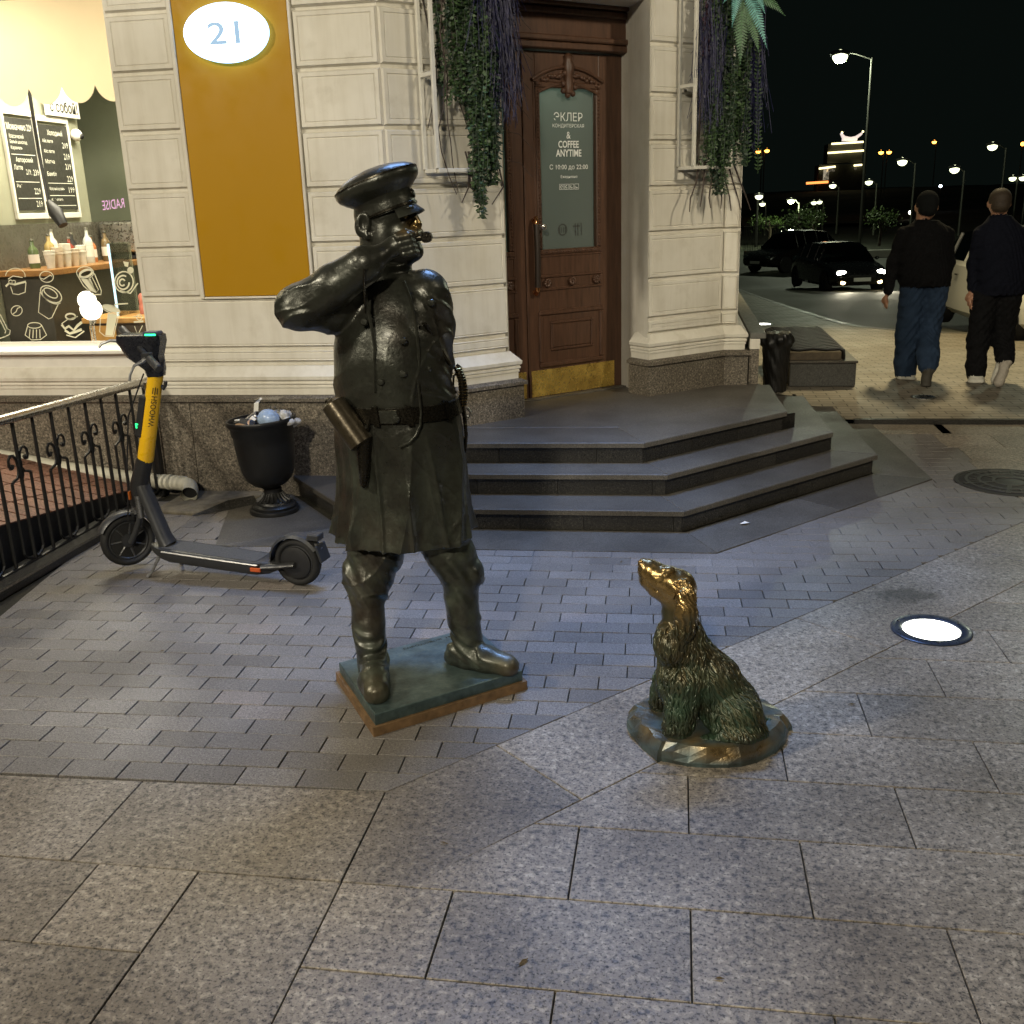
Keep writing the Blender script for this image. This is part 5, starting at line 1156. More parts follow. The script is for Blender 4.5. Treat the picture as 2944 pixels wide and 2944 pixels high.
# rough-hewn base: an uneven facetted rim
n_ = 22; rr = random.Random(3); vs_ = []
outl = [(atg(px_, py_)) for px_, py_ in ((1806, 2085), (1815, 2120), (1845, 2150), (1890, 2190), (1935, 2195), (2030, 2208), (2130, 2205), (2200, 2180), (2255, 2140), (2262, 2110))]
outl = [(p.x, p.y) for p in outl] + [(.40, 3.10), (.37, 3.17), (.29, 3.235), (.17, 3.27), (.05, 3.27), (-.05, 3.235), (-.115, 3.17), (-.14, 3.11)]
cxx, cyy = .12, 3.05
outl = [p for i in range(len(outl)) for p in (outl[i], ((outl[i][0] + outl[(i + 1) % len(outl)][0]) / 2 + rr.uniform(-.012, .012), (outl[i][1] + outl[(i + 1) % len(outl)][1]) / 2 + rr.uniform(-.010, .010)))]
m_ = len(outl); rings = []
for s_, z_ in ((1.0, -.004), (1.01, .014), (.985, .040), (.90, .062), (.78, .063), (.40, .064), (.02, .064)):
    for i, (x_, y_) in enumerate(outl):
        j = rr.uniform(-.035, .03) if .85 < s_ < 1 else rr.uniform(-.012, .012) if s_ >= 1 else 0; zj = rr.uniform(-.012, .008) if .95 < s_ < 1 else rr.uniform(-.004, .002) if .85 < s_ < .95 else 0
        rings.append((cxx + (x_ - cxx) * (s_ + j), cyy + (y_ - cyy) * (s_ + j), z_ + zj))
bb = MB().add(rings, [(r * m_ + k, r * m_ + (k + 1) % m_, (r + 1) * m_ + (k + 1) % m_, (r + 1) * m_ + k) for r in range(6) for k in range(m_)])
bme = bb.mesh('base'); co = np.array(bb.v); rad = np.hypot((co[:, 0] - cxx) / .26, (co[:, 1] - cyy) / .22)
attr(bme, 'polish', np.where((rad > .75) & (co[:, 2] > .03), np.array([rr.choice((.0, .1, .25, .6)) for _ in range(len(co))]), .0)); link('base', bme, M_DBASE if 'M_DBASE' in globals() else bronze('base_bronze', (.06, .07, .065), (.10, .15, .15), .0, .3), dg)
# ================================================================== ELECTRIC SCOOTER
sc = thing('electric_scooter', 'yellow and grey rental electric scooter parked beside the railing', 'scooter', (-2.2, 4.35, 0), world=True)
sO = Vector((-1.745, 4.27, 0)); sF = Vector((-.987, .158, 0)).normalized(); sN = Vector((sF.y, -sF.x, 0))
def SC(s, z, w_=0.0): p = sO + sF * s + sN * w_; return Vector((p.x, p.y, z))
M_GREY = plain('scooter_grey', (.040, .041, .043), .42, .2, scale=18, bump=.06); M_DGREY = plain('scooter_dark', (.016, .016, .017), .5, scale=30, bump=.05)
M_SYEL = plain('scooter_yellow', (.80, .47, .012), .33, scale=10, var=.06, coat=.3); M_ALU = plain('scooter_aluminium', (.26, .26, .26), .35, .8, scale=22, var=.2)
def wheel(c, ax, r, name, parent, wdt=.050):
    """tyre of round section with a dished rim, hub and axle nut"""
    ax = Vector(ax).normalized(); rot = ax.to_track_quat('Z', 'Y').to_matrix()
    pr = [(r - .036 + .0 * 0, -.012)] + [(r - .020 + .020 * math.cos(a), wdt / 2 * math.sin(a)) for a in [R_(-115 + 230 * k / 12) for k in range(13)]] + [(r - .036, .012)]
    ty = MB().lathe(pr, 40, c, rot).build(name, M_RUBBER, parent, True, sharp=60)
    MB().lathe([(r - .034, -.016), (r - .040, -.018), (r - .050, -.008), (.040, -.010), (.034, -.020), (.012, -.024), (.001, -.024)][::-1] + [(r - .034, -.016), (r - .034, .016), (r - .040, .018), (r - .050, .008), (.040, .010), (.034, .020), (.012, .024), (.001, .024)], 32, c, rot).build('rim', M_GREY, ty, True, sharp=30)
    return ty, rot
STE = Vector((.709, .705, 0)); AXL = Vector((-.705, .709, 0))          # steered front end: rolling direction and axle
fc = SC(.954, .157); rc = SC(-.002, .122)
fw, frot = wheel(fc, AXL, .132, 'front_wheel', sc, .056); rw, rrot = wheel(rc, sN, .118, 'rear_wheel', sc, .056)
for k in range(7):
    a = k * 2 * math.pi / 7; p0 = fc + frot @ Vector((.036 * math.cos(a), .036 * math.sin(a), -.012)); p1 = fc + frot @ Vector((.088 * math.cos(a), .088 * math.sin(a), -.010)); MB().tube([p0, p1], [.011, .007], 6, flat=.5).build('spoke', M_ALU, fw, True)
MB().lathe([(.075, .020), (.078, .027), (.060, .033), (.03, .035), (.001, .035)], 28, rc, (-sN).to_track_quat('Z', 'Y').to_matrix()).build('hub_motor', M_DGREY, rw, True)
# deck: a long rounded board with a lighter rim and grip mat
def deck_ring(s, zt, hw, th): return [SC(s, zt - th, -hw * .72), SC(s, zt - th, hw * .72), SC(s, zt - th * .55, hw * .96), SC(s, zt - .004, hw), SC(s, zt, hw - .006), SC(s, zt, -hw + .006), SC(s, zt - .004, -hw), SC(s, zt - th * .55, -hw * .96)]
st_ = [(.09, .118, .030, .040), (.14, .122, .060, .060), (.20, .124, .078, .068), (.45, .138, .080, .070), (.68, .150, .080, .068), (.74, .156, .070, .060), (.785, .162, .045, .045)]
vs_ = []
for q in st_: vs_ += deck_ring(*q)
dk = MB().add(vs_, [(i * 8 + k, i * 8 + (k + 1) % 8, i * 8 + 8 + (k + 1) % 8, i * 8 + 8 + k) for i in range(len(st_) - 1) for k in range(8)] + [tuple(range(7, -1, -1)), tuple((len(st_) - 1) * 8 + k for k in range(8))]).build('deck', M_GREY, sc, True, sharp=35)
vs_ = []
for s_, zt, hw in ((.19, .1255, .060), (.45, .1395, .066), (.72, .154, .060)): vs_ += [SC(s_, zt, -hw), SC(s_, zt, hw)]
MB().add(vs_, [(0, 1, 3, 2), (2, 3, 5, 4)]).build('grip_mat', plain('grip_mat', (.07, .068, .063), .85, scale=120, var=.3, bump=.4), dk)
for sd in (-1, 1): MB().tube([SC(.17, .112, sd * .079), SC(.45, .127, sd * .0815), SC(.70, .141, sd * .0815)], .0055, 6).build('side_trim', M_ALU, dk, True)
MB().box(0, .055, -.006, .006, -.010, .010, .003, Matrix.Translation(SC(.155, .092, -.082)) @ Matrix.Rotation(math.atan2(sF.y, sF.x), 4, 'Z')).build('side_reflector', plain('orange_reflector', (.55, .10, .02), .3, scale=80), dk)
# rear arm, fender, plate holder
for sd in (-1, 1): MB().tube([SC(.16, .100, sd * .055), SC(.08, .108, sd * .050), SC(-.01, .120, sd * .046)], [.026, .024, .020], 10, flat=.6).build('rear_arm', M_GREY, sc, True)
fd = MB(); vs_ = []; m_ = 15
for k in range(m_):
    a = R_(-2 + 150 * k / (m_ - 1)); r_ = .137
    for w_, dr in ((-.040, -.012), (-.030, .0), (.030, .0), (.040, -.012)): vs_.append(SC(-.002 + (r_ + dr) * math.cos(a), .122 + (r_ + dr) * math.sin(a), w_))
fd.add(vs_, [(k * 4 + j, k * 4 + j + 1, k * 4 + 5 + j, k * 4 + 4 + j) for k in range(m_ - 1) for j in range(3)]); rf = fd.build('rear_fender', M_GREY, sc, True, sharp=50)
MB().box(-.05, .012, -.030, .030, -.016, .016, .005, Matrix.Translation(SC(-.085, .252)) @ Matrix.Rotation(math.atan2(-sF.y, -sF.x) + math.pi, 4, 'Z')).build('tail_light', M_GREY, rf)
MB().box(-.006, .006, -.045, .045, -.042, .042, .004, Matrix.Translation(SC(-.135, .178)) @ Matrix.Rotation(math.atan2(sF.y, sF.x), 4, 'Z') @ Matrix.Rotation(R_(18), 4, 'Y')).build('number_plate', M_GREY, rf)
MB().tube([SC(-.10, .215), SC(-.13, .190)], .012, 8).build('plate_bracket', M_GREY, rf, True)
# stem
MB().tube([SC(.715, .150), SC(.735, .19), SC(.80, .385), SC(.822, .45)], [.052, .047, .044, .040], 14, flat=.72).build('down_tube', M_GREY, sc, True)
MB().tube([SC(.872, .345), SC(.842, .44), SC(.806, .53), SC(.782, .585)], [.030, .043, .040, .039], 16).build('head_tube', M_DGREY, sc, True)
ysl = MB(); y0, y1 = SC(.783, .575), SC(.655, .998); ysl.tube([y0, y0.lerp(y1, .02), y0.lerp(y1, .5), y1], [.0365, .038, .0365, .0355], 24); ye = ysl.build('yellow_sleeve', M_SYEL, sc, True)
yd = (y1 - y0).normalized(); cam_d = (Vector((0, 0, 1.7)) - y0.lerp(y1, .5)); nrm = (cam_d - yd * cam_d.dot(yd)).normalized(); side = yd.cross(nrm)
M_YLET = plain('black_print', (.05, .035, .01), .5)
# lettering wraps the tube: bend the flat text round the sleeve
tm = text_mesh('WHOOSH', (0, 0, 0), (1, 0, 0), (0, 1, 0), .155, .026, bold=.01, res=2); co = np.empty(len(tm.vertices) * 3); tm.vertices.foreach_get('co', co); co = co.reshape(-1, 3); out = []
for x_, y_, _ in co:
    a = (-y_ + .006) / .0376; p = y0.lerp(y1, .595) + yd * x_ + (nrm * math.cos(a) + side * -math.sin(a) * -1) * .0385; out += list(p)
tm.vertices.foreach_set('co', out); tm.update(); link('lettering', tm, M_YLET, ye)
for k, (ln, o_) in enumerate(((.030, -.010), (.038, 0), (.030, .010))):
    b = MB(); a = (o_ + .006) / .0376; q = y0.lerp(y1, .83) + (nrm * math.cos(a) + side * math.sin(a)) * .0385; b.strip([q - yd * ln / 2, q + yd * ln / 2], .004, nrm * math.cos(a) + side * math.sin(a)); b.build('logo_bar', M_YLET, ye)
# phone holder / lock unit on the left of the stem, with green mark
rk = Matrix.Translation(y0.lerp(y1, .52) - Vector((.036, .01, 0))) @ (yd.to_track_quat('Z', 'Y').to_matrix().to_4x4())
MB().box(-.022, .022, -.022, .022, -.105, .105, .008, rk).build('lock_unit', M_DGREY, ye); pg = y0.lerp(y1, .42) - Vector((.050, .034, 0)); gm = MB(); gm.box(-.004, .004, -.002, .002, -.012, .012, .001, Matrix.Translation(pg)); gm.box(-.008, .002, -.002, .002, .0, .006, .001, Matrix.Translation(pg + Vector((.008, 0, .004)))); gm.build('green_mark', emit('green_led', (.03, .9, .25), 1.6), ye)
MB().tube([y0.lerp(y1, .80) - Vector((.036, 0, 0)), y0.lerp(y1, .84) - Vector((.046, .006, 0)), y0.lerp(y1, .9) - Vector((.046, .006, 0))], .009, 8).build('bell', M_ALU, ye, True)
MB().tube([y0.lerp(y1, .86) + Vector((.034, 0, 0)), y0.lerp(y1, .83) + Vector((.050, -.004, 0)), y0.lerp(y1, .87) + Vector((.058, -.006, 0)), y0.lerp(y1, .91) + Vector((.056, -.006, 0))], .009, 8).build('bag_hook', M_DGREY, ye, True)
# head unit: tapering black pod with flat top, green light, display
hm = Vector((-2.447, 4.385, 1.10)); hx = Vector((.80, .05, 0)).normalized(); hy = Vector((-.05, .80, 0)).normalized()
def hring(c, a, b, z): return [c + hx * (a * sx_) + hy * (b * sy_) + Vector((0, 0, z)) for sx_, sy_ in ((-1, -.6), (-.7, -1), (.7, -1), (1, -.6), (1, .6), (.7, 1), (-.7, 1), (-1, .6))]
vs_ = hring(y1, .036, .036, -.012) + hring(y1, .042, .042, .02) + hring(hm + Vector((.01, 0, -1.10 + 1.075)), .075, .058, 0) + hring(hm + Vector((0, 0, .045)), .105, .062, 0) + hring(hm + Vector((0, 0, .070)), .104, .060, .004) + hring(hm + Vector((0, 0, .075)), .096, .053, .004)
hd = MB().add(vs_, [(i * 8 + k, i * 8 + (k + 1) % 8, i * 8 + 8 + (k + 1) % 8, i * 8 + 8 + k) for i in range(5) for k in range(8)] + [tuple(40 + k for k in range(8))]).build('head_unit', plain('head_black', (.012, .013, .018), .3, scale=20), sc, True, sharp=40)
MB().box(-.050, .050, -.030, .030, 0, .003, .001, Matrix.Translation(hm + Vector((-.03, 0, .0792)))).build('display', plain('display', (.03, .035, .05), .12), hd)
MB().box(-.035, .035, -.036, .036, 0, .018, .006, Matrix.Translation(hm + Vector((.066, -.012, .074)))).build('side_pod', plain('pod_blue', (.05, .06, .09), .3), hd)
MB().box(-.026, .026, -.003, .003, -.004, .004, .001, Matrix.Translation(hm + Vector((.073, -.050, .080)))).build('green_light', emit('green_light', (.03, .95, .3), 3.0), hd)
# bar, grips, brake levers
gA, gB = Vector((-2.254, 4.153, 1.052)), Vector((-2.609, 4.51, 1.188)); gm_ = gA.lerp(gB, .5)
MB().tube([gA.lerp(gB, .03), gA.lerp(gB, .35), gA.lerp(gB, .65), gA.lerp(gB, .97)], .0125, 12).build('handlebar', M_DGREY, sc, True)
for t0, t1 in ((.0, .24), (.76, 1.0)): MB().tube([gA.lerp(gB, t0), gA.lerp(gB, t0 + .01), gA.lerp(gB, t1 - .01), gA.lerp(gB, t1)], [.014, .0185, .0185, .014], 14).build('grip', M_GREY, sc, True)
for t, d_ in ((.30, Vector((-.045, -.05, -.055))), (.70, Vector((-.095, -.05, -.002)))):
    b0 = gA.lerp(gB, t); MB().tube([b0, b0 + d_ * .4, b0 + d_ * .8 + Vector((-.012, 0, .008)), b0 + d_ * 1.25 + Vector((-.004, 0, -.004)), b0 + d_ * 1.4 + Vector((0, 0, -.022))], [.014, .010, .0065, .006, .006], 8).build('brake_lever', M_ALU, sc, True)
    MB().box(-.022, .022, -.018, .018, -.014, .018, .005, Matrix.Translation(b0)).build('lever_clamp', M_DGREY, sc)
# fork with suspension tube, front fender, amber reflector, cable
for sd in (-1, 1):
    w_ = AXL * (.046 * sd); MB().tube([SC(.868, .33) + w_, SC(.885, .27) + w_, SC(.925, .20) + w_ * 1.1, fc + w_ * 1.1], [.013, .015, .014, .014], 10).build('fork_leg', M_GREY, sc, True); MB().tube([SC(.872, .40) + w_, SC(.868, .29) + w_], .016, 10).build('suspension_tube', M_ALU, sc, True)
MB().tube([SC(.868, .33) - AXL * .05, SC(.868, .33) + AXL * .05], .017, 8).build('fork_crown', M_GREY, sc, True)
ff = MB(); vs_ = []; m_ = 15; fwd = -STE
for k in range(m_):
    a = R_(28 + 130 * k / (m_ - 1))
    for w_, dr in ((-.036, -.012), (-.024, 0), (.024, 0), (.036, -.012)): vs_.append(fc + fwd * ((.150 + dr) * math.cos(a)) + Vector((0, 0, (.150 + dr) * math.sin(a))) + AXL * w_)
ff.add(vs_, [(k * 4 + j, k * 4 + j + 1, k * 4 + 5 + j, k * 4 + 4 + j) for k in range(m_ - 1) for j in range(3)]).build('front_fender', M_GREY, sc, True, sharp=50)
MB().box(-.004, .004, -.012, .012, -.022, .022, .003, Matrix.Translation(SC(.868, .405, -.042))).build('amber_reflector', plain('amber', (.45, .12, .015), .3), sc)
MB().tube([SC(.70, 1.0, -.03), SC(.80, .80, -.055), SC(.85, .55, -.055), SC(.87, .42, -.05), SC(.885, .28, -.06)], .0035, 6).build('brake_cable', M_BLACK, sc, True)
for sd, ft in ((-1, Vector((-2.545, 4.31, .006))), (1, Vector((-2.46, 4.50, .006)))):
    t0 = SC(.74, .105, sd * .05); MB().tube([t0, t0.lerp(ft, .35) + Vector((.012, 0, .012)), t0.lerp(ft, .75) + Vector((.008, 0, 0)), ft], [.009, .008, .0075, .009], 8).build('kickstand_leg', M_ALU, sc, True)

# ================================================================== URN BIN AND ITS RUBBISH
ur = thing('urn_bin', 'black cast iron urn used as a litter bin, brimming with rubbish', 'litter bin', (-2.335, 5.44, 0))
tl = Matrix.Rotation(R_(-3.0), 4, 'Y')
def ul(prof, name, mat, n=48, par=None): return MB().lathe(prof, n, (0, 0, 0), tl.to_3x3()).build(name, mat, par or ur, True, sharp=50)
foot = MB().lathe([(.142, -.004), (.146, .010), (.142, .026), (.128, .030), (.130, .044), (.120, .054), (.104, .058), (.100, .072), (.085, .080), (.060, .100), (.050, .125), (.054, .145), (.048, .150)], 48).build('foot', M_IRON, ur, True, sharp=50)
fl = MB()
for k in range(20):
    a = k * math.pi / 10; fl.tube([(.098 * math.cos(a), .098 * math.sin(a), .074), (.070 * math.cos(a), .070 * math.sin(a), .094), (.053 * math.cos(a), .053 * math.sin(a), .122)], [.010, .008, .005], 6)
tag(fl.build('fluting', M_IRON, foot, True), kind='stuff')
ul([(.046, .146), (.060, .156), (.095, .172), (.130, .205), (.152, .255), (.163, .315), (.170, .40), (.173, .470), (.180, .478), (.182, .520), (.190, .530), (.2, .545), (.201, .558), (.196, .566), (.186, .564), (.178, .545), (.170, .48), (.155, .40), (.001, .395)], 'bowl', M_IRON)
def trash(name, lab, cat, p): return thing(name, lab, cat, (-2.335 + p[0], 5.44 + p[1], p[2]))
q = trash('plastic_bottle', 'round pale blue plastic bottle lying on top of the rubbish in the urn', 'bottle', (.035, -.04, .545)); MB().sphere((0, 0, .02), .062, 18, 12, (1.05, .9, .95)).build('body', plain('blue_plastic', (.30, .40, .56), .25, var=.25, scale=25), q, True); MB().lathe([(.020, .05), (.020, .078), (.012, .082)], 14, (-.035, -.02, -.02), Matrix.Rotation(R_(-50), 3, 'Y')).build('cap', M_WHITE, q, True)
q = trash('tin_can', 'crumpled silver can with an open dark mouth in the urn', 'can', (-.055, -.03, .55)); MB().lathe([(.036, -.05), (.038, -.04), (.037, .02), (.034, .04), (.030, .042), (.024, .02)], 16, (0, 0, .01), Matrix.Rotation(R_(55), 3, 'Y')).build('body', plain('can_metal', (.5, .5, .53), .25, .9, var=.4, scale=30), q, True); MB().lathe([(.024, .021), (.001, .020)], 16, (0, 0, .01), Matrix.Rotation(R_(55), 3, 'Y')).build('mouth', M_BLACK, q, True)
q = trash('paper_cup', 'beige paper cup lying under black film at the rim of the urn', 'cup', (-.09, -.10, .525)); MB().lathe([(.028, -.045), (.036, .045), (.038, .046), (.038, .05), (.034, .05), (.026, -.04), (.001, -.04)], 18, (0, 0, .006), Matrix.Rotation(R_(80), 3, 'Y')).build('body', plain('paper_cup', (.52, .34, .22), .7), q, True)
q = trash('plastic_bag', 'crumpled grey plastic bag with white patches in the urn', 'bag', (.10, .02, .53))
v = Vox((-.12, -.10, -.06), (.12, .10, .13), .006); rr = random.Random(5)
for k in range(22): v.ell((rr.uniform(-.07, .06), rr.uniform(-.05, .05), rr.uniform(-.02, .06)), (rr.uniform(.012, .035),) * 2 + (rr.uniform(.012, .03),), .006)
me, V = v.mesh('bag'); link('crumpled_film', me, plain('bag_film', (.50, .49, .47), .35, var=.45, scale=35), q)
q = trash('clear_box', 'clear plastic box standing with its white paper band in the urn', 'box', (.0, .05, .56)); cb = MB(); cb.box(-.06, .085, -.05, .05, -.02, .11); cb.build('shell', glass('clear_plastic', (.93, .93, .92), 1.0, .05), q); MB().add([(-.075, -.052, -.01), (-.045, -.052, -.01), (-.030, -.052, .095), (-.058, -.052, .09), (-.010, -.045, .115), (-.030, -.01, .118)], [(0, 1, 2, 3), (3, 2, 4, 5)]).build('paper_band', M_WHITE, q)
q = trash('black_film', 'strip of black film draped over the left rim of the urn', 'film', (-.10, -.06, .562)); MB().strip([(-.05, -.02, 0), (-.01, -.045, .012), (.04, -.06, .004), (.075, -.05, -.004)], .045, (0, -.5, .86)).build('sheet', M_BLACK, q); MB().tube([(-.045, -.03, .006), (-.02, -.04, .010), (.0, -.045, .004)], .006, 6).build('white_edge', M_WHITE, q)

# ================================================================== RAILING, RAMP, PIPE
ra = thing('iron_railing', 'black wrought iron railing with scrolls and a steel handrail beside the shop window', 'railing', (-3.2, 4.7, 0), world=True)
RX = -3.2
def hz(y): return .782 + (y - 4.32) * -.0352
MB().tube([(RX, 3.0, hz(3.0)), (RX, 4.4, hz(4.4)), (RX, 5.70, hz(5.70)), (RX, 5.79, hz(5.79))], .0255, 16).build('handrail', M_STEEL, ra, True)
MB().tube([(RX, 3.0, .045), (RX, 5.75, .045)], .012, 8).build('bottom_rail', M_IRON, ra)
MB().box(RX - .004, RX + .004, 3.0, 5.75, hz(4.4) - .045, hz(4.4) - .030).build('top_flat', M_IRON, ra) if False else None
k = 0; yy = 3.136
while yy < 5.72:
    top = hz(yy) - .02; bot = .05
    if k % 2 == 0:
        b = MB(); b.tube([(RX, yy, bot), (RX, yy, top)], .0095, 6); ba = b.build('scroll_baluster', M_IRON, ra)
        MB().lathe([(.012, -.05), (.017, -.03), (.014, 0), (.017, .03), (.012, .05)], 10, (RX, yy, top - .235)).build('collar', M_IRON, ba, True)
        for sd in (-1, 1):
            cz = top - .205; pts_ = []
            for j in range(20):
                t = j / 19; a = R_(-60 + 330 * (1 - t)); r_ = .034 * (.45 + .55 * t) ; pts_.append((RX + .003 * sd, yy + sd * (.042 + r_ * math.cos(a) * -1), cz + r_ * math.sin(a)))
            base_pt = (RX, yy + sd * .078, top - .30)
            up_ = .012 * sd
            C_s = [(RX, yy + sd * a_, cz + b_ + up_) for a_, b_ in ((.050, .012), (.057, -.002), (.068, -.004), (.078, .014), (.076, .040), (.058, .058), (.036, .055), (.019, .034), (.011, .0), (.013, -.036), (.030, -.062), (.056, -.068), (.078, -.078))]
            MB().tube(C_s, [.011, .010, .009] + [.0075] * 10, 6).build('scroll', M_IRON, ba, True)
            MB().tube([C_s[-1], (RX, yy + sd * .078, .10), (RX, yy + sd * .060, .075), (RX, yy + sd * .02, .06)], .0075, 6).build('side_bar', M_IRON, ba)
    else:
        MB().tube([(RX, yy, bot), (RX, yy, bot + .2), (RX, yy, top - .12), (RX, yy, top)], [.0085, .0105, .0085, .0085], 6).build('baluster', M_IRON, ra)
    yy += .1587; k += 1
for y_ in (3.05, 5.74): MB().box(RX - .02, RX + .02, y_ - .02, y_ + .02, 0, hz(y_) - .02, .004).build('post', M_IRON, ra)
kb_ = MB(); kb_.box(RX - .07, RX + .10, 2.2, 5.30, -.005, .045, .008); tag(kb_.build('railing_kerb', M_RISER), kind='structure')
rp = thing('tiled_ramp', 'low ramp of terracotta tiles behind the railing with a black side', 'ramp', (-4.1, 4.9, 0), world=True)
P0, P1, P2, P3 = Vector((-5.2, 3.0, .80)), Vector((-5.2, 5.795, .46)), Vector((-3.30, 5.795, .055)), Vector((-3.30, 3.0, .42))
MB().add([P3, P2, Vector((P2.x, P2.y, 0)), Vector((P3.x, P3.y, 0))], [(0, 1, 2, 3)]).build('side', M_BLACK, rp)
MB().add([P0 - Vector((0, 0, .006)), P3 - Vector((0, 0, .006)), P2 - Vector((0, 0, .006)), P1 - Vector((0, 0, .006))], [(0, 1, 2, 3)]).build('bed', M_JOINT, rp)
M_TERR = granite('terracotta', (.13, .06, .04), (.22, .105, .07), (.28, .14, .10), 40, .6, .12)
nu, nv = 8, 16
for i in range(nu):
    for j in range(nv):
        a0, a1, b0, b1 = i / nu + .003, (i + 1) / nu - .003, j / nv + .003, (j + 1) / nv - .003
        f_ = lambda a, b: (P3.lerp(P2, b)).lerp(P0.lerp(P1, b), a)
        q = [f_(a0, b0), f_(a0, b1), f_(a1, b1), f_(a1, b0)]; up = Vector((0, 0, .004)); MB().add([p + up for p in q] + [p - up for p in q], [(0, 1, 2, 3), (0, 4, 5, 1), (1, 5, 6, 2), (2, 6, 7, 3), (3, 7, 4, 0)]).build('tile', M_TERR, rp)
pi_ = thing('drain_pipe', 'white plastic drain pipe lying along the plinth with a bent open end', 'pipe', (-3.2, 5.72, 0), world=True)
M_PVC = plain('white_pvc', (.58, .56, .46), .5, scale=14, var=.15)
path = [(-4.6, 5.742, .30), (-3.9, 5.738, .175), (-3.35, 5.732, .105), (-3.12, 5.722, .092), (-3.03, 5.705, .090), (-2.975, 5.668, .085), (-2.945, 5.615, .074), (-2.930, 5.562, .062)]
MB().tube(path, .047, 20, cap=False).build('pipe', M_PVC, pi_, True)
for p_, d_ in ((path[3], (.1, -.01, 0)), (path[-1], (.3, -1, -.2))): MB().tube([Vector(p_) - Vector(d_).normalized() * .02, Vector(p_) + Vector(d_).normalized() * .004], .0505, 20, cap=False).build('collar', M_PVC, pi_, True)
e_ = Vector(path[-1]); d_ = Vector((.3, -1, -.2)).normalized(); MB().tube([e_ - d_ * .05, e_ - d_ * .04], .044, 20).build('dark_inside', M_BLACK, pi_)
ap = [(-3.06, 5.36), (-2.80, 5.33), (-2.53, 5.60), (-2.50, 5.80), (-3.06, 5.80)]
tag(link('concrete_apron', slab_mesh('concrete_apron', ap, .022, .03, .008), plain('rough_concrete', (.15, .13, .095), .9, scale=22, var=.35, bump=.4)), kind='structure')
w_ = thing('shaded_edge_strip', 'dark strip standing for the shaded edge of the concrete apron', 'strip', (-2.66, 5.45, 0), world=True)
MB().add([(-2.80, 5.30, .006), (-2.785, 5.325, .012), (-2.64, 5.475, .055), (-2.53, 5.60, .050), (-2.50, 5.58, .004), (-2.63, 5.44, .004)], [(0, 5, 2, 1), (5, 4, 3, 2)]).build('board', M_RISER, w_)  # dark strip placed where the step edge lies in shade

# ================================================================== BENCH AND BIN ROUND THE CORNER
be = thing('stone_bench', 'low granite bench block topped by a box with black bent slats', 'bench', (1.3, 9.9, .03), world=True)
MB().box(1.02, 1.60, 9.42, 11.2, .028, .240, .008).build('granite_block', granite('bench_granite', (.05, .05, .047), (.085, .085, .078), (.12, .12, .11), 110, .5), be)
MB().box(1.01, 1.612, 9.408, 11.2, .241, .262, .004).build('capping', M_STEP, be)
MB().box(.93, 1.475, 9.47, 11.1, .262, .335, .005).build('seat_box', plain('bench_wood', (.10, .075, .045), .5, scale=20, var=.3), be)
for k in range(17):
    y_ = 9.46 + k * .098; pts_ = [(.92, y_, .340), (1.0, y_ + .02, .366), (1.10, y_ - .02, .360), (1.22, y_ + .022, .368), (1.34, y_ - .016, .360), (1.45, y_ + .008, .366), (1.487, y_, .352), (1.492, y_, .30), (1.492, y_, .266)]
    MB().tube(pts_, .016, 6).build('slat', M_IRON, be, True)
bi = thing('bin_bag', 'black bag-lined litter bin standing against the corner plinth', 'litter bin', (.875, 9.22, .028))
v = Vox((-.20, -.20, -.01), (.20, .20, .56), .011); v.loft([(0, 0, 0, .095, .10), (.2, 0, 0, .108, .115), (.44, 0, 0, .122, .13), (.48, .005, 0, .135, .14), (.52, .01, 0, .11, .12)], .01)
for k in range(9): a = k * .7; v.ell((.12 * math.cos(a), .12 * math.sin(a), .45 + .02 * math.sin(3 * k)), (.035, .035, .04), .02)
v.disp(lambda x, y, z: .004 * np.sin(z * 40 + 9 * np.arctan2(y, x)) + .003 * np.sin(23 * np.arctan2(y, x) + 20 * z)); me, V = v.mesh('bag')
link('bag', me, plain('black_film_bag', (.008, .008, .008), .45, scale=30), bi)
# ================================================================== HANGING GARLANDS ON THE CORNER
M_FRAME = plain('white_frame', (.62, .60, .53), .5, scale=20, var=.1)
def leafmat(name, col, var=.4):
    t = NT(name); n = t.noise(40, 2, .5, t.geo()); t.set(col=t.ramp(n, [(.3, tuple(c * (1 - var) for c in col)), (.7, tuple(c * (1 + var) for c in col))]), rough=.5)
    return t.m
M_LEAF = leafmat('garland_leaf', (.045, .085, .030)); M_LEAFD = leafmat('garland_leaf_dark', (.022, .045, .024)); M_PURP = leafmat('indigo_grass', (.010, .010, .050), .5); M_TWIG = plain('vine_twig', (.045, .030, .022), .7, scale=60); M_TEAL_LIT = leafmat('teal_lit_fern', (.14, .36, .33), .3); M_FERN = leafmat('green_fern', (.08, .16, .08), .35); M_PLUM = leafmat('plum_leaf', (.05, .02, .035), .4)  # teal fern colour holds the bluish-green light falling from above
def strand_leaves(mb, path, n, ln, wd, rr, droop=.5):
    """pairs of small pointed leaves along a hanging stem"""
    P = [Vector(p) for p in path]; seg = len(P) - 1
    for k in range(n):
        t = (k + rr.random()) / n * seg; i = min(seg - 1, int(t)); b = P[i].lerp(P[i + 1], t - i)
        for sd in (-1, 1):
            a = rr.uniform(0, 2 * math.pi); out = Vector((math.cos(a), math.sin(a), -droop + rr.uniform(-.3, .5))).normalized(); l_ = ln * rr.uniform(.7, 1.25); s_ = out.cross(Vector((rr.uniform(-1, 1), rr.uniform(-1, 1), rr.uniform(-.4, 1)))).normalized() * wd * rr.uniform(.7, 1.2)
            mb.add([b, b + out * l_ * .5 + s_, b + out * l_, b + out * l_ * .5 - s_], [(0, 1, 2), (0, 2, 3)])
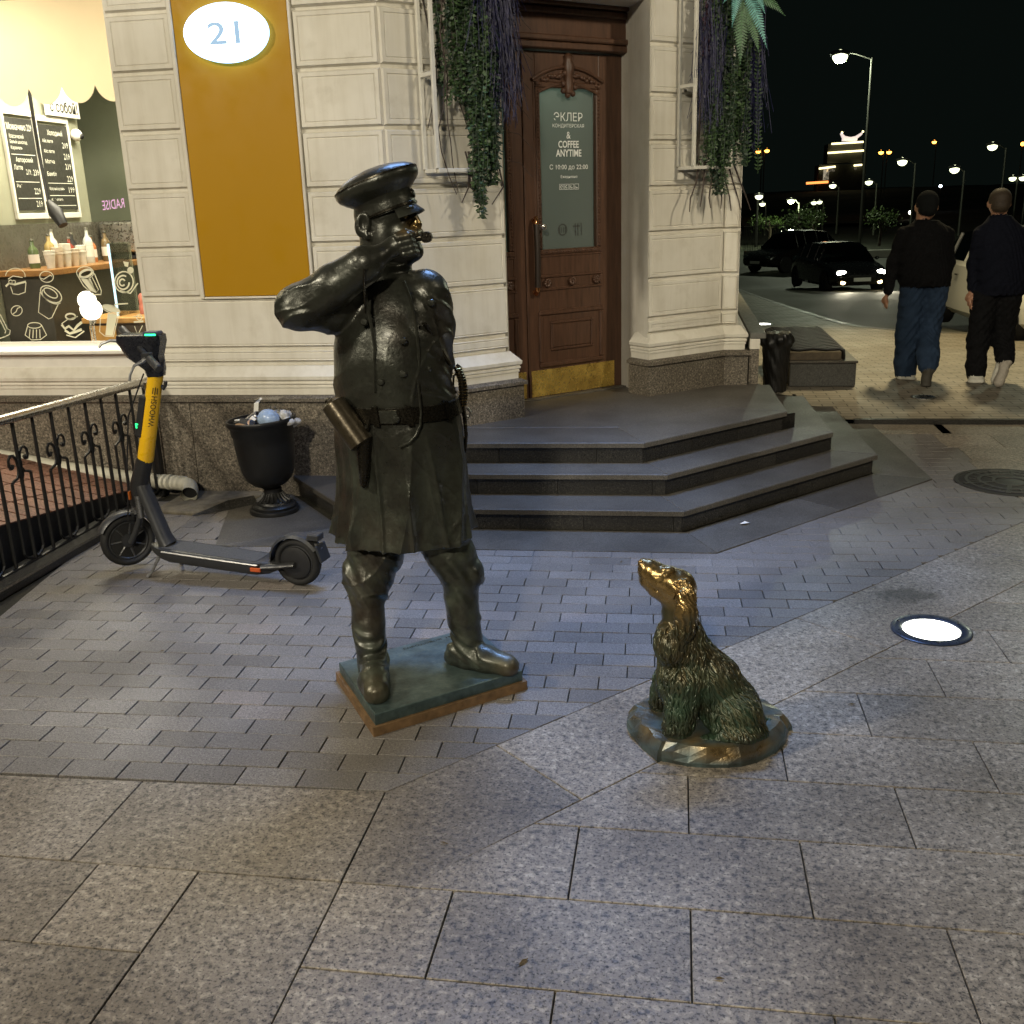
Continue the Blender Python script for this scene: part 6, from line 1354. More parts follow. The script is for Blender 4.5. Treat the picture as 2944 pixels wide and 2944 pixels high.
def boxframe(par, u0, u1, d0, d1, z0, z1, t=.011):
    f = MB()
    for z in (z0, z1):
        dbox(f, u0, u1, d0 - t, d0 + t, z - t, z + t, .002); dbox(f, u0, u1, d1 - t, d1 + t, z - t, z + t, .002); dbox(f, u0 - t, u0 + t, d0 + t, d1 - t, z - t, z + t, .002); dbox(f, u1 - t, u1 + t, d0 + t, d1 - t, z - t, z + t, .002)
    for u in (u0, u1):
        for d in (d0, d1): dbox(f, u - t, u + t, d - t, d + t, z0 + t, z1 - t, .002)
    zc = z0 + .51; dbox(f, u0 - t, u0 + t, d0 + t, d1 - t, zc - t, zc + t, .002)
    return f.build('frame', M_FRAME, par)
def garland(lab, u0, u1, seed, tails, purple, name='hanging_garland'):
    rr = random.Random(seed); g_ = thing(name, lab, 'garland', D((u0 + u1) / 2, -.1, 1.9), world=True)
    boxframe(g_, u0, u1, -.165, -.02, 1.895, 3.35)
    for k in range(11):                                                     # woody vines
        u = rr.uniform(u0 + .03, u1); d = rr.uniform(-.16, -.03); pts_ = []; z = 3.2; ze = rr.uniform(1.62, 2.1)
        while z > ze: pts_.append(D(u, d, z)); u += rr.uniform(-.045, .045); d = min(-.015, max(-.25, d + rr.uniform(-.03, .03))); z -= rr.uniform(.09, .16)
        if len(pts_) > 2: MB().tube(pts_, [.006 - .0035 * i / len(pts_) for i in range(len(pts_))], 5).build('vine', M_TWIG, g_, True)
    fol = MB(); fol2 = MB()
    for (u, d, ze, n, spread) in tails:
        for k in range(n):
            a = u + rr.gauss(0, spread); b = d + rr.gauss(0, .03); b = min(-.03, b); pts_ = []; z = 3.25; e = ze + abs(rr.gauss(0, .16)); x_ = a
            while z > e: pts_.append(D(x_ + rr.uniform(-.01, .01), b, z)); x_ += (u - x_) * .08 + rr.uniform(-.008, .008); z -= .09
            if len(pts_) < 3: continue
            strand_leaves(fol if rr.random() < .55 else fol2, pts_, int(len(pts_) * 6.5), rr.choice((.022, .028, .036)), rr.choice((.007, .009, .012)), rr)
            fol2.tube(pts_, .0018, 3, cap=False)
    tag(fol.build('foliage', M_LEAF, g_), kind='stuff'); tag(fol2.build('foliage', M_LEAFD, g_), kind='stuff')
    pu = MB()
    for (u, d, z0, z1, n, spread) in purple:
        for k in range(n):
            a = u + rr.gauss(0, spread); b = min(-.03, d + rr.gauss(0, .04)); zt = z0 + rr.uniform(-.2, .15); L = rr.uniform(.25, .55); zz = rr.uniform(z1 + L, max(z1 + L + .02, zt)) if rr.random() < .8 else zt; dr = rr.gauss(0, .05)
            pu.strip([D(a, b, zz), D(a + dr * .4, b - .01, zz - L * .5), D(a + dr, b - .025, zz - L)], .0032, (rr.uniform(-1, 1), -1, .1))
            for j in range(4):
                q = D(a + dr * .8 * j / 4, b - .02 * j / 4, zz - L * (j + .5) / 4); o_ = Vector((rr.uniform(-1, 1), rr.uniform(-1, .4), -1.2)).normalized() * .035; pu.strip([q, q + o_], .0026, (0, -1, 0))
    tag(pu.build('indigo_grass', M_PURP, g_), kind='stuff')
    return g_, rr
gl, rr = garland('white wire frame with green and indigo garland left of the door', 2.945, 3.30, 11, [(3.20, -.19, 1.60, 15, .040), (3.12, -.12, 2.15, 16, .07), (3.30, -.2, 1.72, 18, .045), (3.24, -.16, 1.95, 24, .07)], [(3.38, -.17, 3.2, 2.12, 420, .045), (3.30, -.2, 3.2, 2.5, 140, .05)])
for k in range(5):
    a = rr.uniform(3.1, 3.4); MB().tube([D(a, -.1, 2.0), D(a + rr.uniform(-.08, .05), -.14, 1.8), D(a + rr.uniform(-.12, .1), -.16, 1.68 + rr.uniform(-.03, .05))], [.006, .005, .003], 5).build('root_twig', M_TWIG, gl, True)
for k in range(6):
    z_ = 2.75 - k * .16; MB().tube([D(3.40, -.16, z_), D(3.48, -.20, z_ - .02), D(3.54 + rr.uniform(-.02, .04), -.22, z_ - .10)], .002, 4).build('side_twig', M_TWIG, gl)
gr2, rr = garland('white wire frame with dark garland and teal-lit fern right of the door', 4.885, 5.22, 23, [(5.12, -.15, 1.58, 11, .035), (5.02, -.16, 1.78, 20, .05), (5.12, -.2, 1.80, 22, .06), (5.26, -.20, 1.88, 18, .05)], [(5.00, -.17, 3.0, 2.1, 170, .045), (5.36, -.2, 3.0, 1.98, 110, .025)])
# long leafy tails falling past the corner
for (u, d, z1, n) in ((5.33, -.22, 1.90, 42), (5.40, -.25, 1.85, 46)):
    m = MB(); pts_ = [D(u - .06 + .06 * t, d, 2.95 - (2.95 - z1) * t) for t in [i / 12 for i in range(13)]]
    for i in range(n):
        t = i / n * 12; k_ = min(11, int(t)); b = pts_[k_].lerp(pts_[k_ + 1], t - k_)
        for sd in (-1, 1):
            o_ = UU * sd * .036 + Vector((0, 0, .012)) + NN * rr.uniform(-.015, .01); s_ = Vector((0, 0, .0075)); m.add([b, b + o_ * .5 + s_, b + o_, b + o_ * .5 - s_], [(0, 1, 2), (0, 2, 3)])
    m.tube(pts_, .0025, 4); m.build('leafy_tail', M_LEAF, gr2)
for k in range(7):
    a = 4.98 + .05 * k; MB().tube([D(a, -.12, 1.95), D(a - .03 * (3 - k) * .6, -.15, 1.80), D(a - .05 * (3 - k) * .7 + rr.uniform(-.02, .02), -.17, 1.70), D(a - .065 * (3 - k) * .7, -.18, 1.60 + rr.uniform(0, .06))], [.007, .006, .005, .003], 5).build('root_twig', M_TWIG, gr2, True)
pm = MB()
for k in range(60):
    strand_leaves(pm, [D(rr.uniform(4.93, 5.08), -.16, 3.1), D(rr.uniform(4.93, 5.08), -.18, 2.55)], 3, .03, .012, rr)
tag(pm.build('plum_leaves', M_PLUM, gr2), kind='stuff')
def frond(base, tip, sag, wd, mat, n=22):
    m = MB(); base, tip = Vector(base), Vector(tip); mid_ = base.lerp(tip, .5) + Vector((0, 0, sag)); P = []
    for i in range(n + 1):
        t = i / n; P.append(base * (1 - t) ** 2 + mid_ * 2 * t * (1 - t) + tip * t * t)
    m.tube(P, [.004 * (1 - .8 * i / n) for i in range(n + 1)], 4); ax = (tip - base).normalized(); view = Vector((.1, -1, .25)).normalized(); s_ = ax.cross(view).normalized()
    for i in range(1, n):
        t = i / n; l_ = wd * math.sin(math.pi * min(1, .18 + t * .82)) ** .8 * (1.05 - .75 * t); d_ = (P[i + 1] - P[i]).normalized() * .45
        for sd in (-1, 1):
            e = (s_ * sd + d_).normalized() * l_ + view * -.006; w_ = (P[i + 1] - P[i]) * .42; m.add([P[i] - w_, P[i] + e * .6 - w_ * .6, P[i] + e, P[i] + e * .6 + w_ * .8, P[i] + w_], [(0, 1, 2, 3, 4)])
    return m.build('fern_frond', mat, gr2)
FY2 = D(5.25, -.24).y
def fp(x, y, dd=0.0): return at(x, y, FY2 + dd)
for (bx_, by_, tx, ty_, sg_, wd, mt) in ((2128, -45, 2104, 80, .02, .050, M_TEAL_LIT), (2150, -20, 2206, 142, .04, .062, M_TEAL_LIT), (2165, -20, 2258, 46, .04, .058, M_FERN), (2135, 0, 2128, 190, .01, .080, M_FERN), (2150, 10, 2182, 152, .02, .066, M_FERN), (2150, -40, 2078, 10, .05, .050, M_TEAL_LIT), (2160, -40, 2200, 40, .04, .050, M_TEAL_LIT)):
    frond(fp(bx_, by_, -.16), fp(tx, ty_, -.22), sg_, wd, mt)
# ================================================================== TWO PEOPLE WALKING AWAY
M_HOOD = plain('black_fleece', (.008, .008, .009), .9, spec=.08, scale=60, var=.3, bump=.2); M_NAVY = plain('navy_fleece', (.007, .008, .014), .9, spec=.08, scale=60, var=.3, bump=.2)
M_JEAN = plain('blue_denim', (.026, .044, .080), .85, spec=.08, scale=9, var=.22, bump=.2); M_TROU = plain('black_trousers', (.009, .009, .010), .9, spec=.08, scale=40, var=.3); M_SKIN = plain('skin', (.40, .21, .13), .5, scale=30, var=.12)
M_HAIR = plain('light_brown_hair', (.038, .025, .014), .7, scale=80, var=.4, bump=.3); M_CAPK = plain('black_knit_cap', (.011, .012, .012), .9, spec=.08, scale=90, bump=.3); M_SHOE = plain('white_sneaker', (.62, .60, .52), .55, scale=30, var=.1); M_SOLE = plain('dark_sole', (.05, .045, .035), .7, scale=60, bump=.3)
def person(lab, Y, mats, tor, la, ra_, ll, rl, hand, head, neck, feet, sole_mid, loc, armr=(.062, .054, .042)):
    o = thing('person', lab, 'person', loc, world=True)
    P = lambda p: tuple(at(p[0], p[1], p[2] if len(p) > 2 else Y))
    xs_ = [at(q[1], q[0], Y).x for q in tor] + [at(q[2], q[0], Y).x for q in tor]
    v = Vox((min(xs_) - .22, Y - .62, -.01), (max(xs_) + .2, Y + .42, 1.80), .0095)
    st2 = []
    for y, l, r, ry in tor:
        a, b = at(l, y, Y), at(r, y, Y); st2.append(((a.z + b.z) / 2, (a.x + b.x) / 2, Y, (b.x - a.x) / 2, ry))
    v.chain([P(q) for q in ll[0]], ll[1], .04, 1); v.chain([P(q) for q in rl[0]], rl[1], .04, 1)
    v.loft(st2, .012, 0); v.chain([P(q) for q in la], armr, .03, 0); v.chain([P(q) for q in ra_], armr, .03, 0)
    v.cap(P(neck[0]), P(neck[1]), neck[2], neck[2], .01, 2); v.ell(P(head[0]), head[1], .015, 2); hc = Vector(P(head[0]))
    for sg_ in (-1, 1): v.ell((hc.x + sg_ * head[1][0] * .99, hc.y + .012, hc.z - .012), (.014, .020, .032), .006, 2)
    v.ell((hc.x, hc.y - head[2][1], hc.z + head[2][0]), (head[1][0] * 1.05, head[1][1] * 1.03, head[1][2] * head[2][2]), .008, 3); v.ell((hc.x, hc.y - .040, hc.z - .022), (head[1][0] * .88, head[1][1] * .72, head[1][2] * .62), .008, 3)
    v.ell((hc.x, hc.y + head[1][1] * .98, hc.z - .02), (.016, .022, .022), .01, 2)             # nose side, turned away
    H = Vector(P(hand[0])); v.ell(tuple(H), (.028, .042, .045), .012, 2)
    for k in range(4): b = H + Vector((.004, -.028 + .019 * k, -.030)); v.chain([tuple(b), tuple(b + Vector((.006, .002, -.034))), tuple(b + Vector((.018, .004, -.056)))], [.0105, .010, .009], .004, 2)
    v.chain([tuple(H + Vector((-.006, .036, .012))), tuple(H + Vector((.004, .058, -.018))), tuple(H + Vector((.010, .058, -.040)))], [.012, .011, .009], .006, 2)
    for (pts_, rs, mid) in feet: v.chain([P(q) for q in pts_], rs, .012, mid)
    def cl(x, y, z):
        return .0045 * np.sin((z * 1.0 + .5 * x + .25 * np.sin(14 * x + 9 * y)) * 2 * np.pi / .13) * sstep(.1, .2, z) * (1 - sstep(1.40, 1.46, z)) + .003 * np.sin((z * .7 - x) * 2 * np.pi / .06) * (1 - sstep(.9, 1.0, z)) * sstep(.1, .2, z)
    v.disp(cl); v.floor(.030); me, V = v.mesh('body', mats=True); me.transform(Matrix.Identity(4))
    link('body', me, mats, o); return o
person('person in a black hoodie and baggy blue jeans walking away, left of the pair', 9.8, [M_HOOD, M_JEAN, M_SKIN, M_CAPK, M_SHOE, M_SOLE],
       [(822, 2588, 2732, .145), (800, 2580, 2734, .165), (760, 2578, 2736, .165), (700, 2580, 2734, .155), (668, 2590, 2735, .135), (648, 2608, 2716, .11), (634, 2632, 2698, .085)],
       [(2597, 672), (2566, 760, 9.83), (2553, 838, 9.80)], [(2722, 672), (2726, 755, 9.86), (2712, 825, 10.02)],
       ([(2625, 835), (2608, 960, 9.84), (2603, 1040, 9.84), (2603, 1070, 9.84)], [.115, .098, .095, .096]), ([(2688, 835), (2668, 955, 9.86), (2668, 1020, 9.62), (2668, 1050, 9.54)], [.115, .098, .092, .085]),
       [(2545, 862, 9.8)], [(2665, 592), (.090, .104, .120), (.030, .012, .86)], [(2652, 640), (2660, 600), .062],
       [([(2592, 1094, 9.80), (2620, 1096, 9.78), (2598, 1096, 10.0)], [.052, .050, .045], 4), ([(2672, 1060, 9.52), (2664, 1085, 9.46), (2662, 1108, 9.42)], [.048, .042, .046], 5), ([(2668, 1056, 9.56), (2660, 1100, 9.48)], [.045, .042], 4)], 5, (2.16, 9.8, .028))
person('person in dark navy top, black trousers and white sneakers walking away, right of the pair', 9.65, [M_NAVY, M_TROU, M_SKIN, M_HAIR, M_SHOE, plain('pale_sole', (.42, .38, .32), .7, scale=60, bump=.3)],
       [(846, 2800, 2946, .15), (820, 2804, 2952, .165), (760, 2802, 2958, .165), (700, 2802, 2958, .155), (668, 2810, 2950, .135), (645, 2822, 2930, .11), (620, 2846, 2906, .085)],
       [(2818, 672), (2800, 760, 9.68), (2795, 828, 9.66)], [(2945, 672), (2968, 755, 9.7), (2968, 835, 9.6)],
       ([(2832, 855), (2812, 980, 9.68), (2806, 1050, 9.66), (2806, 1074, 9.66)], [.112, .090, .080, .082]), ([(2898, 855), (2882, 965, 9.72), (2890, 1030, 9.46)], [.112, .092, .078]),
       [(2786, 856, 9.65)], [(2874, 582), (.086, .100, .112), (.026, .008, .84)], [(2872, 628), (2874, 590), .060],
       [([(2798, 1100, 9.60), (2815, 1100, 9.60), (2790, 1102, 9.78)], [.054, .050, .045], 4), ([(2892, 1044, 9.42), (2882, 1075, 9.38), (2872, 1100, 9.36)], [.044, .040, .043], 5), ([(2880, 1042, 9.46), (2862, 1092, 9.42)], [.044, .040], 4)], 5, (2.75, 9.65, .028))

# ================================================================== CARS
M_HEAD = emit('headlight', (1.0, .97, .80), 40.0); M_FOG = emit('fog_light', (1.0, .72, .30), 14.0); M_TAIL = plain('tail_lens', (.25, .01, .01), .2); M_CHR = plain('chrome', (.6, .6, .6), .15, 1.0)
def car(lab, loc, head_dir, paint, scale=1.0, lights=True, roof_h=1.46, group=None, L=4.45, name='parked_car', plate=True):
    rz = math.atan2(head_dir[1], head_dir[0]); o = thing(name, lab, 'car', loc, rz, group)
    o.rotation_euler = (0, -math.atan(.05 * head_dir[1]) * -1 if False else 0, rz)
    h = L / 2
    # stations: x, sill, belt, half width
    S_ = [(-h, .50, .72, .62), (-h + .06, .34, .88, .76), (-h + .35, .24, .97, .85), (-h + .9, .20, .98, .88), (-.6, .19, .97, .89), (.25, .19, .95, .89), (.9, .19, .92, .885), (1.35, .20, .86, .87), (h - .40, .24, .77, .84), (h - .10, .30, .66, .76), (h, .40, .58, .62)]
    vs_ = []
    for x_, zs, zb, hw in S_:
        zm = (zs + zb) / 2; vs_ += [(x_, -hw * .86, zs), (x_, -hw, zs + .10), (x_, -hw * 1.01, zm), (x_, -hw * .985, zb - .05), (x_, -hw * .93, zb), (x_, -hw * .45, zb + .035), (x_, hw * .45, zb + .035), (x_, hw * .93, zb), (x_, hw * .985, zb - .05), (x_, hw * 1.01, zm), (x_, hw, zs + .10), (x_, hw * .86, zs)]
    m_ = 12; n_ = len(S_)
    body = MB().add(vs_, [(i * m_ + k, i * m_ + m_ + k, i * m_ + m_ + (k + 1) % m_, i * m_ + (k + 1) % m_) for i in range(n_ - 1) for k in range(m_)] + [tuple(range(m_)), tuple((n_ - 1) * m_ + k for k in range(m_))[::-1]]).build('body', paint, o, True, sharp=38)
    G = [(-h + .45, .985, .78, .985), (-h + 1.0, .98, .80, roof_h - .08), (-.55, .97, .81, roof_h), (.15, .95, .81, roof_h - .005), (.62, .935, .80, roof_h - .13), (1.18, .90, .78, .91)]
    vs_ = []
    for x_, zb, hw, zr in G:
        hr = hw - (zr - zb) * .36; vs_ += [(x_, -hw, zb), (x_, -hr, max(zr - .03, zb + .004)), (x_, -hr * .6, max(zr, zb + .008)), (x_, hr * .6, max(zr, zb + .008)), (x_, hr, max(zr - .03, zb + .004)), (x_, hw, zb)]
    gf = []; rf = []
    for i in range(len(G) - 1):
        for k in range(5):
            f = (i * 6 + k, i * 6 + 6 + k, i * 6 + 7 + k, i * 6 + 1 + k); (rf if (k in (1, 2, 3) and 1 <= i <= 2) else gf).append(f)
    MB().add(vs_, gf).build('windows', M_CARGLASS, o, True, sharp=30); MB().add(vs_, rf).build('roof', paint, o, True, sharp=30)
    for sd in (-1, 1):
        pl_ = MB()
        for i in (1, 2, 3, 4):
            a, b = Vector(vs_[i * 6 + (0 if sd < 0 else 5)]), Vector(vs_[i * 6 + (1 if sd < 0 else 4)]); pl_.tube([a, b], .025, 6)
        tag(pl_.build('pillars', paint, o), kind='stuff')
        for x_ in (-h + .82, h - .86):
            t = MB().lathe([(.20, -.10), (.30, -.105), (.318, -.085), (.322, 0), (.318, .085), (.30, .105), (.20, .10)], 28, (x_, sd * .80, .322), ax='Y').build('wheel', M_RUBBER, o, True, sharp=40)
            MB().lathe([(.21, .0), (.205, .085 * sd), (.06, .10 * sd), (.001, .10 * sd)], 20, (x_, sd * .80, .322), ax='Y').build('rim', M_ALU, t, True, sharp=40)
        MB().lathe([(.335, .0), (.345, .012 * sd), (.36, 0)], 24, (h - .86, sd * .885, .325), ax='Y').build('wheel_arch', M_BLACK, o, True); MB().lathe([(.335, .0), (.345, .012 * sd), (.36, 0)], 24, (-h + .82, sd * .885, .325), ax='Y').build('wheel_arch', M_BLACK, o, True)
        MB().sphere((h - .10, sd * .60, .63), .115, 14, 8, (.6, 1.3, .75)).build('headlight', M_HEAD if lights else M_CHR, o, True)
        MB().sphere((h - .04, sd * .56, .36), .07, 12, 8, (.5, 1.1, .8)).build('fog_light', M_FOG if lights else M_BLACK, o, True)
        MB().sphere((-h + .07, sd * .62, .80), .08, 12, 8, (.5, 1.3, .8)).build('tail_light', M_TAIL, o, True)
        MB().sphere((.85, sd * .95, .98), .09, 12, 8, (.55, .8, .62)).build('mirror', paint, o, True)
        for x_ in (-.62, .25): MB().box(x_ - .06, x_ + .06, sd * .90 - .012, sd * .90 + .012, .78, .80, .004).build('door_handle', M_CHR, o)
    MB().box(h - .015, h + .008, -.42, .42, .50, .57, .006).build('grille', M_BLACK, o)
    if plate:
        MB().box(h + .008, h + .018, -.26, .26, .385, .495, .004).build('number_plate', M_WHITE, o); MB().box(-h - .018, -h - .005, -.26, .26, .62, .73, .004).build('number_plate', M_WHITE, o)
    return o
M_CBLACK = plain('black_car_paint', (.006, .006, .007), .22, .0, scale=3, var=.1, coat=.8); M_CWHITE = plain('white_car_paint', (.70, .71, .66), .35, scale=3, var=.02, rvar=.02, coat=.3); M_CDARK = plain('dark_car_paint', (.008, .007, .006), .25, scale=3, coat=.7)
cz = gz(34.5) - .03
car('black sedan driving with lit headlights and fog lights on the road', (5.02, 34.4, cz), (.20, -.98), M_CBLACK, name='car')
car('dark parked car half hidden behind the black sedan', (4.75, 44.5, gz(44) - .03), (-.75, -.66), M_CDARK, lights=False, roof_h=1.62, group=None)
car('white parked car seen between the two walkers', (4.98, 15.45, gz(15.45) - .03), (.075, -1), M_CWHITE, lights=False)
for sd in (-1, 1):
    hv = Vector((.20, -.98, 0)).normalized(); p = Vector((5.02, 34.4, cz + .66)) + hv * 2.35 + Vector((-hv.y, hv.x, 0)) * .6 * sd
    lamp('headlight_beam', 'SPOT', p, p + hv * 8 + Vector((0, 0, -.55)), 200, (1.0, .90, .66), .08, spot=62, blend=.7)

# ================================================================== STREET LAMPS, TREES, FENCE, HILL, PAVILION
M_POLE = plain('galvanised_pole', (.07, .07, .06), .5, .6, scale=8); M_LHEAD = plain('lamp_housing', (.05, .05, .05), .5)
M_LED = emit('street_lamp_glass', (.95, 1.0, .62), 3.2); M_SOD = emit('sodium_lamp_glass', (1.0, .36, .05), 10.0)
def street_lamp(hx_, hy_, px_, Y, lab, r, mat, sodium=False, group='street lamps in the distance'):
    """pole, reaching arm, tilted head with glowing glass"""
    H = at(hx_, hy_, Y); top = at(px_, hy_ + 6, Y); base = Vector((top.x, Y, gz(Y) - .03 if not sodium else top.z - 6)); o = thing('street_lamp', lab, 'street lamp', base, group=group, world=True)
    arm = Vector((top.x, Y, max(top.z, H.z - .15)))
    MB().tube([base, base.lerp(arm, .5), arm], [.09, .075, .055], 8).build('pole', M_POLE, o, True)
    MB().tube([arm - Vector((0, 0, .1)), arm.lerp(H, .5) + Vector((0, 0, .12)), H + (arm - H).normalized() * r * .6 + Vector((0, 0, r * .5))], .04, 6).build('arm', M_POLE, o, True)
    MB().sphere(H + Vector((0, 0, r * .30)), r * 1.25, 14, 8, (1.2, .8, .42)).build('head', M_LHEAD, o, True); MB().sphere(H - Vector((0, r * .15, r * .12)), r, 16, 10, (1.1, .85, .95)).build('glass', mat, o, True)
    return o
street_lamp(2415, 160, 2507, 60, 'tall street lamp with a long pole crossing the view of the lit pavilion', .36, M_LED)
LL = [(2594, 463, 2632, 75, 'street lamp lit just left above the walker in the cap'), (2744, 485, 2773, 75, 'street lamp lit between the heads of the two walkers'), (2853, 419, 2893, 75, 'street lamp lit high above the fair-haired walker'), (2498, 522, 2521, 80, 'street lamp lit just right of the tall pole'), (2394, 532, 2412, 85, 'street lamp lit below the lit pavilion, left of the tall pole'), (2182, 563, 2178, 66, 'street lamp on a pale pole nearest the building corner'), (2192, 585, 2202, 85, 'low street lamp just right of the pale pole by the corner'), (2274, 576, 2298, 72, 'street lamp lit over the green tree'), (2340, 581, 2350, 90, 'left of a close pair of small street lamps above the sedan'), (2356, 579, 2368, 92, 'right of a close pair of small street lamps above the sedan'), (2911, 511, 2925, 85, 'left of two street lamps beside the head of the fair-haired walker'), (2940, 510, 2952, 85, 'street lamp cut by the right edge of the view')]
for hx_, hy_, px_, Y, lab in LL: street_lamp(hx_, hy_, px_, Y, lab, .29 if hy_ < 500 else .24 if hy_ < 560 else .21, M_LED)
SL = [(2180, 434, 2190, 150, 'left of a pair of orange lamps by the garland'), (2205, 432, 2198, 150, 'right of a pair of orange lamps by the garland'), (2533, 437, 2540, 150, 'left of a pair of orange lamps right of the tall pole'), (2556, 436, 2550, 150, 'right of a pair of orange lamps right of the tall pole'), (2686, 407, 2692, 170, 'single orange lamp high over the walkers')]
for hx_, hy_, px_, Y, lab in SL: street_lamp(hx_, hy_, px_, Y, lab, .30, M_SOD, True, 'orange lamps on the hillside')
p = at(2415, 160, 60); lamp('road_light', 'POINT', p - Vector((0, 0, .5)), None, 2600, (.90, 1.0, .72), .25)
lamp('road_light', 'POINT', (11.5, 27.0, 7.5), None, 900, (.92, 1.0, .72), .25)  # added light beyond the right edge to brighten the road
lamp('sidewalk_fill_light', 'SPOT', (3.0, 13.2, 5.8), (3.0, 12.6, -.2), 1700, (1.0, .82, .46), .25, spot=82, blend=.6)  # added spot to brighten the sidewalk, hung clear of any wall
p = at(2274, 576, 72); lamp('road_light', 'POINT', p - Vector((0, .3, .45)), None, 420, (.85, 1.0, .55), .2)
# windows and small lights far away, each its own lamp
for (x_, y_, Y, c_, lab) in ((2704, 535, 160, (.8, .9, 1.0), 'small white light between the two walkers'), (2618, 611, 120, (1, .95, .7), 'small white light at the shoulder of the walker in the cap'), (2940, 414, 130, (1.0, .35, .05), 'orange glow at the right edge of the view')):
    o = thing('distant_light', lab, 'light', at(x_, y_, Y), world=True); H = at(x_, y_, Y); MB().sphere(H, .22, 10, 8).build('glass', emit('distant_glass', c_, 8.0), o, True); MB().tube([H - Vector((0, 0, .2)), H - Vector((0, 0, 4))], .06, 6).build('pole', M_POLE, o)
def tree(x_, y0, y1, Y, wd, lab, seed, leaf_c):
    rr = random.Random(seed); top = at(x_, y0, Y); o = thing('tree', lab, 'tree', (top.x, Y, gz(Y) - .05), world=True); base = Vector((top.x, Y, gz(Y) - .05)); h = top.z - base.z
    MB().tube([base, base + Vector((.05, 0, h * .4)), base + Vector((-.05, 0, h * .8))], [.10, .08, .04], 7).build('trunk', M_TWIG, o, True)
    c = MB()
    for k in range(9):
        a = rr.uniform(0, 6.28); b0 = base + Vector((0, 0, h * rr.uniform(.3, .6))); c0 = b0 + Vector((wd * .7 * math.cos(a), wd * .5 * math.sin(a), h * rr.uniform(.12, .35))); MB().tube([b0, b0.lerp(c0, .5) + Vector((0, 0, .1)), c0], [.04, .03, .012], 5).build('limb', M_TWIG, o)
        for j in range(90):
            q = c0 + Vector((rr.gauss(0, wd * .28), rr.gauss(0, wd * .28), rr.gauss(0, h * .09))); s_ = rr.uniform(.06, .12); u_ = Vector((rr.uniform(-1, 1), rr.uniform(-1, 1), rr.uniform(-1, 1))).normalized() * s_; w_ = u_.cross(Vector((rr.uniform(-1, 1), rr.uniform(-1, 1), rr.uniform(-1, 1)))).normalized() * s_ * .5; c.add([q - u_, q + w_, q + u_, q - w_], [(0, 1, 2, 3)])
    tag(c.build('crown', leaf_c, o), kind='stuff'); return o
M_TL = leafmat('street_tree_leaf', (.04, .065, .018), .5)
tree(2300, 590, 690, 66, .8, 'small green tree lit by a street lamp behind the sedan', 3, M_TL); tree(2338, 596, 690, 68, .7, 'small tree with lit trunks right of the lamp-lit tree', 4, M_TL); tree(2535, 600, 690, 64, .8, 'dim green tree beside the walker in the cap', 6, M_TL); tree(2215, 615, 690, 74, 1.2, 'dark tree behind the far fence', 8, M_TL)
fe = thing('park_fence', 'dark fence of thin upright bars across the road near the corner', 'fence', (7, 57, gz(57)), world=True)
x0 = at(2140, 690, 57).x; x1 = at(2262, 690, 57).x; zb = gz(57) - .03
MB().box(x0, x1, 56.97, 57.03, zb + .10, zb + .16).build('rail', M_POLE, fe); MB().box(x0, x1, 56.97, 57.03, zb + 1.45, zb + 1.50).build('rail', M_POLE, fe)
n_ = 26
for k in range(n_): x_ = x0 + (x1 - x0) * k / (n_ - 1); MB().box(x_ - .012, x_ + .012, 56.98, 57.02, zb, zb + 1.7).build('bar', M_POLE, fe)
MB().box(x0, x1, 56.9, 57.1, zb, zb + .22).build('plinth', M_STEP, fe)
kk = MB(); kk.box(at(2480, 705, 52).x, at(2700, 705, 52).x, 52, 52.4, gz(52) - .03, gz(52) + .32, .02); ks = kk.build('low_wall', plain('pale_stone', (.42, .42, .36), .7, scale=3)); tag(ks, 'pale low wall across the road beside the sedan headlights', 'wall')
# hill with the lit pavilion
def hz_(x, y): return -1.6 + 4.5 * math.exp(-((x - 62) / 120) ** 2) * (1 / (1 + math.exp(-(y - 240) / 28)))
gx, gy = np.linspace(-160, 320, 49), np.linspace(110, 420, 32); vs_ = [(x, y, hz_(x, y) + random.uniform(-.4, .4)) for y in gy for x in gx]; nx = len(gx)
tag(MB().add(vs_, [(j * nx + i, j * nx + i + 1, j * nx + nx + i + 1, j * nx + nx + i) for j in range(len(gy) - 1) for i in range(nx - 1)]).build('hill', M_GROUND), kind='structure')
PY = 300.0
pv = thing('lit_pavilion', 'far pagoda-roofed tower on the hill outlined with yellow light strips', 'building', (at(2420, 470, PY).x, PY, 14), world=True)
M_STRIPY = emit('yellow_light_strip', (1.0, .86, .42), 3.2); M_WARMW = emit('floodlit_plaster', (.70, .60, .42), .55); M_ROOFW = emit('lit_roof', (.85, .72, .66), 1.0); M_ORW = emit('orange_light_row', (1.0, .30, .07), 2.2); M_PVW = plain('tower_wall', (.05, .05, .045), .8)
def pq(x_, y_): return at(x_, y_, PY)
def band_(x0_, x1_, y0_, y1_, mat, name, dep=6, sl=0.0):
    a, b = pq(x0_, y1_), pq(x1_, y0_); return MB().box(a.x, b.x, PY, PY + dep, min(a.z, b.z), max(a.z, b.z)).build(name, mat, pv)
band_(2378, 2482, 410, 470, M_PVW, 'upper_storey', 8); band_(2350, 2482, 470, 560, M_PVW, 'base_storey', 9)
for (x0_, y0_, x1_, y1_) in ((2390, 414, 2481, 408), (2379, 440, 2482, 433), (2354, 485, 2401, 479), (2454, 476, 2477, 474)):
    a, b = pq(x0_, y0_), pq(x1_, y1_); MB().tube([a + Vector((0, -.6, 0)), b + Vector((0, -.6, 0))], .26, 6).build('light_strip', M_STRIPY, pv)
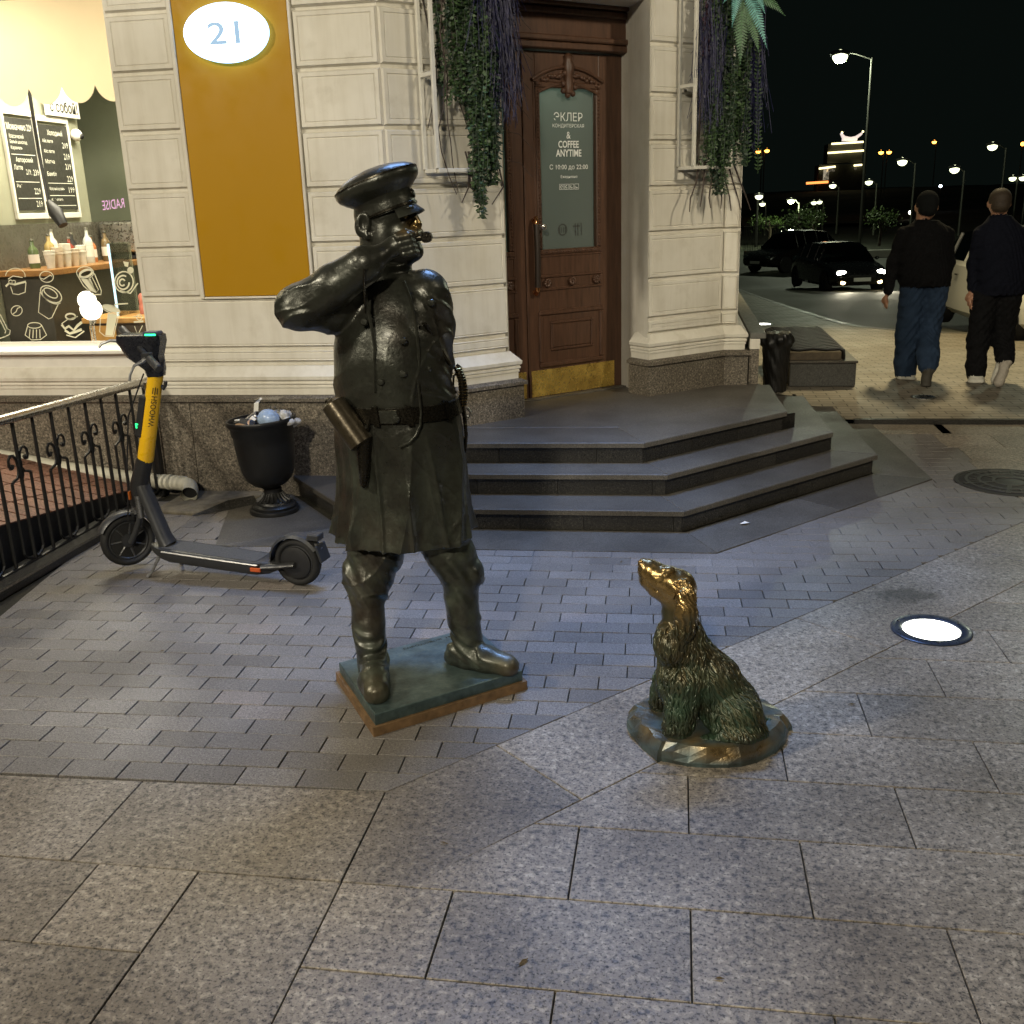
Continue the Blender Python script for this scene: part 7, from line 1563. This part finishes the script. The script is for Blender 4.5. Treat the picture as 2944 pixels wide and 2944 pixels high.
band_(2366, 2384, 484, 518, M_WARMW, 'gate_wall', 3); band_(2376, 2400, 482, 494, M_WARMW, 'gate_wall', 3); band_(2456, 2464, 478, 487, M_WARMW, 'gate_wall', 3)
a, b = pq(2318, 527), pq(2381, 523); MB().tube([a, b], .35, 6).build('lit_hedge_row', M_ORW, pv)
rp_ = [(2421, 382), (2430, 391), (2445, 394), (2462, 391), (2474, 384), (2482, 379), (2478, 388), (2466, 397), (2464, 404), (2426, 404), (2427, 396)]
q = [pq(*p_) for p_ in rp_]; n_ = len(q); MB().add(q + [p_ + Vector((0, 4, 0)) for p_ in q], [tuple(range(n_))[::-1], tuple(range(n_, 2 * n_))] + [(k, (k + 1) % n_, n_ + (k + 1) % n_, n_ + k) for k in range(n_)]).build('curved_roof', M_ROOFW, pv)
for x_, y_ in ((2421, 381), (2481, 378)): MB().sphere(pq(x_, y_), .28, 8, 6).build('ridge_light', M_STRIPY, pv)
# ================================================================== LITTER ON THE PAVING
M_DRY = plain('dry_leaf', (.10, .065, .02), .7, scale=60, var=.4); rr = random.Random(9)
for x_, y_, lab in ((-.62, 2.36, 'dry leaf on the border slab in front of the statue plate'), (-.33, 1.93, 'dry leaf near the bottom edge, left of the middle joint'), (.12, 1.93, 'dry leaf on the slab below the dog, near the bottom'), (-1.72, 2.98, 'dry leaf on the pavers left of the statue plate'), (.62, 3.30, 'dry leaf on the slabs right of the dog'), (-2.05, 3.5, 'dry leaf on the pavers in front of the scooter'), (-.25, 4.7, 'dry leaf on the pavers before the lowest step')):
    o = thing('fallen_leaf', lab, 'leaf', (x_, y_, .002), rr.uniform(0, 6.28), group='dry leaves scattered on the paving'); l_ = rr.uniform(.008, .017)
    MB().add([(-l_, 0, 0), (0, l_ * .35, .003), (l_, 0, .001), (0, -l_ * .35, .002), (-l_ * 1.5, 0, .001)], [(0, 3, 2, 1), (4, 3, 0)]).build('blade', M_DRY, o)
o = thing('paper_scrap', 'torn white paper scrap lying at the foot of the lowest step', 'paper', (.38, 5.33, .010), .4); MB().add([(-.03, 0, 0), (.0, -.015, .006), (.03, .004, .001), (.01, .02, .008)], [(0, 1, 2, 3)]).build('sheet', M_WHITE, o)
